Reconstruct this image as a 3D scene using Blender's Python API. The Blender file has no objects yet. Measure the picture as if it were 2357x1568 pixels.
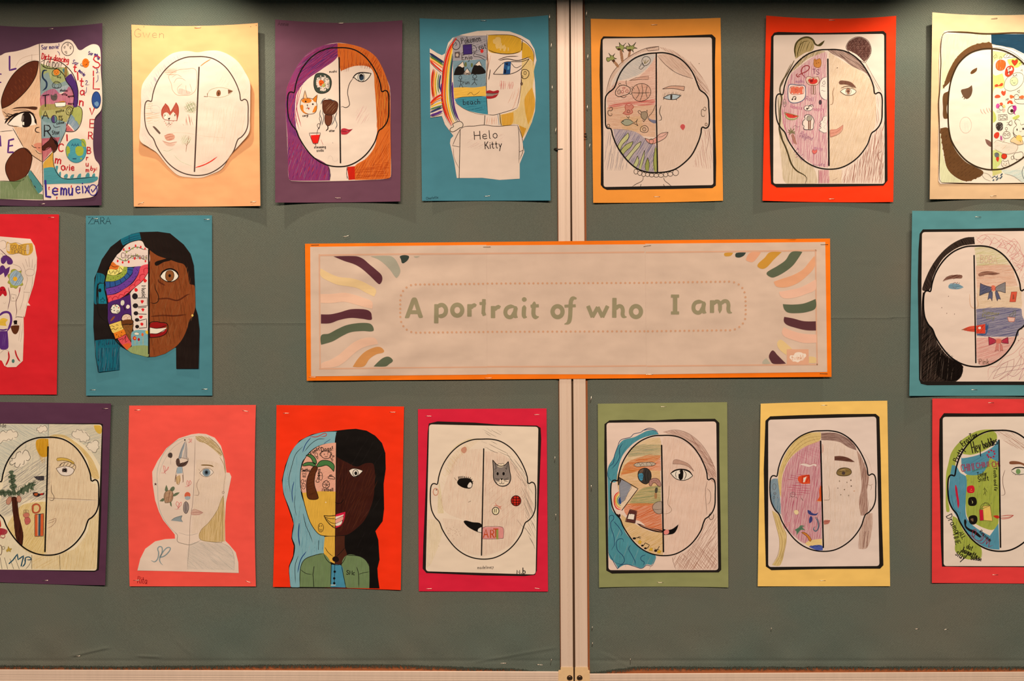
import bpy, math, random
import numpy as np
from mathutils import Vector, Matrix
from mathutils.geometry import delaunay_2d_cdt

SC = bpy.context.scene
COL = SC.collection
rnd = random.Random(7)
S = 0.0007                 # metres per photo pixel on the board (an A4 sheet is about 300 px wide)
CAM_D = 2.0                # camera distance from the board

# ---------------------------------------------------------------- camera, world, lights, exposure
cam = bpy.data.cameras.new('camera')
cam.sensor_width = 36.0
cam.lens = 36.0 * CAM_D / (2357 * S)
cam_o = bpy.data.objects.new('camera', cam)
cam_o.location = (0, -CAM_D, 0)
cam_o.rotation_euler = (math.radians(90), 0, 0)
COL.objects.link(cam_o)
SC.camera = cam_o
SC.view_settings.view_transform = 'Standard'
SC.view_settings.look = 'None'
SC.view_settings.gamma = 1.0
SC.view_settings.use_curve_mapping = False
SC.view_settings.exposure = 0.0
SC.cycles.transparent_max_bounces = 64

world = bpy.data.worlds.new('world')
SC.world = world
world.use_nodes = True
bg = world.node_tree.nodes['Background']
bg.inputs[0].default_value = (0.55, 0.75, 0.62, 1)
bg.inputs[1].default_value = 0.025

def P(px, py, h=0.0):
    """photo pixel -> point h metres in front of the board plane"""
    k = (CAM_D - h) / CAM_D
    return ((px - 1178.5) * S * k, -h, (784 - py) * S * k)

def area(name, loc, rot, sx, sy, power, color):
    l = bpy.data.lights.new(name, 'AREA'); l.shape = 'RECTANGLE'
    l.size = sx; l.size_y = sy; l.energy = power; l.color = color
    o = bpy.data.objects.new(name, l); o.location = loc; o.rotation_euler = rot
    COL.objects.link(o); return o

def spot(name, loc, tgt, deg, power, color, blend=0.6, rad=0.012):
    l = bpy.data.lights.new(name, 'SPOT'); l.spot_size = math.radians(deg); l.spot_blend = blend
    l.energy = power; l.color = color; l.shadow_soft_size = rad
    o = bpy.data.objects.new(name, l); o.location = loc
    d = Vector(tgt) - Vector(loc)
    o.rotation_euler = d.to_track_quat('-Z', 'Y').to_euler()
    COL.objects.link(o); return o

# ceiling panels of the room, in front of and above the board
area('ceiling_panel_light', (0.0, -4.2, 1.42), (math.radians(66), 0, 0), 3.4, 0.24, 204, (1.0, 0.67, 0.46))
# recessed downlights in the soffit over the board
for i, (lx, pw) in enumerate(((418, 8.2), (2215, 8.2))):
    x, _, z = P(lx, -246)
    spot('downlight', (x, -0.175, z), (x, -0.17, -1.0), 102, pw, (1.0, 0.75, 0.50), 0.45, 0.010)

# ---------------------------------------------------------------- colour and materials
def lin(hx):
    if len(hx) == 3: hx = ''.join(c * 2 for c in hx)
    o = []
    for i in (0, 2, 4):
        c = int(hx[i:i + 2], 16) / 255
        o.append(c / 12.92 if c <= 0.04045 else ((c + 0.055) / 1.055) ** 2.4)
    return o
WREF = lin('dbb99d')       # how plain white paper looks under the room's warm light
INKREF = lin('e8ccba')
def alb(hx, ref=INKREF):
    c = lin(hx)
    return [min(0.94, max(0.0025, c[i] / ref[i] * 0.80)) for i in range(3)]

def new_mat(name):
    m = bpy.data.materials.new(name); m.use_nodes = True
    nt = m.node_tree; nt.nodes.clear()
    out = nt.nodes.new('ShaderNodeOutputMaterial')
    b = nt.nodes.new('ShaderNodeBsdfPrincipled')
    nt.links.new(b.outputs[0], out.inputs[0])
    return m, nt, b, out
def N(nt, t, **k):
    n = nt.nodes.new('ShaderNode' + t)
    for a, v in k.items(): setattr(n, a, v)
    return n
def MATH(nt, op, a, b=None, clamp=False):
    n = N(nt, 'Math', operation=op); n.use_clamp = clamp
    for i, v in enumerate((a, b)):
        if v is None: continue
        if isinstance(v, (int, float)): n.inputs[i].default_value = v
        else: nt.links.new(v, n.inputs[i])
    return n.outputs[0]

def paper_bump(nt, b, amt):
    """soft cockling and fibre of paper, in metres, shared by paper and ink"""
    g = N(nt, 'NewGeometry')
    mp = N(nt, 'Mapping'); mp.inputs['Scale'].default_value = (9, 9, 14)
    nt.links.new(g.outputs['Position'], mp.inputs[0])
    n1 = N(nt, 'TexNoise'); n1.inputs['Scale'].default_value = 1.6; n1.inputs['Detail'].default_value = 2
    nt.links.new(mp.outputs[0], n1.inputs[0])
    n2 = N(nt, 'TexNoise'); n2.inputs['Scale'].default_value = 900; n2.inputs['Detail'].default_value = 2
    nt.links.new(g.outputs['Position'], n2.inputs[0])
    h = MATH(nt, 'ADD', MATH(nt, 'MULTIPLY', n1.outputs[0], 1.0), MATH(nt, 'MULTIPLY', n2.outputs[0], 0.012))
    bp = N(nt, 'Bump'); bp.inputs['Strength'].default_value = 1.0; bp.inputs['Distance'].default_value = amt
    nt.links.new(h, bp.inputs['Height'])
    nt.links.new(bp.outputs[0], b.inputs['Normal'])

_pm = {}
def paper_mat(hx, kind='card', rough=0.75, amt=0.0035):
    key = (hx, kind)
    if key in _pm: return _pm[key]
    m, nt, b, out = new_mat(kind + '_' + 'paper')
    c = alb(hx, WREF if kind == 'card' else INKREF)
    g = N(nt, 'NewGeometry')
    n = N(nt, 'TexNoise'); n.inputs['Scale'].default_value = 22; n.inputs['Detail'].default_value = 5
    nt.links.new(g.outputs['Position'], n.inputs[0])
    r = N(nt, 'ValToRGB')
    r.color_ramp.elements[0].position = 0.3; r.color_ramp.elements[1].position = 0.7
    r.color_ramp.elements[0].color = [v * 0.93 for v in c] + [1]
    r.color_ramp.elements[1].color = [min(1, v * 1.04) for v in c] + [1]
    nt.links.new(n.outputs[0], r.inputs[0])
    nt.links.new(r.outputs[0], b.inputs['Base Color'])
    b.inputs['Roughness'].default_value = rough
    b.inputs['Specular IOR Level'].default_value = 0.25
    paper_bump(nt, b, amt)
    _pm[key] = m
    return m

def ink_mat():
    m, nt, b, out = new_mat('ink')
    a = N(nt, 'Attribute', attribute_name='ink'); s = N(nt, 'Attribute', attribute_name='streak')
    mp = N(nt, 'Mapping'); mp.inputs['Scale'].default_value = (0.035, 0.62, 1)
    nt.links.new(s.outputs['Vector'], mp.inputs[0])
    n = N(nt, 'TexNoise'); n.inputs['Scale'].default_value = 1.0; n.inputs['Detail'].default_value = 3; n.inputs['Roughness'].default_value = 0.7
    nt.links.new(mp.outputs[0], n.inputs[0])
    g = N(nt, 'TexNoise'); g.inputs['Scale'].default_value = 0.9; g.inputs['Detail'].default_value = 1
    nt.links.new(s.outputs['Vector'], g.inputs[0])
    ns = MATH(nt, 'MULTIPLY', MATH(nt, 'SUBTRACT', n.outputs[0], 0.5), 1.7)
    gs = MATH(nt, 'MULTIPLY', MATH(nt, 'SUBTRACT', g.outputs[0], 0.5), 0.5)
    mix = MATH(nt, 'ADD', ns, gs)
    # coverage: 0.5 -> half covered, 1 -> solid
    cov = MATH(nt, 'ADD', MATH(nt, 'MULTIPLY', a.outputs['Alpha'], 1.9), -0.45)
    al = MATH(nt, 'ADD', cov, MATH(nt, 'MULTIPLY', mix, 1.0), clamp=True)
    al = MATH(nt, 'MULTIPLY', al, MATH(nt, 'POWER', a.outputs['Alpha'], 1.08), clamp=True)
    # a marker leaves darker and lighter passes
    v = MATH(nt, 'ADD', MATH(nt, 'MULTIPLY', ns, -0.45), 1.0)
    vm = N(nt, 'VectorMath', operation='SCALE')
    nt.links.new(a.outputs['Color'], vm.inputs[0]); nt.links.new(v, vm.inputs['Scale'])
    nt.links.new(vm.outputs[0], b.inputs['Base Color'])
    b.inputs['Roughness'].default_value = 0.6
    b.inputs['Specular IOR Level'].default_value = 0.08
    paper_bump(nt, b, 0.0035)
    tr = N(nt, 'BsdfTransparent'); mx = N(nt, 'MixShader')
    nt.links.new(al, mx.inputs[0]); nt.links.new(tr.outputs[0], mx.inputs[1]); nt.links.new(b.outputs[0], mx.inputs[2])
    nt.links.new(mx.outputs[0], out.inputs[0])
    return m
def solid_ink_mat():
    m, nt, b, out = new_mat('solid_ink')
    a = N(nt, 'Attribute', attribute_name='ink')
    nt.links.new(a.outputs['Color'], b.inputs['Base Color'])
    b.inputs['Roughness'].default_value = 0.6
    b.inputs['Specular IOR Level'].default_value = 0.08
    paper_bump(nt, b, 0.0035)
    return m
INK = ink_mat(); SOLID = solid_ink_mat()

def metal_mat(name, col, rough, metallic=1.0, streaks=False):
    m, nt, b, out = new_mat(name)
    b.inputs['Base Color'].default_value = (*col, 1)
    b.inputs['Metallic'].default_value = metallic
    b.inputs['Roughness'].default_value = rough
    g = N(nt, 'NewGeometry'); mp = N(nt, 'Mapping')
    mp.inputs['Scale'].default_value = (150, 150, 4) if streaks else (300, 300, 300)
    nt.links.new(g.outputs['Position'], mp.inputs[0])
    n = N(nt, 'TexNoise'); n.inputs['Scale'].default_value = 1; n.inputs['Detail'].default_value = 2
    nt.links.new(mp.outputs[0], n.inputs[0])
    r = N(nt, 'ValToRGB')
    r.color_ramp.elements[0].color = [v * 0.9 for v in col] + [1]
    r.color_ramp.elements[1].color = [min(1, v * 1.06) for v in col] + [1]
    nt.links.new(n.outputs[0], r.inputs[0]); nt.links.new(r.outputs[0], b.inputs['Base Color'])
    bp = N(nt, 'Bump'); bp.inputs['Distance'].default_value = 0.00006; bp.inputs['Strength'].default_value = 0.5
    nt.links.new(n.outputs[0], bp.inputs['Height']); nt.links.new(bp.outputs[0], b.inputs['Normal'])
    return m

def fabric_mat():
    m, nt, b, out = new_mat('board_fabric')
    g = N(nt, 'NewGeometry'); sp = N(nt, 'SeparateXYZ')
    nt.links.new(g.outputs['Position'], sp.inputs[0])
    wob = N(nt, 'TexNoise'); wob.inputs['Scale'].default_value = 60; wob.inputs['Detail'].default_value = 2
    nt.links.new(g.outputs['Position'], wob.inputs[0])
    # knitted chevrons lying on their side, 4.5 mm apart, 7.4 mm high
    x = MATH(nt, 'PINGPONG', MATH(nt, 'ADD', sp.outputs['Z'], 10.0), 0.0037)
    z = MATH(nt, 'ADD', sp.outputs['X'], MATH(nt, 'MULTIPLY', x, 1.15))
    z = MATH(nt, 'ADD', z, MATH(nt, 'MULTIPLY', wob.outputs[0], 0.0016))
    w = MATH(nt, 'SINE', MATH(nt, 'MULTIPLY', z, 2 * math.pi / 0.0045))
    fine = N(nt, 'TexNoise'); fine.inputs['Scale'].default_value = 1000; fine.inputs['Detail'].default_value = 3
    nt.links.new(g.outputs['Position'], fine.inputs[0])
    vor = N(nt, 'TexVoronoi'); vor.inputs['Scale'].default_value = 16
    nt.links.new(g.outputs['Position'], vor.inputs[0])
    pit = MATH(nt, 'LESS_THAN', vor.outputs['Distance'], 0.022)
    h = MATH(nt, 'ADD', MATH(nt, 'MULTIPLY', w, 0.12), MATH(nt, 'MULTIPLY', fine.outputs[0], 0.75))
    h = MATH(nt, 'SUBTRACT', h, MATH(nt, 'MULTIPLY', pit, 1.5))
    bp = N(nt, 'Bump'); bp.inputs['Distance'].default_value = 0.0006; bp.inputs['Strength'].default_value = 0.9
    nt.links.new(h, bp.inputs['Height']); nt.links.new(bp.outputs[0], b.inputs['Normal'])
    big = N(nt, 'TexNoise'); big.inputs['Scale'].default_value = 5; big.inputs['Detail'].default_value = 4
    nt.links.new(g.outputs['Position'], big.inputs[0])
    r = N(nt, 'ValToRGB')
    r.color_ramp.elements[0].position = 0.32; r.color_ramp.elements[1].position = 0.72
    r.color_ramp.elements[0].color = (0.108, 0.172, 0.170, 1)
    r.color_ramp.elements[1].color = (0.150, 0.180, 0.166, 1)
    nt.links.new(big.outputs[0], r.inputs[0])
    mx = N(nt, 'MixRGB', blend_type='MULTIPLY'); mx.inputs[0].default_value = 0.55
    cr = N(nt, 'ValToRGB'); cr.color_ramp.elements[0].position = 0.25; cr.color_ramp.elements[1].position = 0.75
    cr.color_ramp.elements[0].color = (0.55, 0.55, 0.55, 1); cr.color_ramp.elements[1].color = (1.3, 1.3, 1.3, 1)
    nt.links.new(fine.outputs[0], cr.inputs[0])
    nt.links.new(r.outputs[0], mx.inputs[1]); nt.links.new(cr.outputs[0], mx.inputs[2])
    nt.links.new(mx.outputs[0], b.inputs['Base Color'])
    b.inputs['Roughness'].default_value = 0.85
    b.inputs['Specular IOR Level'].default_value = 0.3
    b.inputs['Sheen Weight'].default_value = 0.12
    return m
FABRIC = fabric_mat()
ALU = metal_mat('painted_aluminium', (0.74, 0.69, 0.65), 0.30, 0.0, True)
PLASTIC = metal_mat('cream_plastic', (0.80, 0.66, 0.42), 0.5, 0.0)
STEEL = metal_mat('staple_steel', (0.80, 0.78, 0.74), 0.28, 1.0)
BRASSY = metal_mat('screw_metal', (0.12, 0.08, 0.05), 0.35, 0.8)
BLACKP = metal_mat('black_plastic', (0.01, 0.01, 0.01), 0.5, 0.0)
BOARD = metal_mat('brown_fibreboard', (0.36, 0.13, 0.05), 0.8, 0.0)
GAP = metal_mat('dark_brown_wood', (0.11, 0.065, 0.035), 0.8, 0.0)  # dark brown backing wood between the posts
THREAD = metal_mat('fabric_thread', (0.055, 0.09, 0.082), 0.9, 0.0)
PAINT = metal_mat('soffit_paint', (0.5, 0.48, 0.44), 0.8, 0.0)

# ---------------------------------------------------------------- object helpers
def link(o, parent=None):
    COL.objects.link(o)
    if parent is not None: o.parent = parent
    return o
def pinv(p):
    # parts are laid out in world space: undo the root's own location, parts of parts need nothing
    return Matrix.Translation(-p.location) if p.parent is None else Matrix.Identity(4)
def mesh_obj(name, verts, faces, mat, parent=None, smooth=True):
    me = bpy.data.meshes.new(name)
    me.from_pydata([tuple(v) for v in verts], [], faces)
    me.materials.append(mat)
    if smooth: me.polygons.foreach_set('use_smooth', [True] * len(me.polygons))
    me.update()
    o = bpy.data.objects.new(name, me)
    link(o, parent)
    if parent is not None: o.matrix_parent_inverse = pinv(parent)
    return o
def thing(name, label, cat, loc, group=None):
    o = bpy.data.objects.new(name, None); o.empty_display_size = 0.02
    o.location = loc
    COL.objects.link(o)
    o['label'] = label; o['category'] = cat
    if group: o['group'] = group
    return o
def box(vs, fs, x0, y0, z0, x1, y1, z1):
    n = len(vs)
    vs += [(x0, y0, z0), (x1, y0, z0), (x1, y1, z0), (x0, y1, z0), (x0, y0, z1), (x1, y0, z1), (x1, y1, z1), (x0, y1, z1)]
    fs += [tuple(n + i for i in f) for f in ((0, 1, 5, 4), (1, 2, 6, 5), (2, 3, 7, 6), (3, 0, 4, 7), (4, 5, 6, 7), (3, 2, 1, 0))]

# ---------------------------------------------------------------- curves and tessellation (photo-pixel plane)
def catmull(p, closed, step=3.5):
    """smooth curve through the points; sharp turns stay corners and nothing overshoots"""
    p = np.asarray(p, float); n = len(p)
    if n < 3: return resample(p, closed, step)
    nx, pv = np.roll(p, -1, 0), np.roll(p, 1, 0)
    d1, d0 = nx - p, p - pv
    l1, l0 = np.hypot(*d1.T), np.hypot(*d0.T)
    cosang = (d1 * d0).sum(1) / np.maximum(l1 * l0, 1e-9)
    m = (d1 + d0); m /= np.maximum(np.hypot(*m.T), 1e-9)[:, None]
    small = np.minimum(l0, l1) < 9
    m[(cosang < 0.12) & ~small] = 0; m[(cosang < -0.35) & small] = 0
    if not closed: m[0] = d1[0] / max(l1[0], 1e-9); m[-1] = d0[-1] / max(l0[-1], 1e-9)
    out = []
    for i in range(n if closed else n - 1):
        j = (i + 1) % n; L = l1[i]; k = max(1, int(math.ceil(L / step)))
        t = (np.arange(k) / k)[:, None]; t2, t3 = t * t, t * t * t
        out.append((2 * t3 - 3 * t2 + 1) * p[i] + (t3 - 2 * t2 + t) * m[i] * L + (-2 * t3 + 3 * t2) * p[j] + (t3 - t2) * m[j] * L)
    if not closed: out.append(p[-1:])
    return np.vstack(out)
def resample(p, closed, step=5.0):
    p = np.asarray(p, float); n = len(p); out = []
    for i in range(n if closed else n - 1):
        b, c = p[i], p[(i + 1) % n]
        k = max(1, int(math.ceil(np.hypot(*(c - b)) / step)))
        t = (np.arange(k) / k)[:, None]
        out.append(b + (c - b) * t)
    if not closed: out.append(p[-1:])
    return np.vstack(out)
def inside(poly, q):
    x, y = q[:, 0][:, None], q[:, 1][:, None]
    x0, y0 = poly[:, 0], poly[:, 1]; x1, y1 = np.roll(x0, -1), np.roll(y0, -1)
    with np.errstate(divide='ignore', invalid='ignore'):
        c = ((y0 > y) != (y1 > y)) & (x < (x1 - x0) * (y - y0) / (y1 - y0) + x0)
    return (c.sum(1) % 2) == 1
def snap_inside(poly, q):
    """ink ends at the edge of its paper"""
    q = q.copy(); bad = np.nonzero(~inside(poly, q))[0]
    a = poly; d = np.roll(poly, -1, 0) - a; dd = np.maximum((d * d).sum(1), 1e-9)
    for i in range(0, len(bad), 500):
        k = bad[i:i + 500]; w = q[k][:, None, :] - a[None]
        t = np.clip((w * d[None]).sum(2) / dd, 0, 1); c = a[None] + d[None] * t[..., None]
        r = ((q[k][:, None, :] - c) ** 2).sum(2); j = r.argmin(1)
        q[k] = c[np.arange(len(k)), j]
    return q
GRID = 9.0
def tess(poly, grid=GRID):
    """fill a closed outline, with lattice points inside so that it can follow a curled sheet"""
    x0, y0 = poly.min(0); x1, y1 = poly.max(0)
    pts = poly
    if x1 - x0 > grid and y1 - y0 > grid * 0.6:
        gx = np.arange(math.floor(x0 / grid) * grid, x1, grid); gy = np.arange(math.floor(y0 / grid) * grid, y1, grid)
        q = np.array(np.meshgrid(gx, gy)).reshape(2, -1).T
        q = q[inside(poly, q)]
        if len(q):
            keep = np.ones(len(q), bool)
            for i in range(0, len(q), 400):
                d = np.abs(q[i:i + 400, None, :] - poly[None]).max(2).min(1)
                keep[i:i + 400] = d > 1.5
            q = q[keep]
            pts = np.vstack([poly, q])
    n = len(poly)
    r = delaunay_2d_cdt([Vector((float(a), float(b))) for a, b in pts], [(i, (i + 1) % n) for i in range(n)], [], 1, 1e-4)
    v = np.array([(a[0], a[1]) for a in r[0]]); f = [tuple(t) for t in r[2]]
    # output type 1 = triangles inside; orient faces towards the camera (clockwise in the y-down pixel plane)
    o = []
    for t in f:
        a, b, c = v[t[0]], v[t[1]], v[t[2]]
        cr = (b[0] - a[0]) * (c[1] - a[1]) - (b[1] - a[1]) * (c[0] - a[0])
        if abs(cr) < 1e-9: continue
        o.append(t if cr < 0 else (t[0], t[2], t[1]))
    return v, o
def ribbon(p, w, taper=False):
    p = np.asarray(p, float)
    if len(p) > 1:
        keep = np.r_[True, np.hypot(*(p[1:] - p[:-1]).T) > 1e-4]; p = p[keep]
    if len(p) < 2: return None
    ring = len(p) > 3 and np.hypot(*(p[0] - p[-1])) < 1e-3
    if w >= 6:                                         # even spacing keeps broad strokes clean
        d = np.r_[0, np.cumsum(np.hypot(*(p[1:] - p[:-1]).T))]; k = max(3, int(d[-1] / 1.5))
        u = np.linspace(0, d[-1], k + 1); p = np.c_[np.interp(u, d, p[:, 0]), np.interp(u, d, p[:, 1])]
    if ring:
        q = p[:-1]; t = np.roll(q, -1, 0) - np.roll(q, 1, 0)
    else:
        q = p; t = np.vstack([q[1] - q[0], q[2:] - q[:-2], q[-1] - q[-2]]) if len(q) > 2 else np.vstack([q[1] - q[0]] * 2)
    if w >= 6 and len(t) > 8:
        for _ in range(3):
            m = (np.roll(t, 1, 0) + 2 * t + np.roll(t, -1, 0)) / 4
            if not ring: m[0], m[-1] = t[0], t[-1]
            t = m
    t = t / np.maximum(np.hypot(t[:, 0], t[:, 1]), 1e-9)[:, None]
    nrm = np.c_[-t[:, 1], t[:, 0]]
    ww = np.full(len(q), w / 2.0)
    if ring: A, nn = np.vstack([q, q[:1]]), np.vstack([nrm, nrm[:1]]); ww = np.r_[ww, ww[0]]
    else:
        if taper: ww *= np.interp(np.linspace(0, 1, len(q)), [0, .12, .85, 1], [.45, 1, 1, .25])
        c = w * (0.28 if w < 6 else 0.10); e = 0.55 if w < 6 else 0.80      # rounded ends
        A = np.vstack([q[0] - t[0] * c, q, q[-1] + t[-1] * c]); nn = np.vstack([nrm[0], nrm, nrm[-1]]); ww = np.r_[ww[0] * e, ww, ww[-1] * e]
    l = A + nn * ww[:, None]; r = A - nn * ww[:, None]
    v = np.empty((2 * len(A), 2)); v[0::2] = l; v[1::2] = r
    f = [(2 * i, 2 * i + 1, 2 * i + 3, 2 * i + 2) for i in range(len(A) - 1)]
    d = np.r_[0, np.cumsum(np.hypot(*(A[1:] - A[:-1]).T))]
    st = np.zeros((len(v), 2)); st[0::2, 0] = d; st[1::2, 0] = d; st[0::2, 1] = w / 2; st[1::2, 1] = -w / 2
    return v, f, st

# ---------------------------------------------------------------- single-stroke handwriting
FONT = {
'A':'0 10 4 0 8 10;1.5 6.3 6.5 6.3','B':'1 0 1 10;1 0 5 .5 6 2.5 5 4.5 1 5;1 5 6 5.5 7 7.7 5.5 9.7 1 10','C':'7 1.5 5 0 2.5 .5 1 3 1 7 2.5 9.5 5 10 7 8.5',
'D':'1 0 1 10;1 0 5 1 7 4 6.5 8 4 9.8 1 10','E':'6.5 0 1 0 1 10 6.8 10;1 5 5.5 5','F':'6.5 0 1 0 1 10;1 5 5.5 5','G':'7 1.5 5 0 2.5 .5 1 3 1 7 2.5 9.5 5 10 7 8.5 7 5.8 4.5 5.8',
'H':'1 0 1 10;7 0 7 10;1 5 7 5','I':'1.5 0 1.5 10','J':'6 0 6 8 4.5 10 2 9.5 1 8','K':'1 0 1 10;6.5 0 1 6;3 4.5 7 10','L':'1 0 1 10 6.5 10','M':'1 10 1.2 0 4.5 7 7.8 0 8 10',
'N':'1 10 1 0 7 10 7 0','O':'4 0 2 1 1 4 1 7 2.5 9.5 4.5 10 6.5 8.5 7.5 5 6.5 1.5 4 0','P':'1 10 1 0 5 .5 6.8 2.8 5 5 1 5.6','Q':'4 0 1.5 1.5 1 6 2.5 9.5 5 9.5 7 6 6.5 1.5 4 0;5 8 8 11',
'R':'1 10 1 0 5 .5 6.5 2.8 5 5 1 5.5;3.5 5.3 7 10','S':'6.5 1.5 4.5 0 2 .8 1.3 3 3 4.7 5.5 5.6 6.8 7.5 5.5 9.5 3 10 1 8.7','T':'0 0 7 0;3.5 0 3.5 10','U':'1 0 1 7 2.5 9.7 5 9.7 6.8 7 7 0',
'V':'0 0 3.5 10 7 0','W':'0 0 2.3 10 4.5 3 6.7 10 9 0','X':'0 0 7 10;7 0 0 10','Y':'0 0 3.5 5 3.5 10;7 0 3.5 5','Z':'0 .5 7 0 0 10 7 9.7',
'a':'5.6 5 3.5 4 1.2 5.3 1 8 2.5 10 4.3 9.4 5.6 7.3 5.6 4.5 5.8 9 6.6 10','b':'1 0 1 10;1 6 3 4.4 5.3 5.3 5.6 8 4 10 1 9','c':'5.2 5 3.3 4 1.3 5.5 1.2 8.3 3 10 5.3 9.3','d':'5.6 0 5.6 10;5.6 5.5 3.5 4 1.3 5.4 1.2 8.3 3 10 5.6 8.6',
'e':'1.2 7 5.5 6.7 4.8 4.6 3 4 1.2 5.5 1.2 8.5 3 10 5.5 9.3','f':'5 .8 3.6 0 2.4 1.5 2.4 10;.6 4.5 4.4 4.5','g':'5.5 5 3.3 4 1.2 5.5 1.5 8.5 3.5 9 5.5 7.5 5.5 4.5 5.5 12.5 3.5 14 1.2 13','h':'1 0 1 10;1 6.3 3 4.3 5 5 5.3 10',
'i':'1.3 4 1.3 10;1.3 1.6 1.4 2.1','j':'2.6 4 2.6 12.5 1 14 0 13;2.6 1.6 2.7 2.1','k':'1 0 1 10;5 4 1 7.5;2.5 6.5 5.3 10','l':'1.2 0 1.2 9.5 2.2 10','m':'1 4 1 10;1 6 2.6 4.2 4 5.2 4 10;4 6 5.8 4.2 7.3 5.2 7.5 10',
'n':'1 4 1 10;1 6.2 3 4.2 5 5.2 5.2 10','o':'3.3 4 1.4 5.2 1.2 8 3 10 5 9.2 5.6 6.5 4.7 4.5 3.3 4','p':'1 4 1 14;1 6 3 4.2 5.4 5.3 5.4 8 3.6 10 1 9','q':'5.5 5 3.3 4 1.2 5.5 1.2 8.5 3 10 5.5 8.5;5.5 4 5.5 14',
'r':'1 4 1 10;1 6.5 2.5 4.5 4.4 4.4','s':'4.8 4.8 3 4 1.4 5 2 6.6 4.3 7.5 4.8 9 3 10 1 9.3','t':'2.4 1 2.4 9 3.5 10 4.8 9.4;.6 4 4.6 4','u':'1 4 1 8 2.2 10 4.2 9.5 5.3 7.5;5.3 4 5.3 10','v':'.6 4 2.8 10 5.2 4',
'w':'.6 4 2.3 10 4 5 5.8 10 7.5 4','x':'.8 4 5.2 10;5.2 4 .8 10','y':'.8 4 3 9;5.5 4 3 9 1.2 14','z':'.8 4 5 4 .8 10 5.2 10','!':'1.5 0 1.5 7;1.5 9.5 1.6 10','.':'1 9.6 1.3 10','1':'.5 2 2 0 2 10','2':'.8 2 2.5 0 5 1 5 3.5 .8 10 5.6 10',
'3':'.8 .8 3.5 0 5 2 3 4.5 5.5 7 4 9.7 .8 9.5',"'":'1 0 1 2','-':'.6 6 4 6',':':'1 5 1 5.5;1 9.5 1 10'}
def text_strokes(s, x, y, size, ang, width=None):
    k = size / 10.0; kx = k
    if width:
        tot = sum((max(float(v) for st in FONT[c].split(';') for v in st.split()[0::2]) + 1.6) if c in FONT else 4.2 for c in s) - 1.6
        kx = width / tot
    ca, sa = math.cos(math.radians(ang)), math.sin(math.radians(ang)); cx = 0.0; out = []
    for ch in s:
        g = FONT.get(ch)
        if g is None: cx += 4.2; continue
        mx = 0
        for st in g.split(';'):
            a = np.array([float(t) for t in st.split()]).reshape(-1, 2); mx = max(mx, a[:, 0].max())
            q = np.c_[(a[:, 0] + cx) * kx, a[:, 1] * k]
            out.append(np.c_[x + q[:, 0] * ca - q[:, 1] * sa, y + q[:, 0] * sa + q[:, 1] * ca])
        cx += mx + 1.6
    return out

# printed head outline of the worksheet, in a unit box
HEAD = np.array([float(t) for t in '''560 292 500 295 440 312 380 342 320 392 270 455 235 520 212 590 203 640 196 657 182 652 162 652 148 672 142 720 142 780 145 820 155 870 182 923 215 960 240 1020
290 1100 350 1170 420 1220 500 1250 590 1258 670 1245 750 1205 820 1145 880 1060 905 990 918 963 945 945 978 905 997 850 1000 760 1000 690 990 650 968 638 948 650 938 645 930 590 905 520 865 445
815 380 760 335 700 305 630 292'''.split()]).reshape(-1, 2)
HEAD = (HEAD - (142, 292)) / (858, 966)

# ---------------------------------------------------------------- ink accumulator
class Ink:
    def __init__(self): self.v = []; self.f = []; self.fl = []; self.c = []; self.s = []; self.m = []; self.n = 0
    def add(self, v, f, st, col, dens, lay):
        self.v.append(np.c_[v, np.full(len(v), lay) if np.ndim(lay) == 0 else lay]); self.f += [tuple(i + self.n for i in t) for t in f]; self.fl.append(f)
        self.c.append(np.tile([*col, dens], (len(v), 1))); self.s.append(st); self.m += [1 if dens >= 0.995 else 0] * len(f); self.n += len(v)

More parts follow.
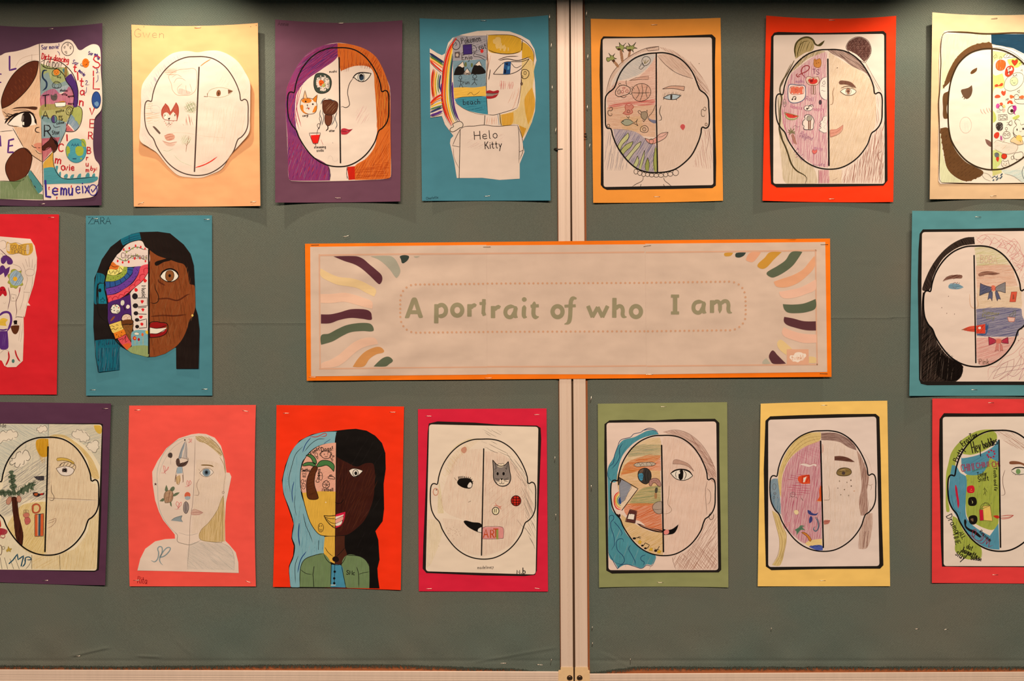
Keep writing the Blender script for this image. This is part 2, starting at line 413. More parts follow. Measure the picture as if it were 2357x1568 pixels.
class Sheet:
    """a card stapled to the board and the drawing glued on it; everything is laid out in photo pixels and lifted off the board by h()"""
    def __init__(self, corners, lifts=(0, 0, 0, 0), bulge=0.0, base=2.0, sag=(0, 0, 0, 0), sheet=(0.3, 0, 0, 0), wr=0.0):
        self.c = np.array(corners, float)           # TL TR BR BL
        self.lifts = lifts; self.bulge = bulge; self.base = base; self.sag = sag; self.sh = sheet; self.wr = wr; self.clip = None; self.gap = 0.03 if not wr else 0.2
    def uv(self, q):
        TL, TR, BR, BL = self.c
        v = (q[:, 1] - (TL[1] + TR[1]) / 2) / ((BL[1] + BR[1]) / 2 - (TL[1] + TR[1]) / 2)
        vc = np.clip(v, 0, 1)
        l = TL[0] + (BL[0] - TL[0]) * vc; r = TR[0] + (BR[0] - TR[0]) * vc
        u = (q[:, 0] - l) / (r - l)
        v = (q[:, 1] - (TL[1] + (TR[1] - TL[1]) * u)) / ((BL[1] + (BR[1] - BL[1]) * u) - (TL[1] + (TR[1] - TL[1]) * u))
        return u, v
    def h(self, q):
        u, v = self.uv(q); tl, tr, br, bl = self.lifts
        a = np.clip((2 * u - 1), -1.3, 1.3); vc = np.clip(v, -0.1, 1.1)
        L = tl + (bl - tl) * vc; R = tr + (br - tr) * vc
        h = self.base + np.where(a < 0, L, R) * a * a + self.bulge * np.sin(np.pi * np.clip(u, 0, 1)) * (0.35 + 0.65 * np.sin(np.pi * np.clip(vc, 0, 1)))
        if self.wr:
            x, y = q[:, 0], q[:, 1]
            fade = np.clip(1 - np.abs(x - 930) / 320, 0, 1) ** 0.5 * np.clip((x - 700) / 60, 0, 1)
            fade = fade * np.clip((1118 - x) / 30, 0.12, 1)
            wv = np.sin(y / 15.0 + 1.4 * np.sin(x / 70.0) + x / 160.0) * np.sin(x / 95.0 + y / 60.0) + 0.4 * np.sin(y / 11.0 - x / 45.0 + 1.1 * np.sin(x / 33.0)) * np.sin(x / 60.0)
            h = h + self.wr * wv * fade
        return h
    def hs(self, q):
        s0, s1, s2, s3 = self.sh; u, v = self.uv(q); a = 2 * u - 1
        return s0 + np.where(a < 0, s1, s2) * a * a + s3 * np.clip(v - 0.72, 0, 1) ** 1.0
    def world(self, q, h):
        k = (CAM_D - h) / CAM_D
        return np.c_[(q[:, 0] - 1178.5) * S * k, -h, (784 - q[:, 1]) * S * k]
    def outline(self):
        TL, TR, BR, BL = self.c; t, r, b, l = self.sag
        def e(p, q, s, ax):
            k = np.linspace(0, 1, 34)[:-1][:, None]; o = p + (q - p) * k
            o[:, ax] += s * 4 * (k * (1 - k))[:, 0]; return o
        return np.vstack([e(TL, TR, t, 1), e(TR, BR, r, 0), e(BR, BL, b, 1), e(BL, TL, l, 0)])
    def plate(self, name, poly, mat, parent, hfun, thick):
        v, f = tess(poly, 5.0 if self.wr else GRID); n = len(v)
        hh = hfun(v)
        top = self.world(v, hh * 1e-3); bot = self.world(v, (hh - thick) * 1e-3)
        cnt = {}
        for t in f:
            for a, b in ((t[0], t[1]), (t[1], t[2]), (t[2], t[0])): cnt[(a, b)] = 1
        rim = [(a, b) for (a, b) in cnt if (b, a) not in cnt]
        faces = list(f) + [(t[2] + n, t[1] + n, t[0] + n) for t in f]
        nr = 2 * n
        vs = np.vstack([top, bot, top, bot])
        faces += [(nr + b, nr + a, nr + n + a, nr + n + b) for a, b in rim]
        return mesh_obj(name, vs, faces, mat, parent)
    def ink_obj(self, name, ink, parent, onsheet, label=None):
        v = np.vstack(ink.v); q = v[:, :2]
        if onsheet and self.clip is not None and name != 'panel_edge': q = snap_inside(self.clip, q)
        h = self.h(q) + (self.hs(q) if onsheet else 0) + v[:, 2]
        w = self.world(q, h * 1e-3)
        me = bpy.data.meshes.new(name)
        me.from_pydata(w.tolist(), [], ink.f)
        me.materials.append(INK); me.materials.append(SOLID)
        me.polygons.foreach_set('material_index', ink.m)
        a = me.attributes.new('ink', 'FLOAT_COLOR', 'POINT'); a.data.foreach_set('color', np.vstack(ink.c).astype(np.float32).ravel())
        s = np.vstack(ink.s); b = me.attributes.new('streak', 'FLOAT_VECTOR', 'POINT')
        b.data.foreach_set('vector', np.c_[s, np.zeros(len(s))].astype(np.float32).ravel())
        me.update()
        o = bpy.data.objects.new(name, me); link(o, parent)
        o.matrix_parent_inverse = pinv(parent)
        if label: o['label'] = label
        return o

SINGULAR = dict(clouds='cloud', palm_trees='palm_tree', hearts='heart', pencil_words='pencil_word', film_titles='film_title', eyebrows='eyebrow', squares='cheek_square',
    runners='runner', mountains='mountain', ear_spirals='ear_spiral', letters='letter', nose_lines='nose_line', lime_patches='lime_patch', blue_patches='blue_patch', red_marks='red_mark',
    purple_marks='purple_mark', ribbon_hearts='ribbon_heart', food_words='food_word', hair_words='hair_word', chant_words='chant_word', singer_words='singer_word', lower_words='lower_word',
    notes='note', freckles='freckle', paper_specks='paper_speck', blue_swirls='blue_swirl', pink_curls='pink_curl', notes_and_stars='music_note', ear_lines='ear_line', hands='hand', arm_lines='arm_line',
    neck_lines='neck_line', face_lines='face_line', shirt_lines='shirt_line', face_edges='face_edge', hair_edges='hair_edge', cut_edge_lines='cut_edge_line', cat_and_dish='small_doodle', arrow_marks='arrow_mark', doodle_ground='lime_patch', pencil_lines='pencil_line', grass_lines='grass_line')
WORDY = {'notes', 'film_titles', 'place_name', 'letters', 'pencil_words', 'shirt_words', 'game_words', 'sea_words', 'food_words', 'hair_words', 'chant_words', 'singer_words', 'lower_words', 'signature', 'signature_word', 'initials', 'pencilled_name', 'dotted_frame', 'christmas_words', 'freckles', 'hearts_row', 'hair', 'letter', 'printed_frame', 'maker_logo'}
def draw(sheet, root, paper, ox, oy, sc, src, onsheet=True):
    """read the drawing's list of strokes and build each named part of it"""
    panel = None; lay = sheet.gap; name = None; label = None; ink = Ink(); last = None; off = rnd.random() * 500
    def flush():
        """pieces of a part that stand clear of each other become parts of their own"""
        nonlocal ink
        if name and ink.n:
            bb = np.array([(*v[:, :2].min(0), *v[:, :2].max(0)) for v in ink.v]); n = len(bb); lab = list(range(n))
            def root(i):
                while lab[i] != i: lab[i] = lab[lab[i]]; i = lab[i]
                return i
            G = 3.0 if name not in WORDY else 8.0
            for i in range(n):
                hit = np.nonzero((bb[:i, 0] < bb[i, 2] + G) & (bb[:i, 2] > bb[i, 0] - G) & (bb[:i, 1] < bb[i, 3] + G) & (bb[:i, 3] > bb[i, 1] - G))[0]
                for j in hit: lab[root(i)] = root(j)
            cl = {}
            for i in range(n): cl.setdefault(root(i), []).append(i)
            cs = list(cl.values())
            box_ = [np.r_[bb[c, :2].min(0), bb[c, 2:].max(0)] for c in cs]
            sz = [max(b[2] - b[0], b[3] - b[1]) for b in box_]
            big = [k for k in range(len(cs)) if sz[k] >= 9]
            if len(big) < 2: big = [int(np.argmax(sz))]
            if len(big) > 1 or len(cs) > 1:
                for k in range(len(cs)):
                    if k not in big:
                        ctr = (box_[k][:2] + box_[k][2:]) / 2
                        t = min(big, key=lambda b: np.abs((box_[b][:2] + box_[b][2:]) / 2 - ctr).sum()); cs[t] = cs[t] + cs[k]
            nm = SINGULAR.get(name, name) if len(big) > 1 else name
            for b in big:
                sub = Ink()
                for i in sorted(cs[b]): sub.add(ink.v[i][:, :2], ink.fl[i], ink.s[i], ink.c[i][0][:3], ink.c[i][0][3], ink.v[i][:, 2])
                sheet.ink_obj(nm, sub, paper, onsheet, label if nm == name else None)
        ink = Ink()
    def streak(v, ang):
        a = math.radians(ang); c, s = math.cos(a), math.sin(a)
        return np.c_[v[:, 0] * c - v[:, 1] * s + off, v[:, 0] * s + v[:, 1] * c + off]
    def nxt(key, big=False):
        nonlocal lay, last
        if key != last or key is None: lay += 0.009 if big else 0.0036
        last = key
    def fill(poly, hx, dens, ang):
        big = np.ptp(poly, axis=0).max() > 45
        nxt(None, big)
        try: v, f = tess(poly)
        except Exception: return
        if len(f): ink.add(v, f, streak(v, ang), alb(hx), dens, lay)
    def line(p, hx, w, dens, closed=False, taper=False):
        if closed: p = np.vstack([p, p[:1]])
        nxt(('l', hx) if w < 6 else None)
        r = ribbon(p, w, taper)
        if r: ink.add(r[0], r[1], r[2] + np.array([off + rnd.random() * 300, rnd.random() * 50]), alb(hx), dens, lay)
    for ln in src.strip().split('\n'):
        ln = ln.strip()
        if not ln: continue
        if ln[0] == '@':
            flush(); sheet.clip = panel if panel is not None else sheet.clip; p = ln[1:].split('|'); name = p[0].strip(); label = p[1].strip() if len(p) > 1 else None; continue
        t = ln.split(); c = t[0]
        if c == 'T':
            hx, w, size, ang, x, y = t[1], *map(float, t[2:7])
            wid = float(t.pop()[1:]) / sc if t[-1][0] == '~' else None
            for st in text_strokes(' '.join(t[7:]), ox + x / sc, oy + y / sc, size / sc, ang, wid): line(st, hx, w / sc, 1)
            continue
        if c == 'W':                                   # printed head outline: hex width then the box corners TL TR BR BL
            hx, w = t[1], float(t[2]); b = np.array(list(map(float, t[3:]))).reshape(4, 2)
            u, v = HEAD[:, :1], HEAD[:, 1:]
            p = b[0] * (1 - u) * (1 - v) + b[1] * u * (1 - v) + b[2] * u * v + b[3] * (1 - u) * v
            line(catmull(p / sc + (ox, oy), True), hx, w / sc, 1, True); continue
        if c == 'R':                                   # rounded quad fill
            hx, r = t[1], float(t[2]); b = np.array(list(map(float, t[3:]))).reshape(4, 2); pts = []
            for i in range(4):
                a0, a1, a2 = b[i - 1], b[i], b[(i + 1) % 4]
                d0 = (a0 - a1) / np.hypot(*(a0 - a1)); d1 = (a2 - a1) / np.hypot(*(a2 - a1))
                for k in np.linspace(0, 1, 7): pts.append(a1 + d0 * r * (1 - k) ** 2 + d1 * r * k ** 2)
            pan = resample(np.array(pts) / sc + (ox, oy), True); fill(pan, hx, 1, 0); panel = pan; continue
        hx = t[1]
        if c in 'EO':
            a, bb = float(t[2]), float(t[3]); cx, cy, rx, ry = map(float, t[4:8])
            k = np.linspace(0, 2 * math.pi, max(8, int(min(40, (rx + ry) / sc * 1.6))) + 1)[:-1]
            p = np.c_[cx + rx * np.cos(k), cy + ry * np.sin(k)] / sc + (ox, oy)
            if c == 'E': fill(p, hx, a, bb)
            else: line(p, hx, a / sc, bb, True)
            continue
        if c == 'S':
            r = float(t[2]) / sc; q = np.array(list(map(float, t[3:]))).reshape(-1, 2) / sc + (ox, oy)
            k = np.linspace(0, 2 * math.pi, 13)[:-1]; nxt(None)
            for x, y in q:
                v = np.c_[x + r * np.cos(-k), y + r * np.sin(-k)]
                ink.add(v, [tuple(range(len(v)))], v * 1.0, alb(hx), 1, lay)
            continue
        a, bb = float(t[2]), float(t[3])
        q = None if c == 'H' else np.array(list(map(float, t[4:]))).reshape(-1, 2) / sc + (ox, oy)
        if c == 'F': fill(catmull(q, True, 4.0), hx, a, bb)
        elif c == 'G': fill(resample(q, True, 5.0), hx, a, bb)
        elif c == 'L': line(catmull(q, False, 3.0), hx, a / sc, bb, taper=len(q) > 2)
        elif c == 'K': line(resample(q, False, 5.0) if len(q) > 1 else q, hx, a / sc, bb)
        elif c == 'C': line(catmull(q, True, 3.0), hx, a / sc, bb, True)
        elif c == 'Q': line(resample(q, True, 5.0), hx, a / sc, bb, True)
        elif c == 'H':                                 # pencil strokes: hex width spacing angle outline
            ang = float(t[4]); w = a / sc; sp = bb / sc
            q = np.array(list(map(float, t[5:]))).reshape(-1, 2) / sc + (ox, oy)
            poly = catmull(q, True, 5.0); A = math.radians(ang); ca, sa = math.cos(A), -math.sin(A)
            U = poly[:, 0] * ca + poly[:, 1] * sa; V = -poly[:, 0] * sa + poly[:, 1] * ca
            y = V.min() + sp * 0.4
            while y < V.max():
                U1, V1 = np.roll(U, -1), np.roll(V, -1); m = (V > y) != (V1 > y)
                xs = np.sort(U[m] + (y - V[m]) * (U1[m] - U[m]) / (V1[m] - V[m]))
                for i in range(0, len(xs) - 1, 2):
                    x0, x1 = xs[i], xs[i + 1]; L = x1 - x0
                    if L < 1.5: continue
                    x = x0
                    while x < x1 - 1:
                        ll = min(x1 - x, (12 + 45 * rnd.random()) if L > 25 else L)
                        n = max(2, int(ll / 7) + 1); tt = np.linspace(0, 1, n)
                        js = min(sp, 2.6); yy = y + (rnd.random() - .5) * sp * .9 + tt * (rnd.random() - .5) * js * 1.5 + np.sin(tt * 3.1) * (rnd.random() - .5) * js * .8
                        xx = x + tt * ll
                        if rnd.random() < 0.88:
                            line(np.c_[xx * ca - yy * sa, xx * sa + yy * ca], hx, w * (0.7 + 0.6 * rnd.random()), 0.7 if sp < 4.6 else 0.46, taper=True)
                        x += ll * (0.85 + 0.25 * rnd.random())
                y += sp * (0.8 + 0.4 * rnd.random())
    flush()

# ---------------------------------------------------------------- staples
def staple(parent, sheet, x, y, ang=0.0, w=14.0, mat=None, h0=None):
    """crown of bent wire with two legs going into the board; ang in degrees, pixels for x, y, w"""
    if h0 is None: h0 = float(sheet.h(np.array([[x, y]], float))[0]) if sheet else 1.2
    a = math.radians(ang); dx, dy = math.cos(a) * w / 2, -math.sin(a) * w / 2
    r = 0.00028; top = h0 * 1e-3 + 0.0009; low = h0 * 1e-3 - 0.0004
    pts = [Vector(P(x - dx, y - dy, low)), Vector(P(x - dx, y - dy, top - .0003)), Vector(P(x - dx * .86, y - dy * .86, top)), Vector(P(x + dx * .86, y + dy * .86, top)), Vector(P(x + dx, y + dy, top - .0003)), Vector(P(x + dx, y + dy, low))]
    vs = []; fs = []
    for i, p in enumerate(pts):
        d = (pts[min(i + 1, 5)] - pts[max(i - 1, 0)]).normalized()
        u = Vector((0, 0, 1)) if abs(a) < 0.8 else Vector((1, 0, 0)); s = d.cross(u).normalized(); u = s.cross(d).normalized()
        for k in range(6):
            t = k * math.pi / 3; vs.append(p + (u * math.cos(t) * 1.5 + s * math.sin(t)) * r)
    for i in range(5):
        for k in range(6):
            k2 = (k + 1) % 6; fs.append((i * 6 + k, i * 6 + k2, i * 6 + 6 + k2, i * 6 + 6 + k))
    fs += [tuple(range(5, -1, -1)), tuple(range(30, 36))]
    o = mesh_obj('staple', vs, fs, mat or STEEL, parent)
    return o
# ================================================================ the drawings (coordinates measured on enlarged views of the sheets)
D = {}
D['star'] = '''
@face_half | peach coloured half of the face
F e8b48c .72 80 310 350 270 400 200 560 60 640 14 712 40 790 110 870 185 1020 250 1085 333 1137 330 1000
F e6a678 .45 70 250 1085 333 1137 335 1340 240 1210
H e08a58 3 17 70 310 420 300 700 330 1130 200 1040 110 860 200 700
@hair | brown marker hair and ponytail
F 5a2414 .93 120 303 345 262 342 200 366 110 440 45 545 10 650 16 715 70 692 150 632 230 545 285 450
H 8a4428 4 15 125 290 370 200 400 60 580 40 680 180 590 270 470
F 5e2814 .93 100 190 1025 110 1060 50 1140 45 1210 80 1290 115 1350 160 1290 220 1220 245 1150 248 1080
H 8e482c 4 17 95 180 1040 70 1140 90 1280 200 1220 240 1090
C 1a0c08 5 1 303 345 262 342 200 366 110 440 45 545 10 650 16 715 70 692 150 632 230 545 285 450
C 1a0c08 5 1 190 1025 110 1060 50 1140 45 1210 80 1290 115 1350 160 1290 220 1220 245 1150 248 1080
H 9a6a50 2 14 60 20 720 60 720 80 800 40 800
@face_lines
L 1a0c08 5 1 100 870 140 940 185 1020
L 1a0c08 5 1 185 1020 250 1080 335 1138
L 1a0c08 4 1 0 897 50 892 104 888
L 1a0c08 4 1 20 735 60 770 100 860
L b08868 2 .7 120 390 160 330 230 300 310 290
@eyebrow
F 4a2414 .9 5 90 722 130 708 210 704 290 706 283 726 210 716 130 716
L 1a0c08 4 1 90 722 130 708 210 704 292 706 286 728
@eye | large eye with thick black lashes
F e8d4c4 1 0 62 833 110 780 170 745 230 752 270 790 288 840 240 850 180 862 120 855
F 180c0a .98 90 175 855 165 800 185 752 230 752 248 800 240 845 210 862
F 6a5a54 1 0 175 760 188 775 178 820 166 815
F e8dcd0 1 0 180 820 190 822 188 848 178 842
F 180c0a 1 0 270 790 284 800 288 838 272 826
L 180c0a 12 1 60 835 110 780 170 747 230 745 262 768 288 842
L 180c0a 14 1 40 830 60 800 100 770 140 750
L 180c0a 5 1 55 835 80 850 150 856
L 180c0a 6 1 38 800 75 790
L 180c0a 6 1 45 775 88 775
L 180c0a 6 1 60 757 100 765
L 180c0a 4 1 100 733 160 728 220 732 280 768
@nose
L 180c0a 7 1 308 862 282 870 280 895 312 905
@mouth
F e08a70 .8 0 262 1000 290 985 328 985 330 1070 290 1040
L 1a0c08 5 1 248 1002 268 1020 326 1025
L 1a0c08 4 1 276 1040 300 1065 328 1072
@collar | teal striped collar
F 4a8888 .9 130 235 1200 335 1345 290 1390 215 1260 222 1225
L 3a1a20 6 .9 222 1240 260 1310 305 1365
L 1a2a30 4 1 240 1200 335 1330
@shirt | green marker shirt
F 76885a .78 90 0 1285 130 1282 220 1235 300 1380 335 1390 335 1430 0 1425
L 2a2018 4 1 0 1283 170 1282 212 1240
@letters | purple block letters down the left edge
K 5a2a78 14 .9 75 305 75 415 126 402
K 5a2a78 14 .9 108 955 70 965 62 1060 104 1058
K 5a2a78 12 .9 70 1010 100 1005
K 5a2a78 10 .9 0 445 10 445
K 5a2a78 10 .9 0 510 8 510
K 5a2a78 12 .9 0 930 6 1010
@pencil_lines
L 6a5048 2 .7 250 290 250 345
L 8a7068 2 .6 150 370 220 340 300 330
K 1a1010 5 1 308 208 312 350 322 700 333 1140 340 1432
@patterned_half | half face coloured in bands of pencil
F 9aa060 .75 85 318 360 430 395 520 400 560 520 430 560 320 600
F 8a9ca8 .7 80 322 470 380 430 430 520 560 470 590 560 480 590 322 640
F c05a78 .72 85 318 620 420 560 480 600 540 540 600 620 590 700 470 720 330 730
F a8a050 .72 80 318 700 400 680 560 690 590 700 560 800 440 830 325 800
F 7a98a0 .75 85 322 770 430 800 520 830 515 895 455 1000 400 960 328 970
F c85a68 .75 80 328 950 470 940 440 1010 380 1080 336 1135
H 4a6a88 3 16 80 325 560 580 540 560 600 330 640
H a83058 3 16 85 322 640 440 600 400 720 325 740
H 3a6a78 3 17 85 330 860 500 840 440 960 335 970
@ear | ear in blue yellow and red pencil stripes
F a8a858 .85 60 590 705 635 715 643 790 620 850 560 760
F 7a94a8 .75 60 560 760 620 850 590 895 545 840 520 830
F c85058 .75 70 520 830 580 893 515 895
C 1a1010 5 1 580 705 635 710 643 790 620 860 580 895 515 895
H e8d8c8 2 14 55 540 780 620 830 580 890 520 870
@headband | purple band over the head
F 4a2866 .95 70 512 480 560 440 600 520 614 610 605 700 575 700 578 620 560 560 530 520
H 2a1840 4 16 70 530 480 600 560 600 690 580 640
@face_outline
L 1a1010 6 1 318 352 360 330 430 333 510 375 575 450 610 560 610 640 600 705
L 1a1010 6 1 320 360 345 390 400 402 450 405 500 450 520 500 560 555 580 620 575 690
L 1a1010 5 1 515 895 455 1010 335 1138
@place_name
T 1a1010 5 46 8 345 338 LONDON ~140
F 8a6a3a 1 0 505 395 525 390 525 465 510 465
L 1a1010 4 1 515 385 515 465
F 3a6a78 .9 0 490 410 505 400 505 440
@letter_column | black capital letters down the half face
L 1a2a44 13 1 365 415 340 420 335 470 365 510 362 550 335 575
K 1a1418 8 1 335 615 385 606
K 1a1418 9 1 355 612 356 700
T 1a1418 8 60 0 332 735 A
T 1a1418 9 88 0 340 845 R
@puppy | small orange puppy face
F d87828 .9 0 420 415 450 408 468 430 455 452 425 450
C 1a1010 4 1 412 425 440 405 470 415 475 445 440 460 410 450
S 1a1010 3 432 430 452 430 442 442
T 1a1010 3 14 0 445 460 dog ~32
C 1a1010 4 1 415 520 440 502 472 515 478 545 440 556 412 545
C 1a1010 3 1 425 515 462 512 458 550 430 550
S 1a1010 3 436 525 452 525
@cat_and_dish
F 5a4a48 .95 0 398 602 415 612 440 598 450 625 440 650 410 650 398 630
S 181010 3 412 625 432 622
F e8d8c8 1 0 430 672 515 668 512 695 440 702
F c87828 .9 0 440 670 500 655 515 668
Q 1a1010 4 1 428 670 518 665 512 698 438 702
T 1a1010 4 17 3 470 562 shaba ~60
T 1a1010 4 17 8 485 592 effie ~45
T 1a1010 4 17 -5 530 610 spoon ~50
T 1a1010 4 20 -10 435 728 pasta ~65
T 1a1010 4 18 3 535 665 marn ~45
C 1a1010 4 1 520 725 545 702 570 720 560 760 525 760
C 1a1010 3 1 532 725 550 718 556 745 538 750
T 1a1010 4 22 -5 458 765 my ~30
T 1a1010 4 22 -10 458 792 fur ~35
T 1a1010 4 20 -10 440 822 colour ~65
L 1a1010 4 1 418 840 430 862 475 855
F 4a3a68 1 80 405 780 425 770 430 825 410 825
F 5a7a78 1 80 428 770 445 785 440 820 430 826
O 1a1010 4 1 425 798 22 30
T 1a1010 5 30 -5 405 890 Star ~60
@horse | brown horse head
F 4a2016 .95 120 330 1020 350 995 385 965 400 935 420 955 450 980 455 1010 440 1040 420 1060 400 1015 370 1025 340 1045
F 1a0c0c 1 0 400 935 425 955 455 990 450 1025 430 990
C 1a1010 4 1 330 1020 350 995 385 965 400 935 430 950 455 1000 440 1045 415 1065 400 1015 340 1045
@film_titles | red and purple marker words
T 3a2468 5 34 -3 322 218 Sar movie ~135
T 3a2468 4 24 0 458 205 1
L 3a2468 4 1 450 265 465 280 468 300
T b82028 7 46 8 330 280 Dirty dancing ~215
T 3a2468 5 32 20 575 330 Sar ~48
T b82028 9 60 5 575 365 t
K b82028 10 1 608 430 612 490
T b82028 9 70 5 625 470 t
T b82028 9 62 5 628 545 a
T b82028 10 66 5 622 625 n
T 3a2468 5 30 42 632 400 movie ~62
T 3a2468 5 34 0 668 495 2.
L 3a2468 4 1 680 545 676 585 660 600
T b82028 9 96 2 722 300 S
K b82028 9 1 733 420 733 458
T b82028 9 90 2 726 470 L
T 3a2468 5 26 10 695 265 Sar mo ~75
T 3a2468 5 24 60 772 290 vie
T 3a2468 5 30 0 752 405 3.
L 3a2468 4 1 768 450 768 490 752 510
T b82028 9 50 2 705 712 V
T b82028 8 64 2 700 800 E
T b82028 8 56 2 690 898 R
T b82028 8 50 2 680 1018 B
T b82028 7 40 2 675 1080 r
T b82028 7 40 2 672 1128 u
T b82028 7 34 2 672 1178 m
T b82028 7 34 10 712 1165 by ~45
T e8a090 6 30 10 752 1165 s
K b82028 11 1 525 920 527 968
T b82028 9 60 5 458 990 C
T b82028 10 64 8 435 1080 m
T b82028 9 62 -5 470 1140 o
T b82028 9 50 0 505 1150 vie
@moon
O 2a2024 4 1 530 247 47 52
C 2a2024 3 1 500 235 512 225 508 245
C 2a2024 3 1 525 212 538 205 536 225
C 2a2024 3 1 548 230 560 228 554 250
C 2a2024 3 1 508 270 522 265 524 285
@ringed_planet
E d86a18 .95 0 672 358 28 36
L 2a2024 4 1 640 360 632 375 660 380 700 350 706 345
O b04a10 4 1 672 358 14 18
@blue_planet
E 2a4a8a .92 60 755 648 34 65
E 6a8ab0 .9 60 752 630 10 8
F 7a9abc .8 60 740 670 765 660 775 690 755 700
O 1a2a5a 5 1 755 648 34 65
@earth
E 4a94a0 .94 20 597 1046 80 94
F a0a83a .95 20 625 960 660 955 676 1000 668 1020 640 1005
F a0a83a .95 20 520 1010 545 1020 548 1060 530 1095 516 1060
F a0a83a .95 20 595 1020 620 1010 650 1020 655 1060 640 1085 600 1080 592 1050
O 2a6a78 4 1 597 1046 80 94
T 1a3a60 4 22 0 560 988 AAA
T 1a3a60 4 14 0 565 1100 -sss
E a0a83a .95 20 637 1108 8 8
@sand_and_sea | yellow sand and teal waves
F d8a040 .9 85 340 1145 380 1100 415 1055 420 1130 425 1190 342 1195
F 4a9098 .92 10 342 1185 425 1180 450 1235 500 1262 765 1250 765 1275 700 1300 480 1305 345 1310
F 4a9098 .9 0 435 1170 455 1165 450 1210 470 1240 452 1240
F 4a9098 .9 0 465 1215 478 1210 475 1260 462 1255
F 4a9098 .9 0 500 1255 512 1232 530 1230 525 1262
F 4a9098 .9 0 548 1258 562 1235 582 1232 572 1262
F 4a9098 .9 0 602 1260 618 1230 636 1225 630 1262
F 4a9098 .9 0 672 1255 680 1225 698 1220 700 1255
F 4a9098 .9 0 722 1252 730 1228 744 1225 742 1255
L 1a1818 5 1 418 1055 418 1130 440 1210 490 1262 600 1266 760 1250
@signature_word | purple and blue marker word along the foot
K 3a2a80 16 .95 356 1280 362 1405 398 1410
T 3a2a80 12 92 2 405 1300 e
T 3a2a80 13 92 2 475 1300 mu ~95
T 3a2a80 10 92 -3 585 1290 eix ~110
O 3a2a80 7 1 730 1355 32 42
K 3a2a80 8 1 716 1350 726 1372 752 1340
K 3a2a80 6 1 748 1340 774 1310
T c02028 5 26 10 380 1325 t
T c02028 5 20 10 450 1340 t
T c02028 5 22 10 556 1315 t
T c02028 5 20 10 442 1405 t
'''
D['dome'] = '''
@hair | faint violet and yellow pencil hair
F b8a8b8 .32 120 500 290 420 295 300 360 190 470 130 590 125 900 200 1030 215 950 150 880 145 700 200 610 260 440 380 340
H 9888a8 4 13 118 410 295 300 370 200 500 210 560 330 390 440 320
H a8a070 3 16 118 240 460 170 560 190 590 260 480
H b0a0b8 3 13 60 115 900 200 1000 230 1040 150 980
F f0d090 .30 60 640 270 780 310 900 420 960 560 965 700 910 650 860 460 740 340
@skin_shading
F f0c8a8 .30 85 585 690 890 640 940 760 930 880 850 1000 700 1160 560 1170
H ecb48c 3 24 80 640 720 930 680 920 900 760 1000 650 960
H f4d0a0 3 20 60 700 420 830 520 850 620 760 560
@sky_shading
H a8c4cc 4 16 8 380 350 560 330 560 385 420 420
F e8a880 .4 10 300 410 400 402 380 450 300 440
H d8744c 3 13 5 300 405 400 408 390 445 310 440
@fringe
L c87a30 7 .8 585 382 620 355 665 328
@pumpkin | pale orange pumpkin
C c88a68 3 .8 345 500 335 460 370 430 420 410 480 405 540 405 556 450 550 560 510 605 450 612 400 608 365 570 355 520
L c88a68 3 .7 375 515 400 480 440 480 470 500
L c88a68 3 .7 360 470 400 450 440 470
L c88a68 3 .7 410 600 405 555 440 520
L c88a68 3 .7 480 600 470 560 470 530
L c88a68 3 .7 520 590 510 550 500 520
F e89080 .5 80 410 600 415 560 440 560 520 590 470 612
@fox | red pencil fox face
F b84028 .78 60 300 800 278 760 280 720 310 675 335 700 350 745 365 720 395 668 412 700 414 760 396 820 395 770 370 740 345 770 320 745 292 760
C a03020 4 .8 300 800 278 750 310 675 350 745 393 668 413 720 400 810
F e8e0d4 1 0 300 775 312 755 322 790 306 800
S 4a2a18 5 306 768 384 766
S 6a4a30 3 302 778 384 774
F 2a1810 1 0 330 792 348 788 338 806
L 4a2018 3 1 338 806 338 830 350 845
L 4a2018 3 1 338 830 326 840
S b84028 3 302 815 312 830 318 845 360 830 370 815 352 840
H b04028 3 9 40 310 830 370 840 350 865 325 860
@cloud
C a8b4b0 3 .6 200 740 195 700 225 690 250 695 268 720 262 745 225 748
@orange_streaks
H e8a070 3 14 5 158 680 210 670 210 830 160 820
H e8a878 3 14 8 155 740 270 755 260 820 160 800
@tree | pencil tree with a green crown and red trunk
H 8a9a68 3 8 30 465 680 500 660 545 670 545 740 500 750 462 730
H 8a9a68 3 9 120 465 680 500 660 545 670 545 740 500 750 462 730
H b85844 4 10 100 480 765 505 765 525 845 450 845
@twig
F 5a4038 .8 50 208 856 222 854 272 908 264 918
@bug_and_leaf
F d87850 .6 10 300 930 340 912 380 925 375 955 320 965
H b84830 3 8 12 300 930 340 912 380 925 375 955 320 965
F d88868 .5 5 285 968 340 985 400 975 370 1010 320 1005
L b05038 3 .8 285 968 340 985 402 975
@sapling
L a06850 4 .8 470 1055 478 1000 495 930
L a06850 3 .8 478 1000 500 975
L a06850 3 .8 476 1010 462 985
H a8b888 3 10 60 430 940 480 925 515 950 500 990 440 1000
@grass_lines
L a8b890 4 .6 290 1042 330 1048 370 1030
L b8c8a0 3 .6 375 1080 430 1130 520 1168
L d8b898 3 .5 300 910 450 905 640 935 790 945
@eye
C b0a080 3 .9 638 608 660 570 730 550 800 560 838 578 800 610 730 628 640 618
F 8a5030 .85 80 708 600 716 575 735 570 744 595 735 615 716 618
F 4a2818 1 0 718 598 726 580 734 598 726 612
F 7a4830 .9 0 800 565 838 578 802 602
K 7a4830 4 1 612 620 640 622 638 596
@mouth | red smile line
L e03020 8 1 548 1178 610 1158 665 1130 714 1095
H f0b0a0 3 12 20 560 1150 640 1110 660 1125 600 1160
@head_outline
W 4a3630 8 146 308 958 308 958 1240 146 1240
@centre_line
K 4a3630 11 1 573 390 537 1210
'''
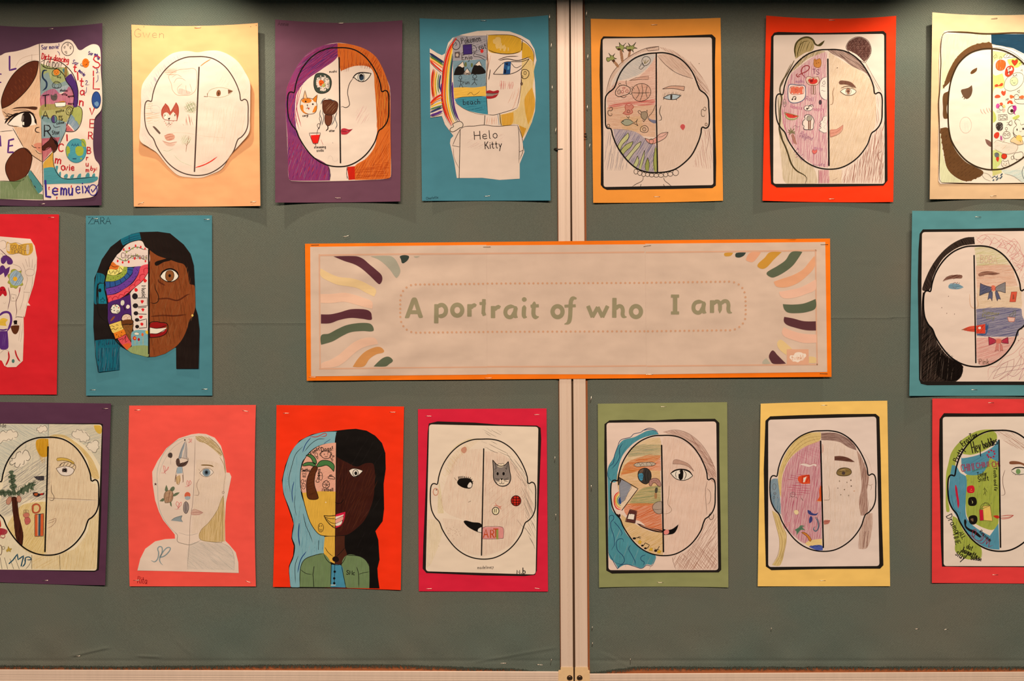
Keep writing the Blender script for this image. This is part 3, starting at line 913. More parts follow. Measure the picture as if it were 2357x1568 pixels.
D['redhead'] = '''
@purple_hair | purple and crimson pencil hair on the left half
F 8a3068 .88 75 548 242 440 260 330 310 250 390 190 490 150 580 135 640 132 800 145 1000 155 1330 175 1350 487 1350 478 1237 330 1140 255 1040 212 900 208 730 225 640 300 540 420 455 550 350
H 4a2a78 5 10 78 140 1000 240 1040 330 1140 480 1240 485 1345 165 1345
H c02848 4 13 70 145 1010 240 1040 330 1140 470 1240 460 1345 160 1340
H e8cdc0 3 30 72 150 1060 240 1060 330 1160 470 1260 450 1340 170 1330
H 52286a 6 10 35 545 250 400 290 250 420 230 620 330 500 550 340
H b82c58 5 14 38 545 250 400 290 250 420 210 620 330 500 550 350
H 5a2a7a 5 10 88 140 650 210 650 215 900 240 1010 160 950
H c83058 4 14 70 190 480 225 640 205 760 210 900 160 860 140 640
H e8d0c4 3 34 35 360 280 250 390 170 560 170 620 280 440 400 300
L b02848 6 .8 245 600 225 680 222 780 256 915
L c04060 5 .8 262 590 235 690 212 820 240 940
@orange_hair | orange and rust pencil hair on the right half
F d8661c .88 85 550 241 640 250 760 285 850 345 905 430 950 540 970 620 975 900 978 1300 965 1332 690 1345 685 1240 780 1170 850 1070 868 950 862 800 848 600 822 450 700 425 575 468 552 350
H a03414 5 10 88 555 290 700 290 800 360 825 440 700 425 575 470
H f0a860 3 26 88 560 300 700 290 800 400 700 420 575 460
H b84014 5 12 60 560 245 760 290 850 345 905 430 900 520 830 420 700 290
H a83c14 5 11 88 850 420 960 560 970 900 900 920 870 960 860 600
H f0983c 4 16 88 850 440 960 560 970 900 870 950 850 560
H c04c14 5 12 60 690 1250 860 1100 970 920 970 1340 700 1340
H f4b070 3 26 95 700 1250 860 1100 970 940 970 1330 700 1335
H b03c10 4 13 5 700 1270 970 1200 970 1330 700 1335
@fringe_edge
H 8a2c14 4 12 85 570 430 640 420 640 470 575 475
H 8a2c14 4 12 80 720 400 822 400 822 450 740 440
@neck | bare paper neck with a red patch
G c81c08 .95 85 625 1240 688 1234 690 1342 640 1345
L 3a2a28 5 1 473 1235 488 1290 487 1350
L 8a8088 4 .8 622 1245 625 1335
L 3a2a28 4 1 630 1240 622 1300 640 1345
@sushi | sushi roll with orange filling
F 3a443a .96 40 370 500 400 484 450 490 490 520 500 570 480 625 430 648 380 635 358 580
F e0c8b8 1 0 385 520 420 500 460 510 485 550 482 600 450 628 410 625 380 590
H 1a1614 6 12 30 385 520 420 500 460 510 485 550 482 600 450 628 410 625 380 590
H 1a1614 5 15 110 385 520 420 500 460 510 485 550 482 600 450 628 410 625 380 590
F e05818 .97 0 392 552 425 538 440 555 425 585 398 582
F b8b060 .9 0 425 580 448 562 446 592 430 598
C 181414 5 1 370 500 400 484 450 490 490 520 500 570 480 625 430 648 380 635 358 580
@dog | orange and white dog face
C 3a2018 4 1 250 720 265 690 320 686 370 705 383 750 370 800 330 815 280 805 252 770
F d87820 .95 20 262 698 300 685 340 700 330 720 290 724 262 715
F d87820 .95 80 250 745 270 740 278 790 315 812 280 806 256 780
F d87820 .95 80 380 745 368 750 345 800 365 800 380 775
F e8b080 1 0 276 680 287 625 304 688
F d87820 .95 0 350 695 384 660 380 710 368 718
K 3a2018 4 1 270 690 287 622 305 690
K 3a2018 4 1 348 695 386 658 378 720
S 181010 7 293 713 350 734
S 181010 5 306 742
L 3a2018 3 1 306 745 308 765 292 768
L 3a2018 3 1 308 765 322 765
F c83828 1 0 308 768 324 765 318 780
@otter | brown otter
F 5c2c18 .95 60 428 740 430 710 455 700 520 705 550 725 548 770 530 805 490 825 445 810 430 780
F 6a3420 .95 80 448 820 500 820 505 860 495 895 470 910 448 880
C 2a1410 4 1 428 740 430 710 455 700 520 705 550 725 548 770 530 805 490 825 445 810 430 780
C 2a1410 4 1 448 820 500 820 505 860 495 895 470 910 448 880
H a87858 4 15 50 440 720 530 715 530 790 460 800
L 2a1410 8 1 468 905 472 930 455 950
L 3a4a54 5 1 415 735 430 700 455 685
L 3a4a54 5 1 470 692 500 698 520 712
L 3a4a54 5 1 412 780 406 820 420 850 412 900
L 3a4a54 5 1 425 790 438 840 430 880 422 905
L 3a4a54 5 1 515 820 522 860 500 905
L 3a4a54 5 1 545 800 530 850 545 900 530 935
@drink | red steaming drink
F e01c14 1 0 333 985 408 980 390 1045 355 1050
Q 2a1c1c 4 1 320 968 412 966 390 1050 352 1052
L 3a3030 4 1 380 985 390 940 408 905 400 890 385 905 400 935 410 880 402 850 412 820
L 2a1c1c 4 1 362 1060 375 1055 372 1075
L b83048 3 .7 415 1020 432 1060
@notes
T 1c1616 4 18 -2 480 462 sushi ~60
T 1c1616 4 18 -5 265 818 corgi ~45
T 1c1616 4 18 -3 480 940 otter ~45
T 1c1616 4 20 -2 358 1070 steaming ~95
T 1c1616 4 22 -3 378 1096 soda ~58
@pencil_smudges
L b8a098 3 .5 470 1180 485 1150 505 1160 515 1190 545 1190 550 1165
S c0a8a0 4 510 1045
@cheek
H e8b0a8 3 14 60 700 780 790 750 800 850 710 900
@eye
F e8d8c8 1 0 680 515 700 492 740 480 820 487 800 522 765 550 720 548
F 28384a 1 0 722 515 728 495 745 490 760 505 758 535 735 545
F 6a8898 1 0 728 530 745 520 756 535 740 545
E 101014 1 0 741 512 13 22
C 181214 6 1 678 515 700 492 740 480 820 487 800 522 765 550 720 548
O 181214 4 1 740 518 27 35
L 181214 9 1 672 522 700 492 740 480 820 486
@nose
L 2a1c1a 5 1 680 518 645 570 630 640 640 700 644 742 615 762 585 752 578 760
@mouth | crimson half lips
F b82838 .96 10 578 938 605 928 640 938 672 934 650 955 620 978 580 978
F e08a90 1 0 600 955 640 948 625 960
L 5a1018 4 1 578 950 620 955 672 934
@head_outline
W 0c0a0a 10 146 280 962 280 962 1238 146 1238
@centre_line
K 0c0a0a 11 1 562 358 573 1208
'''
D['rainbow'] = '''
@pattern_half | half face of grey sky, mountains, sand and sea
F a89ca0 .85 10 330 200 460 185 600 180 605 380 470 375 325 390
H 7a7484 4 14 20 380 200 590 185 590 290 450 330
G 7a94a0 .9 20 322 385 590 372 590 600 330 605
H 4a7080 4 18 60 330 500 590 500 590 590 330 600
F f0b84c .96 10 328 602 400 598 500 600 588 588 590 670 480 672 335 690
F 3a8ca0 .9 10 338 695 400 678 500 672 592 672 605 818 520 805 430 780 360 735
H 2a7488 4 16 10 360 700 590 680 600 810 450 780
@mountains | black mountains with white tops
F 100c0c 1 0 330 500 345 450 372 420 400 440 418 425 415 460 430 490 380 500
F e4ccb8 1 0 362 428 405 392 415 425 400 440 385 430
F 100c0c 1 0 470 490 490 430 520 418 555 430 588 470 585 485 520 495
F e4ccb8 1 0 492 425 535 385 556 428 540 420 520 425 510 418
K 1a1414 4 1 362 428 405 390 415 425
K 1a1414 4 1 490 428 537 385 558 428
F d8c0b0 1 0 405 490 435 445 470 490 440 500
K 1a1414 4 1 405 495 440 440 475 498
T 1a1414 4 22 0 412 475 climb ~50
E 6a7040 .9 0 426 415 10 20
E 6a7040 .9 0 476 420 9 18
@runners
C 1a1414 4 1 372 520 385 505 395 520 385 535
K 1a1414 4 1 384 535 388 570 375 598
K 1a1414 4 1 388 570 405 600
K 1a1414 4 1 365 545 400 552
C 1a1414 4 1 482 515 498 495 515 510 500 528
K 1a1414 4 1 500 528 498 555 475 580
K 1a1414 4 1 498 555 515 580
K 1a1414 4 1 480 535 522 540
T 1a1414 4 34 0 402 540 run ~52
@sea_words
L 1a1414 3 1 440 660 470 640 490 660 530 640 540 625
L 1a1414 3 1 330 690 400 678 500 672 592 668
T 1c1c2c 5 40 -2 402 698 beach ~138
@game_words
T 1a1414 5 50 -8 385 200 Pokemon ~158
T 1a1414 5 44 -8 525 252 eat ~62
T 1a1414 5 38 4 375 300 w
T 1a1414 5 38 -3 392 340 Enjo ~85
F 3a2468 .96 0 405 258 475 250 478 330 408 335
Q 1a1018 4 1 405 258 475 250 478 330 408 335
F 5a4a4a 1 0 338 315 378 310 378 360 340 362
E c8b0a0 .9 0 358 338 12 14
F c82828 1 0 545 300 558 290 570 300 566 318 550 320
L 1a1414 4 1 558 290 556 275
L 1a1414 4 1 475 255 500 265 515 290 505 310 480 300
L 1a1414 4 1 480 320 505 318 490 345 540 355 590 385
L 1a1414 4 1 500 330 560 345 590 360
@upper_cloud
C 1a1414 5 1 330 230 350 215 375 235 378 275 350 295 322 280 325 255
L 1a1414 4 1 335 255 345 235 355 255 340 265
@rainbow | felt tip rainbow from cloud to cloud
L d82818 16 1 350 205 300 280 262 400 242 560 240 700 270 820 312 905
L 1a1414 4 1 345 202 290 270 250 400 235 560 232 700 262 830 310 915
L f07020 14 1 318 262 275 420 258 580 260 720 290 830 322 898
L 1a1414 3 1 330 250 286 400 268 560 266 700 290 810 325 900
L f4c030 13 1 318 285 292 420 276 580 282 720 308 830 335 890
L f0e0a0 7 1 322 300 304 420 286 580 293 720 320 830 345 885
L 4a7a4a 8 1 318 330 300 480 296 640 308 760 338 850 356 878
L 28386a 10 1 322 350 308 500 306 640 318 750 350 850 368 876
L 5a3080 14 1 320 560 322 660 334 760 360 840 378 868
L 1a1414 3 1 322 340 313 500 314 640 326 740 358 840 376 870
@side_rainbow | second rainbow running off the cut edge
L 28386a 18 1 138 325 190 360 250 400
L 4a7a4a 12 1 138 345 190 378 248 418
L f4c030 9 1 138 362 190 392 246 432
L f07020 9 1 138 375 186 405 244 446
L d82818 12 1 140 385 180 425 240 475
L 1a1414 4 1 138 322 180 350 250 390
L 1a1414 3 1 138 336 190 370 248 408
L 1a1414 3 1 138 354 190 386 246 426
L 1a1414 4 1 138 395 180 440 235 488
L d82818 12 1 165 455 155 520 155 600 165 690
L f07020 11 1 178 460 168 540 168 620 178 690
L f4c030 9 1 192 470 180 550 182 620 192 690
L f0e0a0 8 1 200 480 192 550 194 620 204 660
L 4a7a4a 8 1 212 490 202 560 206 620 215 650
L 28386a 12 1 225 500 215 560 216 600 222 620
L 5a3080 10 1 232 570 226 620 230 640
L 1a1414 3 1 172 452 160 540 160 620 172 692
L 1a1414 3 1 198 475 186 550 188 620 198 680
L d82818 16 1 144 725 185 685 235 655
L f07020 12 1 144 740 190 700 238 680
L f4c030 12 1 144 758 190 735 238 718
L 4a7a4a 12 1 144 775 190 760 238 745
L 28386a 14 1 144 800 190 780 236 762
L 5a3080 20 1 146 825 190 812 238 790
L 1a1414 4 1 142 835 190 828 240 806
L 1a1414 3 1 144 748 190 715 238 695
L 1a1414 3 1 144 788 190 770 238 752
@lower_cloud
F e4ccb8 1 0 300 945 310 925 320 900 350 880 385 875 405 895 400 918 380 925 350 945 320 958
C 1a1414 5 1 300 945 310 925 330 915 322 898 350 880 385 875 405 895 400 918 380 925 350 945 320 958
@blond_hair | yellow ochre crayon hair
F d8a028 .9 60 608 180 700 175 800 180 865 205 878 260 870 310 800 328 720 325 640 320 606 295
F ecc074 .8 60 650 210 700 195 720 240 780 290 760 310 680 290 650 250
F d8a028 .9 80 880 230 930 260 970 320 975 400 930 360 880 370
F f0c878 .7 85 880 370 975 400 970 600 980 750 950 900 880 1010 850 900 715 905 700 820 780 800 850 760 870 600
F e8a838 .8 85 905 680 960 600 985 700 975 800 930 900 905 780
F e8a838 .8 85 712 820 810 800 800 895 720 905
F d89828 .8 85 855 905 915 930 885 1010
L 4a3a28 5 1 605 178 700 175 800 180 865 205 930 250 975 320 970 420
L 1a1414 5 1 608 296 660 318 740 330 820 325 872 305
L 1a1414 5 1 882 222 878 300
@face_edges
L 7a5c50 5 .9 878 450 870 600 855 700 840 760
L 1a1414 4 1 605 818 650 822 700 810 800 780 842 762
L 1a1414 5 1 598 170 600 380 594 560 596 700 606 818
L 6a5040 3 .8 340 720 420 775 520 812 605 822
L 8a5c48 6 .7 600 320 608 400 602 470
H e8a078 4 13 80 600 320 625 330 615 450 602 440
H e8a488 3 13 70 800 640 860 600 850 740 760 790
@eye | long blue winged eye
C 2a1c18 5 1 650 492 690 440 740 398 800 392 880 390 938 368 900 420 850 465 790 490 720 494
F e4ccb8 1 0 670 480 720 410 730 490
G 1c4c80 .95 80 738 398 792 392 785 490 728 494
G 0c1830 1 0 745 405 768 402 764 425 742 428
G 0c1830 1 0 736 450 756 446 752 485 734 488
G 4a88b0 1 0 765 430 782 428 778 455 762 458
L 2a1c18 6 1 700 382 760 370 850 382 950 350
L 5a4038 6 .9 690 376 760 352 850 348
L 2a1c18 4 .9 790 400 830 440 880 420
@nose
L 2a1c18 6 1 625 455 618 500 612 540
@mouth | dark red half lips
F a82028 .96 5 590 632 620 622 650 630 692 622 690 645 640 648 592 645
F a82028 .96 5 592 672 640 668 692 648 670 678 630 690 598 688
G 9a8478 .9 0 592 648 690 646 640 670 594 670
L 2a1418 4 1 590 645 640 648 692 645
@blush
H d87870 5 10 85 700 545 815 555 815 610 700 615
@ear
C 2a1c18 5 1 878 465 910 455 936 475 930 510 905 530 880 520
O 2a1c18 4 1 905 483 10 14
O 2a1c18 4 1 882 514 7 10
E 7a5848 .9 0 877 570 8 12
O 2a1c18 4 1 877 570 8 12
K 2a1c18 4 1 877 535 877 558
@neck
L 2a1c18 5 1 582 825 576 900
L 2a1c18 5 1 700 812 712 905
L 9098a0 6 .8 686 815 696 900
H eaa888 4 12 85 590 840 680 835 680 895 590 900
@shirt_lines
L 2a1c18 4 1 385 935 420 915 500 910 575 902 640 910 700 912 780 905 850 905
K 2a1c18 5 1 382 935 374 1330
L 2a1c18 4 1 845 905 855 960 858 1100 856 1210
L 2a1c18 4 1 380 940 345 1010 322 1065
L 2a1c18 3 1 318 1068 374 1078
L 8a6a60 4 .7 325 1085 335 1170 372 1250
L 2a1c18 4 1 850 912 880 1000 890 1100 862 1180
L 2a1c18 3 1 858 1120 888 1105
@shirt_words | pencilled words on a pink shaded shirt
H ecb0a4 3 22 30 470 980 600 940 740 980 720 1060 600 1110 440 1080
T 1c1414 6 66 -4 486 955 Helo ~192
T 1c1414 6 58 -4 576 1038 Kitty ~138
'''
D['palms'] = '''
@printed_border | black printed border of the worksheet
R e4c6b4 22 130 205 1010 196 1022 1386 138 1402
@side_hair | faint pencil hair around the head
F c8967c .5 60 575 268 480 282 370 330 280 400 200 490 160 620 158 655 185 640 200 560 260 460 350 370 450 318 580 298
L 4a342c 4 1 583 268 480 284 370 335 270 410 195 510 155 650
Q 4a342c 4 1 480 288 583 270 583 298 500 305
F a8b4bc .45 60 560 320 450 330 340 380 250 480 200 600 215 610 290 470 390 370
F b87c64 .42 130 585 275 680 295 800 370 900 470 980 600 1000 680 960 640 900 600 850 450 760 360 640 310
H 9a6450 4 14 130 585 275 680 295 800 370 900 470 980 600 1000 680 960 640 900 600 850 450 760 360 640 310
H 8a808a 3 15 82 145 950 200 950 260 1090 340 1210 330 1260 150 1265
H a09098 3 22 78 145 950 200 950 260 1090 340 1210 330 1260 150 1265
H c08074 3 15 98 940 950 1005 920 1010 1260 850 1240 880 1150 925 1060
L a07068 5 .6 985 930 988 1000 960 1130
@sky | pencil sky from blue to pink and orange
F a8b8bc .5 150 540 335 440 345 330 400 260 500 240 545 330 530 430 490 520 410 555 340
F eca890 .55 10 555 350 555 700 400 720 170 750 165 690 230 560 380 540 470 470 520 410
F e88c78 .6 5 553 700 400 705 180 745 175 775 300 750 553 740
H d85c58 6 14 8 553 690 400 710 170 750 180 775 400 745 553 725
F eab088 .6 5 165 760 555 740 555 1000 450 990 380 950 210 935 165 900
F ecc488 .5 5 270 840 440 830 460 950 300 945
H d87868 3 18 8 170 690 550 560 550 700 200 740
H d88870 3 24 175 170 780 380 740 550 760 555 900 400 930 210 930
@water | purple pencil water with green reeds
F a094ac .6 60 215 935 330 940 420 970 470 1010 555 1060 565 1280 480 1278 400 1250 320 1190 250 1090
H 7c7494 4 14 60 215 935 330 940 420 970 470 1010 555 1060 565 1280 480 1278 400 1250 320 1190 250 1090
F c8c088 .95 70 252 1080 275 1030 310 990 335 965 342 990 330 1020 290 1060 270 1110
F b4b070 .95 60 275 1115 320 1060 375 1035 360 1075 320 1110 292 1145
F c8c090 .95 55 310 1168 370 1100 400 1060 440 1035 430 1070 380 1130 335 1195
F c0bc84 .95 80 375 1230 395 1190 410 1150 422 1190 410 1230 385 1255
F c0bc84 .95 80 420 1255 440 1180 468 1105 465 1160 450 1220 436 1260
F 9a9c50 .95 85 478 1270 472 1230 492 1165 505 1210 500 1272
F a8a858 .95 85 545 1275 538 1180 552 1080 562 1090 564 1278
C 2a241c 4 1 252 1080 275 1030 310 990 335 965 342 990 330 1020 290 1060 270 1110
C 2a241c 4 1 275 1115 320 1060 375 1035 360 1075 320 1110 292 1145
C 2a241c 4 1 310 1168 370 1100 400 1060 440 1035 430 1070 380 1130 335 1195
L 2a241c 4 1 375 1230 395 1190 410 1150 422 1190 410 1230 388 1250
L 2a241c 4 1 420 1255 440 1180 468 1105 465 1160 450 1220 436 1260
L 2a241c 4 1 478 1270 472 1230 492 1165 505 1210 502 1272
L 2a241c 4 1 550 1275 540 1180 556 1070
@palm_trees | three small palm trees on the rim of the hair
F 9a9a58 .95 0 235 270 268 272 262 235 290 262 318 240 300 272 325 285 295 290 300 318 272 290 248 292
F 9a9a58 .95 0 320 268 350 272 335 240 362 265 398 235 378 272 410 285 375 290 380 318 355 292 325 295
F 9a9a58 .95 0 162 360 190 358 178 322 205 345 230 325 218 355 245 368 218 375 220 405 200 378 172 392
C 2a241c 4 1 235 270 268 272 262 235 290 262 318 240 300 272 325 285 295 290 300 318 272 290 248 292
C 2a241c 4 1 320 268 350 272 335 240 362 265 398 235 378 272 410 285 375 290 380 318 355 292 325 295
C 2a241c 4 1 162 360 190 358 178 322 205 345 230 325 218 355 245 368 218 375 220 405 200 378 172 392
F a87858 1 0 268 300 284 298 298 390 282 402
F a87858 1 0 342 310 358 305 350 345 332 362
F a87858 1 0 215 392 230 388 262 428 250 440
H 2a241c 4 12 20 268 300 284 298 298 390 282 402
H 2a241c 4 12 20 342 310 358 305 350 345 332 362
H 2a241c 4 12 20 215 392 230 388 262 428 250 440
E 4a2c1c 1 0 262 292 14 10
E 4a2c1c 1 0 345 300 16 10
E 4a2c1c 1 0 218 385 13 10
@badge | hand drawn mask shape near the hairline
C 2a241c 4 1 450 370 470 352 500 355 515 380 500 410 465 425 448 400
Q 2a241c 4 1 432 428 450 400 465 430 440 455 422 445
L 7a6a30 5 1 460 375 470 410 480 370
L 7a6a30 5 1 478 405 500 380
@band
Q 4a342c 4 1 342 545 400 520 500 508 498 535 420 535
F e0a890 .6 0 342 545 400 520 500 508 498 535 420 535
@ladybird
C 2a241c 5 1 232 650 245 610 280 582 325 588 352 610 345 645 300 665 255 672
C 2a241c 3 1 248 635 265 612 275 640 262 655
S 2a241c 3 255 630 268 628
L 2a241c 3 1 255 640 264 645 272 636
C a04840 4 1 290 605 300 598 312 600 300 612
C a04840 4 1 280 630 292 622 298 640 285 645
C a04840 4 1 315 625 332 618 335 635 320 640
L 2a241c 4 1 268 590 260 575 270 565 278 578
L 2a241c 4 1 325 585 318 560 322 540
L 2a241c 4 1 275 675 300 682 325 668
L 2a241c 4 1 335 640 355 655 365 648
@basketball
F e8a888 .5 20 365 640 385 590 445 568 500 590 518 640 490 690 430 712 385 690
C 2a241c 4 1 365 640 385 590 445 568 500 590 518 640 490 690 430 712 385 690
L 2a241c 4 1 365 642 440 645 516 640
L 2a241c 4 1 445 568 452 640 430 712
L 2a241c 4 1 405 580 425 640 395 698
L 2a241c 4 1 490 585 478 640 492 688
L 2a241c 3 1 355 600 375 625
L 2a241c 3 1 365 590 385 612
@flower
F e08878 .7 0 310 760 318 740 345 748 360 738 378 755 365 775 372 800 350 815 325 820 300 805 315 785
C a03428 4 1 310 760 318 740 345 748 360 738 380 757 365 775 372 800 350 815 325 820 292 808 315 785
O 6a4030 4 1 338 793 12 12
L 2a241c 4 1 320 830 340 850 345 825
@fish
F a8a890 .8 10 278 880 310 858 350 860 380 880 350 900 310 905
C 2a241c 4 1 278 880 310 858 350 860 385 882 412 855 402 882 415 910 378 890 340 905 310 905
S 2a241c 5 294 872
@turtle
F a89078 .85 40 440 800 480 795 492 830 470 865 442 840
C 2a241c 4 1 440 800 480 795 492 830 470 865 442 840
L 2a241c 4 1 445 800 425 785 415 795 438 820
L 2a241c 4 1 480 795 488 780 492 800
L 2a241c 4 1 450 860 462 878 468 862
@shell
C 2a241c 4 1 432 940 445 915 475 908 495 925 492 955 465 962 440 955
C 2a241c 4 1 450 938 465 922 480 935 470 950
L 2a241c 3 1 458 938 466 932 470 940
@ear_spirals
L 3a3028 5 1 185 775 195 758 210 770 200 788 178 785 172 805 182 825 202 825 205 810 195 808
L 3a3028 5 1 940 775 950 757 964 770 955 788 933 775 925 800 930 830 950 832 952 818
O 6a4a30 5 1 177 908 11 12
O 6a4a30 5 1 964 898 9 12
C b09888 2 .6 942 945 965 930 1000 935 975 950
@fringe
F cc9478 .5 140 575 338 640 420 730 480 830 520 858 530 820 440 740 360 650 330
H 9a6854 4 20 135 600 350 700 440 840 520 800 430 700 350
L 5a4038 4 .9 572 345 640 420 730 485 858 530
@skin_shading
F e8bc9c .42 80 580 350 640 420 730 490 860 540 905 610 960 660 975 760 960 900 920 960 880 1110 760 1220 600 1275 575 1270
@eyebrow
F dca890 .9 5 612 610 680 588 790 592 785 625 700 608
C 4a342c 4 1 612 612 680 588 790 592 785 626 700 608
@eye | eye with thick lashes
F b4bcc0 1 0 620 680 660 662 700 655 760 664 720 692 660 696
G 3a2c24 1 0 675 660 692 658 690 695 675 695
C 2a201c 5 1 618 684 660 660 700 655 760 664 720 694 660 696
H 2a201c 4 8 70 612 655 680 635 765 650 762 672 700 655 625 680
K 2a201c 4 1 625 690 618 698
K 2a201c 4 1 720 694 728 702
@nose
L 3a3028 4 1 556 740 530 800 500 835 495 850 520 875 556 885
F 7a7890 .9 0 498 840 520 858 560 865 560 888 520 878
L 3a3028 5 1 600 745 588 800 605 845 600 862 580 865
@mouth
F e89c8c .9 0 470 1008 520 1020 560 1000 560 1048 520 1055 490 1038
F eab4a4 .9 0 572 985 610 965 657 960 640 1000 600 1030 572 1030
C 3a2c24 4 1 470 1008 520 1020 562 1000 600 970 657 960 640 1000 600 1028 560 1045 520 1055 490 1038
O 5a4a30 4 1 522 1034 17 20
L 3a2c24 3 1 572 1000 610 995 655 962
@cheek_dot
F d84c50 .8 80 755 918 772 895 795 912 778 945
@necklace | row of pencilled beads under the chin
O 3a3028 4 1 398 1278 16 20
O 3a3028 4 1 430 1290 18 18
O 3a3028 4 1 460 1300 16 18
O 3a3028 4 1 492 1302 17 16
O 3a3028 4 1 525 1306 20 15
O 3a3028 4 1 562 1308 20 15
O 3a3028 4 1 600 1308 20 16
O 3a3028 4 1 638 1302 18 18
O 3a3028 4 1 675 1298 20 18
O 3a3028 4 1 718 1286 24 24
@neck_lines
L 3a3028 4 1 458 1318 450 1350 400 1378 368 1398
L 3a3028 4 1 620 1322 630 1350 665 1378 684 1398
K 3a3028 4 1 440 1380 434 1398
K 3a3028 4 1 620 1380 628 1398
@head_outline
C 0c0a0a 11 1 560 322 480 330 400 358 340 400 290 455 255 520 230 590 212 615 180 640 155 675 150 740 152 850 155 905 168 928 195 932 212 990 245 1070 290 1140 345 1205 410 1255 480 1280 560 1286 650 1278 720 1255 790 1205 850 1140 900 1040 922 970 932 920 960 928 984 910 990 850 985 760 980 690 955 650 915 620 900 590 865 500 820 430 760 372 690 335 620 320
@centre_line
K 0c0a0a 11 1 562 325 562 760 572 1284
@paper_specks
S 3a3028 3 908 407
'''
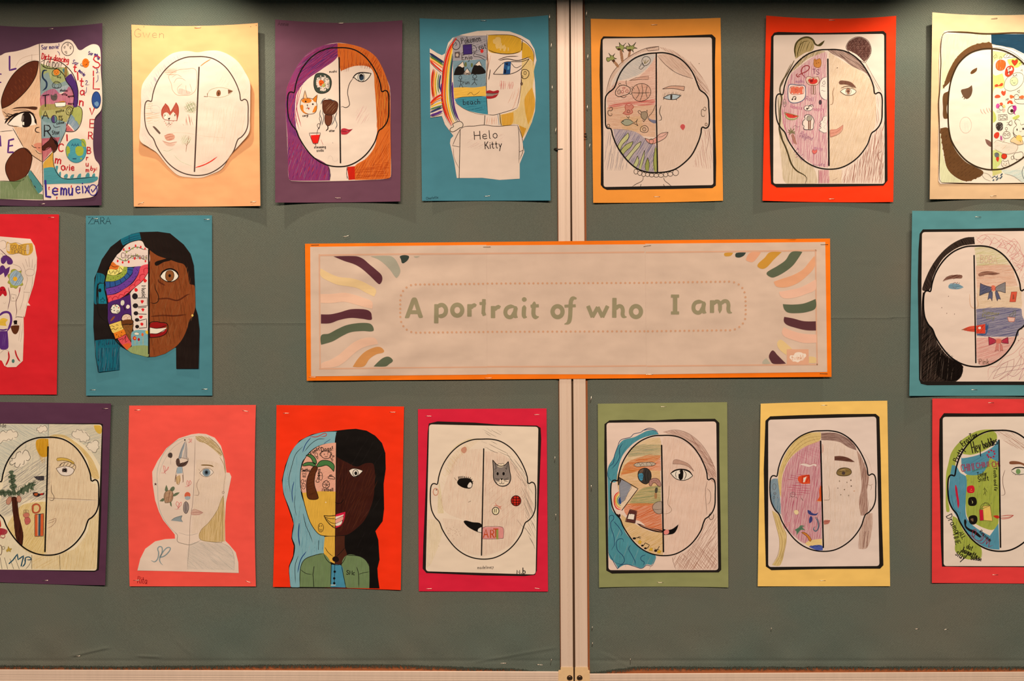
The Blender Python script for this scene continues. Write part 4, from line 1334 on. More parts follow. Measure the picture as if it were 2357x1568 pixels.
D['buns'] = '''
@printed_border | white panel inside the black printed border
R e6ccbc 22 124 178 1015 168 1020 1376 122 1376
@hair_bun_left | ochre pencil bun with a black stray strand
F b89c60 .75 110 302 370 292 290 320 225 380 195 430 205 452 260 440 300 380 320
L 4a4018 14 .85 300 350 296 290 310 240 350 205 400 195 440 215 460 250 490 262 515 245
F 4a4018 .9 30 470 262 500 268 525 245 537 220 515 232 490 250
L 5a4c20 5 .8 320 360 325 290 360 235 410 225
H 5a4c20 4 16 70 310 350 310 260 360 220 430 240 430 290 360 310
@hair_bun_right | dark brown pencil bun
F 70443c .8 60 715 290 725 240 770 205 820 195 875 220 905 270 905 320 880 370 855 395 800 340 750 310
H 4a2420 5 11 50 715 290 725 240 770 205 820 195 875 220 905 270 905 320 880 370 855 395 800 340 750 310
H 4a2420 5 13 120 715 290 725 240 770 205 820 195 875 220 905 270 905 320 880 370 855 395 800 340 750 310
H 5a302a 4 16 5 715 290 725 240 770 205 820 195 875 220 905 270 905 320 880 370 855 395 800 340 750 310
C 4a2824 4 1 712 290 725 235 770 200 820 192 880 218 908 270 908 325 880 375 855 400
@ochre_hair | ochre pencil hair down the left side
F c0a064 .6 70 540 305 450 305 360 350 290 420 260 480 300 450 400 370 530 315
H 7a6428 4 12 60 540 305 450 305 360 350 290 420 260 480 300 450 400 370 530 315
F c8ac70 .5 85 165 650 200 660 185 780 215 960 260 1080 350 1180 450 1250 480 1370 230 1375 190 1200 170 1000
H b08c40 3 17 88 165 920 215 960 260 1080 350 1180 450 1250 480 1370 230 1375 190 1200 170 1000
H 7a6830 3 30 84 165 920 215 960 260 1080 350 1180 450 1250 380 1370 230 1370 200 1200
L 4a3c1c 12 .8 290 385 240 480 190 560 175 620 190 690 178 780 178 860 170 930 185 1000 230 1100 265 1210 310 1270 370 1305 390 1330 380 1375
L 6a5828 6 .7 265 410 220 500 200 560 180 600
L 3a3018 7 .8 175 930 200 1030 250 1160 290 1250 350 1295
L 5a4c20 5 .8 160 680 165 780 172 900
@brown_hair | brown pencil hair on the right
F 8a5448 .62 140 560 300 640 300 740 320 800 370 860 440 920 550 860 480 760 430 680 370 600 330
H 4a2420 4 10 145 560 300 640 300 740 320 800 370 860 440 925 560 860 480 760 430 680 370 600 330
H a85c4c 4 13 82 720 1270 820 1160 910 1010 960 920 1010 850 1010 1370 680 1370
H 8a4438 4 20 76 800 1180 880 1100 960 960 1000 900 1010 1300 720 1330
H c48878 4 16 80 680 1270 830 1160 950 940 1010 880 1010 1370 670 1370
H b87868 3 14 95 950 660 985 690 990 850 950 920 945 800
H b88474 3 16 120 860 400 900 450 1000 640 940 620 900 520
L 7a4438 4 .7 865 400 920 500 1000 640
L 8a4a3c 4 .8 985 1200 965 1140 1000 1110
@pink_half | half face hatched in pink pencil
F dc94a4 .55 86 550 310 450 350 350 420 260 500 215 640 190 780 220 960 280 1070 360 1160 450 1225 560 1245
H cc6c88 4 15 86 550 310 450 350 350 420 260 500 215 640 190 780 220 960 280 1070 360 1160 450 1225 560 1245
H d880a0 3 24 80 550 310 450 350 350 420 260 500 215 640 190 780 220 960 280 1070 360 1160 450 1225 560 1245
L d85c8c 8 .6 200 780 205 880 230 960
@peach_half | half face in pale peach pencil
F ecc498 .55 78 572 315 640 360 740 420 850 480 915 560 945 650 945 900 910 970 860 1080 770 1190 640 1250 575 1250
H e4b080 3 22 70 572 330 640 370 740 430 850 490 915 560 945 650 945 900 910 970 860 1080 770 1190 640 1250 575 1250
@neck
F d87c90 .55 88 488 1265 570 1265 575 1372 488 1372
H c85c78 4 14 88 488 1265 570 1265 575 1372 488 1372
F ecc498 .55 88 575 1265 675 1262 672 1372 575 1372
L 8a5448 4 .8 488 1268 488 1372
L 8a5448 3 .6 600 1350 640 1328
@teddy
F d88838 .8 60 448 395 455 370 470 378 495 368 508 390 505 425 490 440 460 435 448 420
C 7a4820 3 1 448 395 455 368 470 378 495 366 508 390 505 425 490 440 460 435 448 420
S 7a4820 4 465 385 488 400 470 405
@ribbon
L 9a3438 8 .9 315 510 345 490 390 470 412 445 405 425 370 430 348 460 355 490 385 525
L 9a3438 7 .9 320 490 308 498 318 515 340 508
@initials
K 7a4860 5 1 440 452 462 450
K 7a4860 5 1 452 452 452 490
T 7a4860 5 40 0 465 455 S
@lollipop
F e8c4b0 .9 0 385 530 400 512 440 518 485 515 490 550 470 580 410 575 390 550
F d83028 .92 60 405 535 430 530 460 525 478 545 460 570 425 570 408 552
F 8a1818 1 0 418 540 440 535 438 558 422 560
C 7a5040 4 1 385 530 400 512 440 518 485 512 492 550 470 580 410 577 388 552
O a05848 4 1 440 548 38 24
Q 7a5a40 4 1 428 580 444 580 444 652 428 652
Q 7a5a40 4 1 448 580 462 580 462 655 448 655
@picture_frame | small framed picture and a music note
F e8d0c4 1 0 245 590 260 575 370 585 382 610 375 680 340 715 285 725 248 705
G e86c50 .85 5 262 592 365 596 362 652 260 652
C 4a5470 6 1 245 590 260 575 320 580 372 585 382 610 378 680 345 712 285 725 250 708 240 650
C b04838 4 1 258 600 300 588 362 596 365 650 305 658 262 648
K b04838 4 1 300 612 320 622 302 640 298 614
L 2a201c 6 1 278 695 285 675 305 678 300 698
S 2a201c 7 276 696 299 694
@music_note
F e8d0c4 1 0 370 770 390 745 435 745 445 770 420 785 385 785
C 4a4450 4 1 370 770 380 750 410 745 438 740 442 765 420 785 385 785
L 2a201c 6 1 395 775 410 765 405 755 425 748 435 760
S 2a201c 8 395 772
@pencil_words
T b07890 4 28 0 302 535 maths ~70
T a06880 4 34 8 385 668 Roll ~65
T c07088 4 30 8 262 735 Rebecca ~96
T c07088 4 28 0 440 758 happy ~95
T a06880 4 30 28 352 950 Rolland ~105
T a06880 4 24 20 340 975 ring ~55
T c08098 4 32 10 432 1062 Lance ~90
T a06880 4 44 48 315 1085 Taylor ~110
T a06880 4 26 5 440 1205 swift ~100
@melon
F d83c30 .9 10 218 808 270 812 322 832 290 845 240 838
F b8bc80 .9 10 220 815 240 842 290 850 325 835 300 858 250 860 228 842
C 7a8048 4 1 215 800 270 815 326 830 300 855 250 858 225 840
L 2a1c1c 4 1 285 825 292 830
@waffle_cloud | two white clouds against the centre line
F e8d4c8 1 0 552 515 520 525 500 560 495 620 505 670 530 695 552 700
F e8d4c8 1 0 552 830 525 835 518 860 498 880 510 905 490 940 520 965 552 962
L 5a4450 4 1 552 515 520 525 498 560 495 620 505 670 530 695 552 700
L 5a4450 4 1 552 830 525 838 518 862 498 880 508 890 495 905 508 925 490 940 510 955 530 965 552 962
L 5a4450 3 1 508 592 518 585 528 592 540 588
L 5a4450 3 1 508 628 518 622 528 630 545 628
L 9a8c88 2 .8 530 840 540 860 525 880 550 890 530 920 550 940
E 4a3840 .92 60 501 719 13 20
C 5a4450 3 1 520 560 535 545 540 570 525 575
@lantern | grey lantern with a brown stem
F e4ccc0 1 0 360 900 375 840 400 818 435 830 450 870 445 930 400 940 370 930
C 3a343c 5 1 358 900 362 870 378 855 375 830 400 818 430 828 450 865 445 900 440 935 400 940 368 935 370 910
F a89888 .9 0 392 850 402 832 422 835 430 855 415 868 398 865
C 3a343c 4 1 392 850 402 830 424 832 432 855 415 870 396 866
K 7a4838 10 .9 408 870 408 935
K 7a4838 8 .9 422 868 420 935
@snowman
C 6a5058 3 1 205 700 215 692 222 705 228 735 215 755 202 745
F b89890 .8 0 205 715 222 715 222 735 206 735
@palm_tree
L 6a6838 4 1 270 960 245 940
L 6a6838 4 1 270 960 262 925
L 6a6838 4 1 270 960 290 930
L 6a6838 4 1 270 960 298 955
L 6a6838 4 1 270 960 298 975
L 6a6838 4 1 270 960 250 975
L 6a6838 4 1 270 960 238 960
C 6a6838 3 1 245 945 258 950 262 930 272 948 290 935 280 955 298 965 275 968 252 978 258 960
F b88070 .8 0 270 980 285 975 310 1055 292 1050
L 9a5848 4 1 270 985 290 1050
L 9a5848 4 1 285 980 310 1058
L 8a6870 3 .8 280 925 300 905 315 918 338 912
@heart
F e87068 .85 20 452 1135 435 1112 445 1100 455 1112 468 1100 475 1115
C a03840 3 1 452 1135 435 1112 445 1100 455 1112 468 1100 475 1115
@eyebrow
F 7a4c3c .85 10 655 548 700 545 750 558 782 588 790 605 740 585 700 575 655 572
H 4a2824 4 10 80 655 548 700 545 750 558 782 588 790 605 740 585 700 575 655 572
@eye | brown almond eye
F e8dcd0 1 0 662 632 690 612 730 605 772 615 790 635 750 660 700 658
F a8745c .95 0 705 632 712 612 730 608 745 618 745 640 732 655 712 650
F 6a4438 1 0 716 630 726 620 736 632 726 642
C 5a3c30 4 1 662 632 690 612 730 605 772 615 790 635 750 662 700 658
C 7a5444 3 1 705 632 712 612 730 608 748 620 748 642 732 658 712 652
L 6a4838 6 .8 668 605 700 592 740 590 775 605
@nose
L 8a5c40 4 1 614 600 602 640 605 690 600 730 580 738
S 5a3c30 4 638 441
@mouth
F e49884 .8 15 580 945 640 935 684 903 670 950 620 985 582 998
C a05848 3 1 580 942 630 938 684 902 678 945 640 980 582 1000
L a05848 3 1 582 970 630 960 678 920
@head_outline
W 0c0a0a 10 142 294 1000 294 1000 1258 142 1258
@centre_line
K 0c0a0a 12 1 562 370 571 1230
'''
D['doodles'] = '''
@printed_border | brown edged panel of the worksheet
R ece4d8 22 212 195 1300 190 1300 1405 192 1402
F e4e4b0 .9 80 215 200 605 208 605 300 480 300 380 380 290 500 225 640 208 660
F e4e4b0 .9 80 205 960 212 1100 240 1240 300 1340 400 1400 205 1400 196 1300
G 183c52 .95 10 610 205 1300 205 1300 560 880 365 790 320 700 300 612 285
H 3c6074 5 34 170 640 220 1100 220 1100 420 880 350 700 300
G b4ccd0 .5 20 690 1300 1300 1300 1300 1395 860 1400 790 1350 720 1330
H a8c8d0 5 18 20 700 1310 900 1260 1100 1200 1100 1395 860 1395 740 1330
L 4a4844 4 .8 612 312 700 320 780 350 860 410 900 450
L 4a4844 3 .8 612 290 700 300 790 330 880 375
@hair | brown marker hair on the left
F 6a4426 .92 130 618 318 560 325 490 340 420 370 360 430 320 490 292 560 270 600 220 645 240 580 270 500 320 410 380 345 450 300 520 280 600 275 620 300
F 6a4426 .92 85 222 690 268 660 270 720 252 800 262 880 265 890 228 885 222 800
F 6a4426 .94 40 205 965 262 962 280 1050 330 1150 400 1230 470 1270 545 1310 540 1340 480 1370 430 1390 370 1382 290 1330 250 1270 228 1160 212 1060
H 4a2c18 6 20 40 205 965 262 962 280 1050 330 1150 400 1230 470 1270 545 1310 540 1340 480 1370 430 1390 370 1382 290 1330 250 1270 228 1160
H 4a2c18 6 20 130 600 320 490 335 380 400 300 520 250 620 280 500 380 350 520 285
F ecd8cc .95 80 190 730 200 670 240 640 280 590 285 610 270 660 225 690 222 800 228 885 265 890 265 955 200 955 190 860
@hair_edges | jagged marker edge of the hair
K 6a4426 9 1 230 640 225 620 240 610 238 590 252 580 250 560 264 550 262 530 276 520 274 500 292 488 290 470 306 458 304 440 322 428 322 410 340 400 342 385 362 378 366 362 388 356 392 340 416 336 424 318 448 316 458 300 484 298 496 284 524 286 540 276 570 280 590 270 615 285
K 6a4426 9 1 205 965 202 1000 212 1010 208 1040 220 1050 214 1080 228 1100 222 1130 240 1150 232 1180 248 1200 240 1220 258 1240 250 1262 272 1280 268 1300 292 1310 296 1330 322 1335 330 1352 356 1356 368 1376 392 1374 410 1390 430 1380 448 1386 466 1366 486 1370 500 1350 520 1352 532 1330 545 1320
@eyebrow
F 6a4426 .96 130 442 520 455 498 480 482 498 475 495 498 475 518 450 528
@closed_eye | brown marker almond eye
F 6a4a36 .94 100 368 655 400 645 430 635 455 615 460 660 445 705 415 728 390 712 372 680
K 6a4a36 6 1 388 705 378 716
K 6a4a36 6 1 398 715 392 730
@cheek
O d8a898 3 .9 405 938 47 65
H f0d0c0 3 16 90 375 900 435 900 435 990 375 990
@nose_lines
L d89888 5 .8 525 808 530 830 545 848
L d89888 5 .8 548 808 555 830 570 848
L d89888 5 .8 572 800 580 825 592 840
L d89888 5 .8 592 798 600 820 612 835
@mouth
F 8a5c50 .85 60 562 1050 590 1060 612 1080 612 1112 590 1105 570 1082
H 5a3830 4 10 60 562 1050 590 1060 612 1080 612 1112 590 1105 570 1082
@doodle_ground | lime marker patches behind the doodles
F dcd890 .92 85 625 340 700 350 760 370 740 360 700 400 640 420 625 500
F c8cc68 .92 85 740 410 810 400 860 440 820 475 760 455
F d4d47c .92 85 625 520 640 540 700 520 720 600 700 640 640 640 625 700
F c8cc68 .92 85 780 880 830 855 840 870 800 895
F c8cc68 .92 85 625 820 645 850 650 900 625 920
F d4d884 .92 85 625 1140 690 1150 690 1240 640 1290 625 1290
F c8cc68 .92 85 625 1290 690 1290 685 1310 625 1320
@pumpkin | orange marker pumpkin
F e8601c .88 85 648 450 665 420 690 412 722 425 726 460 710 490 680 498 655 485
H f8d0a8 3 13 85 648 450 665 420 690 412 722 425 726 460 710 490 680 498 655 485
L 3a2418 3 1 680 410 682 388 696 392 692 410
C 8a3810 3 1 648 450 665 420 690 412 722 425 726 460 710 490 680 498 655 485
@bread
C 3a2418 3 1 712 380 740 362 790 372 800 390 750 392 720 395
L 3a2418 3 1 730 385 745 370
L 3a2418 3 1 750 388 768 370
@small_star
Q 3a2418 3 1 628 385 642 378 648 362 655 378 660 392 645 390 638 402
@hearts | two red marker hearts
F e83820 .94 0 800 460 776 425 785 412 800 420 818 408 824 430
F e85030 .92 0 712 702 690 675 700 660 712 668 726 655 728 680
C 4a1c10 3 1 800 460 776 425 785 412 800 420 818 408 824 430
@sushi_roll
F d84028 .95 0 720 525 730 480 755 460 785 462 796 490 780 530 750 550 728 542
F e8d0c0 1 0 732 515 740 480 765 468 782 480 775 515 750 532
H 2a1c18 5 10 30 732 515 740 480 765 468 782 480 775 515 750 532
H 2a1c18 5 12 100 732 515 740 480 765 468 782 480 775 515 750 532
@frog
C 6a6048 3 1 718 640 725 580 760 540 820 515 865 530 868 590 820 645 760 662
C 5a5430 4 1 765 580 780 555 810 555 825 580 815 610 785 618 768 600
F d4d8a8 .9 0 765 580 780 555 810 555 825 580 815 610 785 618 768 600
L 3a2418 3 1 785 555 790 530 800 545 815 528 818 550
S 3a2418 3 780 580 808 582
L 3a2418 3 1 785 595 796 600 806 595
@arrow_marks
Q 3a2418 3 1 820 665 840 655 838 680
L 3a2418 3 1 848 500 860 490 862 510
L 3a2418 3 1 832 448 850 435 868 445 850 458
@red_bow
F e84c28 .95 0 640 615 662 608 670 618 690 600 706 602 700 622 672 625 642 630
@shrimp
F e86c38 .9 30 762 695 785 700 800 710 780 722 765 722
F e86c38 .9 30 835 710 870 698 872 722 840 722
C 3a2418 3 1 795 705 815 690 835 705 830 728 800 728
S 3a2418 2 808 708 822 708
C 5a4030 3 1 800 735 830 730 900 728 900 765 830 765 805 752
@red_ball
F e85838 .95 0 638 715 650 695 675 695 686 712 660 720
@rainbow_doodle
F d84c28 .9 0 738 765 750 742 775 740 788 768 770 768 760 758 750 768
T 3a2418 3 24 0 728 718 n
T 3a2418 3 20 0 740 715 n
@flower_doodle
F d8509c .95 0 648 790 655 768 672 765 678 790 662 805
F e85838 .95 0 678 765 695 755 706 768 695 782
F f0c878 .95 0 706 775 722 778 724 798 705 795
F c8c4b8 .95 0 652 820 672 812 688 825 678 838 660 836
F e8b0a0 .95 0 700 815 720 805 724 822 706 835
C 3a2418 3 1 672 790 690 780 706 795 702 815 682 815
@purple_hair_doodle
F b83088 .95 60 782 785 810 782 814 815 800 835 808 855 788 840 792 815
C 3a2418 4 1 745 820 755 795 785 782 800 800 795 835 770 848 750 840
F 3a2418 1 0 765 815 785 810 790 830 770 835
@pocket_mirror
Q 3a2418 3 1 668 855 738 852 742 895 670 898
C 3a2418 3 1 680 862 700 870 720 860 735 872 730 888 705 880 685 890
@black_cluster | patch of black and white doodling
F 2a1c18 .85 40 648 935 668 915 700 922 706 950 700 975 672 985 652 965
H d8c8bc 4 12 50 648 935 668 915 700 922 706 950 700 975 672 985 652 965
@crossbones
L 5a4438 3 1 735 915 750 920 762 910
L 5a4438 3 1 735 940 750 930 772 940
C 5a4438 3 1 752 918 775 900 780 930 760 942
@red_flower
F d83c28 .95 0 632 1020 645 1000 670 995 676 1020 660 1045 638 1040
@sprite_doodle
C 5a4438 3 1 705 1020 715 995 745 990 765 1010 760 1035 735 1045 712 1040
O 5a4438 3 1 733 966 9 11
K 5a4438 3 1 733 978 735 992
C 5a4438 3 1 712 1012 722 1005 732 1015 722 1025
C 5a4438 3 1 738 1012 748 1005 758 1015 748 1025
F c05090 .8 0 685 1020 698 1030 700 1062 684 1055
H 3a2418 4 9 70 690 1048 722 1045 720 1068 692 1070
@rabbit | white rabbit with long ears
F ece4dc 1 0 790 990 795 955 820 935 805 905 822 892 845 905 852 935 880 930 910 950 915 990 890 1020 840 1030 800 1015
C 5a4438 4 1 790 990 795 960 815 940 800 912 812 893 838 900 850 935 880 930 910 950 915 990 890 1020 840 1030 800 1015
E 2a1c18 1 0 820 975 6 10
E 2a1c18 1 0 868 968 7 10
L 5a4438 3 1 838 985 848 992 856 984
F f0c898 .8 20 765 1070 785 1040 820 1030 860 1060 870 1090 830 1098 790 1080
C 5a4438 3 1 765 1070 785 1040 820 1030 860 1060 870 1090 830 1098 790 1080
F f4c468 .9 20 810 1045 822 1020 850 1022 862 1050 850 1072 825 1065
L 3a2418 4 1 785 995 800 1030 840 1060 850 1080
@big_cloud
F f0e0cc .8 10 640 1060 700 1080 770 1085 820 1100 815 1150 760 1170 690 1160 640 1120
L 9a7460 3 .9 628 1085 660 1060 700 1072 760 1085 820 1098 822 1130 790 1162 730 1172 680 1155 628 1125
H e8b48c 3 16 40 640 1090 700 1100 790 1090 740 1150 680 1120
@penguin
F 6a6c70 .95 0 640 1170 660 1160 672 1180 660 1200 640 1190
F d83c28 .95 0 655 1195 675 1200 665 1235 650 1215
L 3a2418 3 1 632 1175 645 1162 668 1165 674 1190 655 1200
@flower_red
F d83820 .95 0 695 1185 705 1170 730 1172 738 1190 722 1210 700 1205
C 3a2418 3 1 692 1185 705 1170 730 1172 738 1190 722 1210 700 1205
@sheep
C 5a4438 3 1 790 1190 800 1165 825 1158 860 1155 868 1185 850 1210 815 1215 795 1205
C 5a4438 3 1 770 1200 785 1185 795 1200 780 1215
K 5a4438 3 1 815 1212 815 1225
K 5a4438 3 1 845 1208 848 1220
@cat_doodle
Q 6a5444 3 1 695 1228 708 1220 715 1232 735 1230 748 1218 752 1240 758 1262 740 1280 710 1278 695 1262
S 3a2418 3 712 1250 735 1248
L 6a5444 3 1 720 1262 728 1266 736 1260
H e8b890 3 12 20 700 1240 750 1235 745 1275 705 1272
@collar | zigzag collar under the chin
F d8cc80 .9 10 622 1300 690 1300 690 1330 622 1350
G ece4d8 1 0 622 1350 690 1325 700 1360 625 1390
K 183c52 9 1 622 1362 640 1350 652 1364 668 1340 682 1350 700 1330
K 183c52 9 1 625 1385 645 1368 655 1382 672 1358 685 1368 698 1350
L 8a6c60 3 .8 530 1330 560 1370 610 1390
L 8a6c60 3 .8 545 1320 590 1335 620 1370
L 8a6c60 3 .8 720 1330 790 1350 860 1400
L 4a5860 4 .8 880 1260 860 1310 870 1360 900 1395
@panel_edge | uneven brown marker border
L 4a3018 12 1 262 186 340 188 430 192 520 200 612 202 780 195 900 196 1200 192
L 4a3018 8 1 262 186 228 200 212 240 204 330 206 440 200 560 196 660 188 760 192 900 196 1100 192 1300 196 1380 215 1402
L 4a3018 8 1 215 1402 400 1408 600 1410 820 1408 1100 1400
@head_outline
C 3a2818 12 1 612 322 520 330 430 365 350 440 300 540 275 640 264 760 264 880 270 970 290 1060 335 1140 400 1215 470 1262 540 1288 612 1298 700 1290 790 1252 880 1190 960 1090 1000 980 1010 850 1000 700 960 580 900 480 850 420 780 370 700 335
@centre_line
K 3a2818 13 1 617 325 616 1296
'''
D['ticket'] = '''
@ticket | yellow ticket shaped banner
F e0a83c .9 5 50 290 60 250 80 262 130 260 150 275 200 265 260 262 266 320 240 355 190 360 150 345 100 350 60 340
F e4c8b0 .9 5 60 260 78 262 78 330 55 320
F e4c8b0 .8 5 215 275 232 275 232 345 215 350
L 8a6a40 3 .9 40 245 75 265 130 258 190 275 262 265
L 8a6a40 3 .9 60 350 100 352 160 340 200 358 240 352
T 7a5a40 4 30 4 85 275 GOLDEN ~125
T 7a5a40 4 30 4 88 312 TICKET ~122
H d89828 4 8 85 230 275 262 270 262 330 230 345
L 9a8478 3 .8 0 250 30 240 48 262 45 300 20 310
@purple_marks | purple marker hair patches
F 5a2a70 .95 110 10 380 40 360 80 375 104 410 95 432 60 430 55 400 30 430 10 420
F 5a2a70 .95 110 0 455 25 440 45 470 80 450 70 500 40 540 30 500 0 520
L 5a2a40 5 1 0 310 40 350 90 390
L 9a8478 3 .7 100 430 160 455 180 500
L 9a8478 3 .8 0 350 20 350 20 375 0 385
@flower | pale blue flower with a yellow centre
F a8a840 .9 0 62 520 85 505 92 480 120 472 150 490 172 482 170 515 188 545 178 575 185 600 150 605 130 628 105 618 85 620 82 595 62 580 75 555
F a0b0bc .97 0 80 520 92 500 110 488 130 480 150 492 172 510 185 540 180 575 165 595 135 605 105 600 88 585 78 555
H 7a8ca0 4 13 60 80 520 92 500 110 488 130 480 150 492 172 510 185 540 180 575 165 595 135 605 105 600 88 585
E e8a828 .97 0 122 550 18 18
C 8a7430 3 1 62 520 85 505 92 480 120 472 150 490 172 482 170 515 188 545 178 575 185 600 150 605 130 628 105 618 85 620 82 595 62 580 75 555
@hands | faint pencil hands and arms
L a88c80 3 .7 180 420 200 470 205 500
L a88c80 3 .7 205 390 222 450
L a88c80 3 .7 232 375 238 455
L a88c80 3 .7 262 390 258 460
L a88c80 3 .7 285 430 275 475
C a88c80 3 .7 205 490 235 470 275 480 270 515 230 525 208 510
L a88c80 3 .7 195 640 220 560 215 520
L a88c80 3 .7 245 660 260 590 262 520
L a88c80 3 .7 190 655 240 660
L a88c80 3 .7 160 800 185 720 195 650
L a88c80 3 .7 205 790 225 720 238 660
Q 9a8478 3 .8 90 672 130 680 128 728 88 728
C 9a8478 3 .8 100 700 112 702 108 712
L a88c80 3 .6 25 740 38 750 46 735
@red_hat | red marker shape with black marks
F c01828 .95 0 0 620 30 612 48 640 55 680 40 690 20 670 5 690 -10 680
S 201018 5 10 640 34 640
@arm_lines
L 5a2a48 5 .9 68 620 80 700 62 800
L 5a2a30 4 .9 170 605 150 680 128 740 135 810 125 865
L c03040 5 .9 158 620 155 660
@purple_can | purple pail shape with yellow filling
F 5a2a78 .95 85 0 970 60 970 68 1100 50 1118 0 1110
F e4c8b0 1 85 -10 850 40 845 70 890 60 950 0 960
F e8b840 .9 10 0 880 30 865 65 880 45 905 55 930 0 925
L 5a2a78 18 .95 -10 850 30 820 75 825 90 880 75 940 55 975
L 5a2a78 12 .95 -5 960 30 962 60 955
H 8a60a0 4 14 85 5 1000 55 990 55 1090 5 1090
L 9a8478 3 .7 0 1150 40 1120 80 1140
@acorn | brown acorn with a black top
F 5c2c14 .95 90 90 930 155 925 152 960 130 995 108 990 92 960
F 1a1010 1 0 108 890 138 886 136 910 144 916 108 918 114 910
L 1a1010 4 .9 128 862 135 855 170 858 190 862
L a88c80 3 .6 150 1050 160 960 165 900
L a88c80 3 .6 165 1060 180 960 182 900
@red_marks
L c02028 13 .95 68 1138 72 1185 60 1220 45 1248
L c02028 12 .95 122 1125 132 1165 150 1200 162 1215
E 4a7c70 .9 0 106 1212 12 16
'''
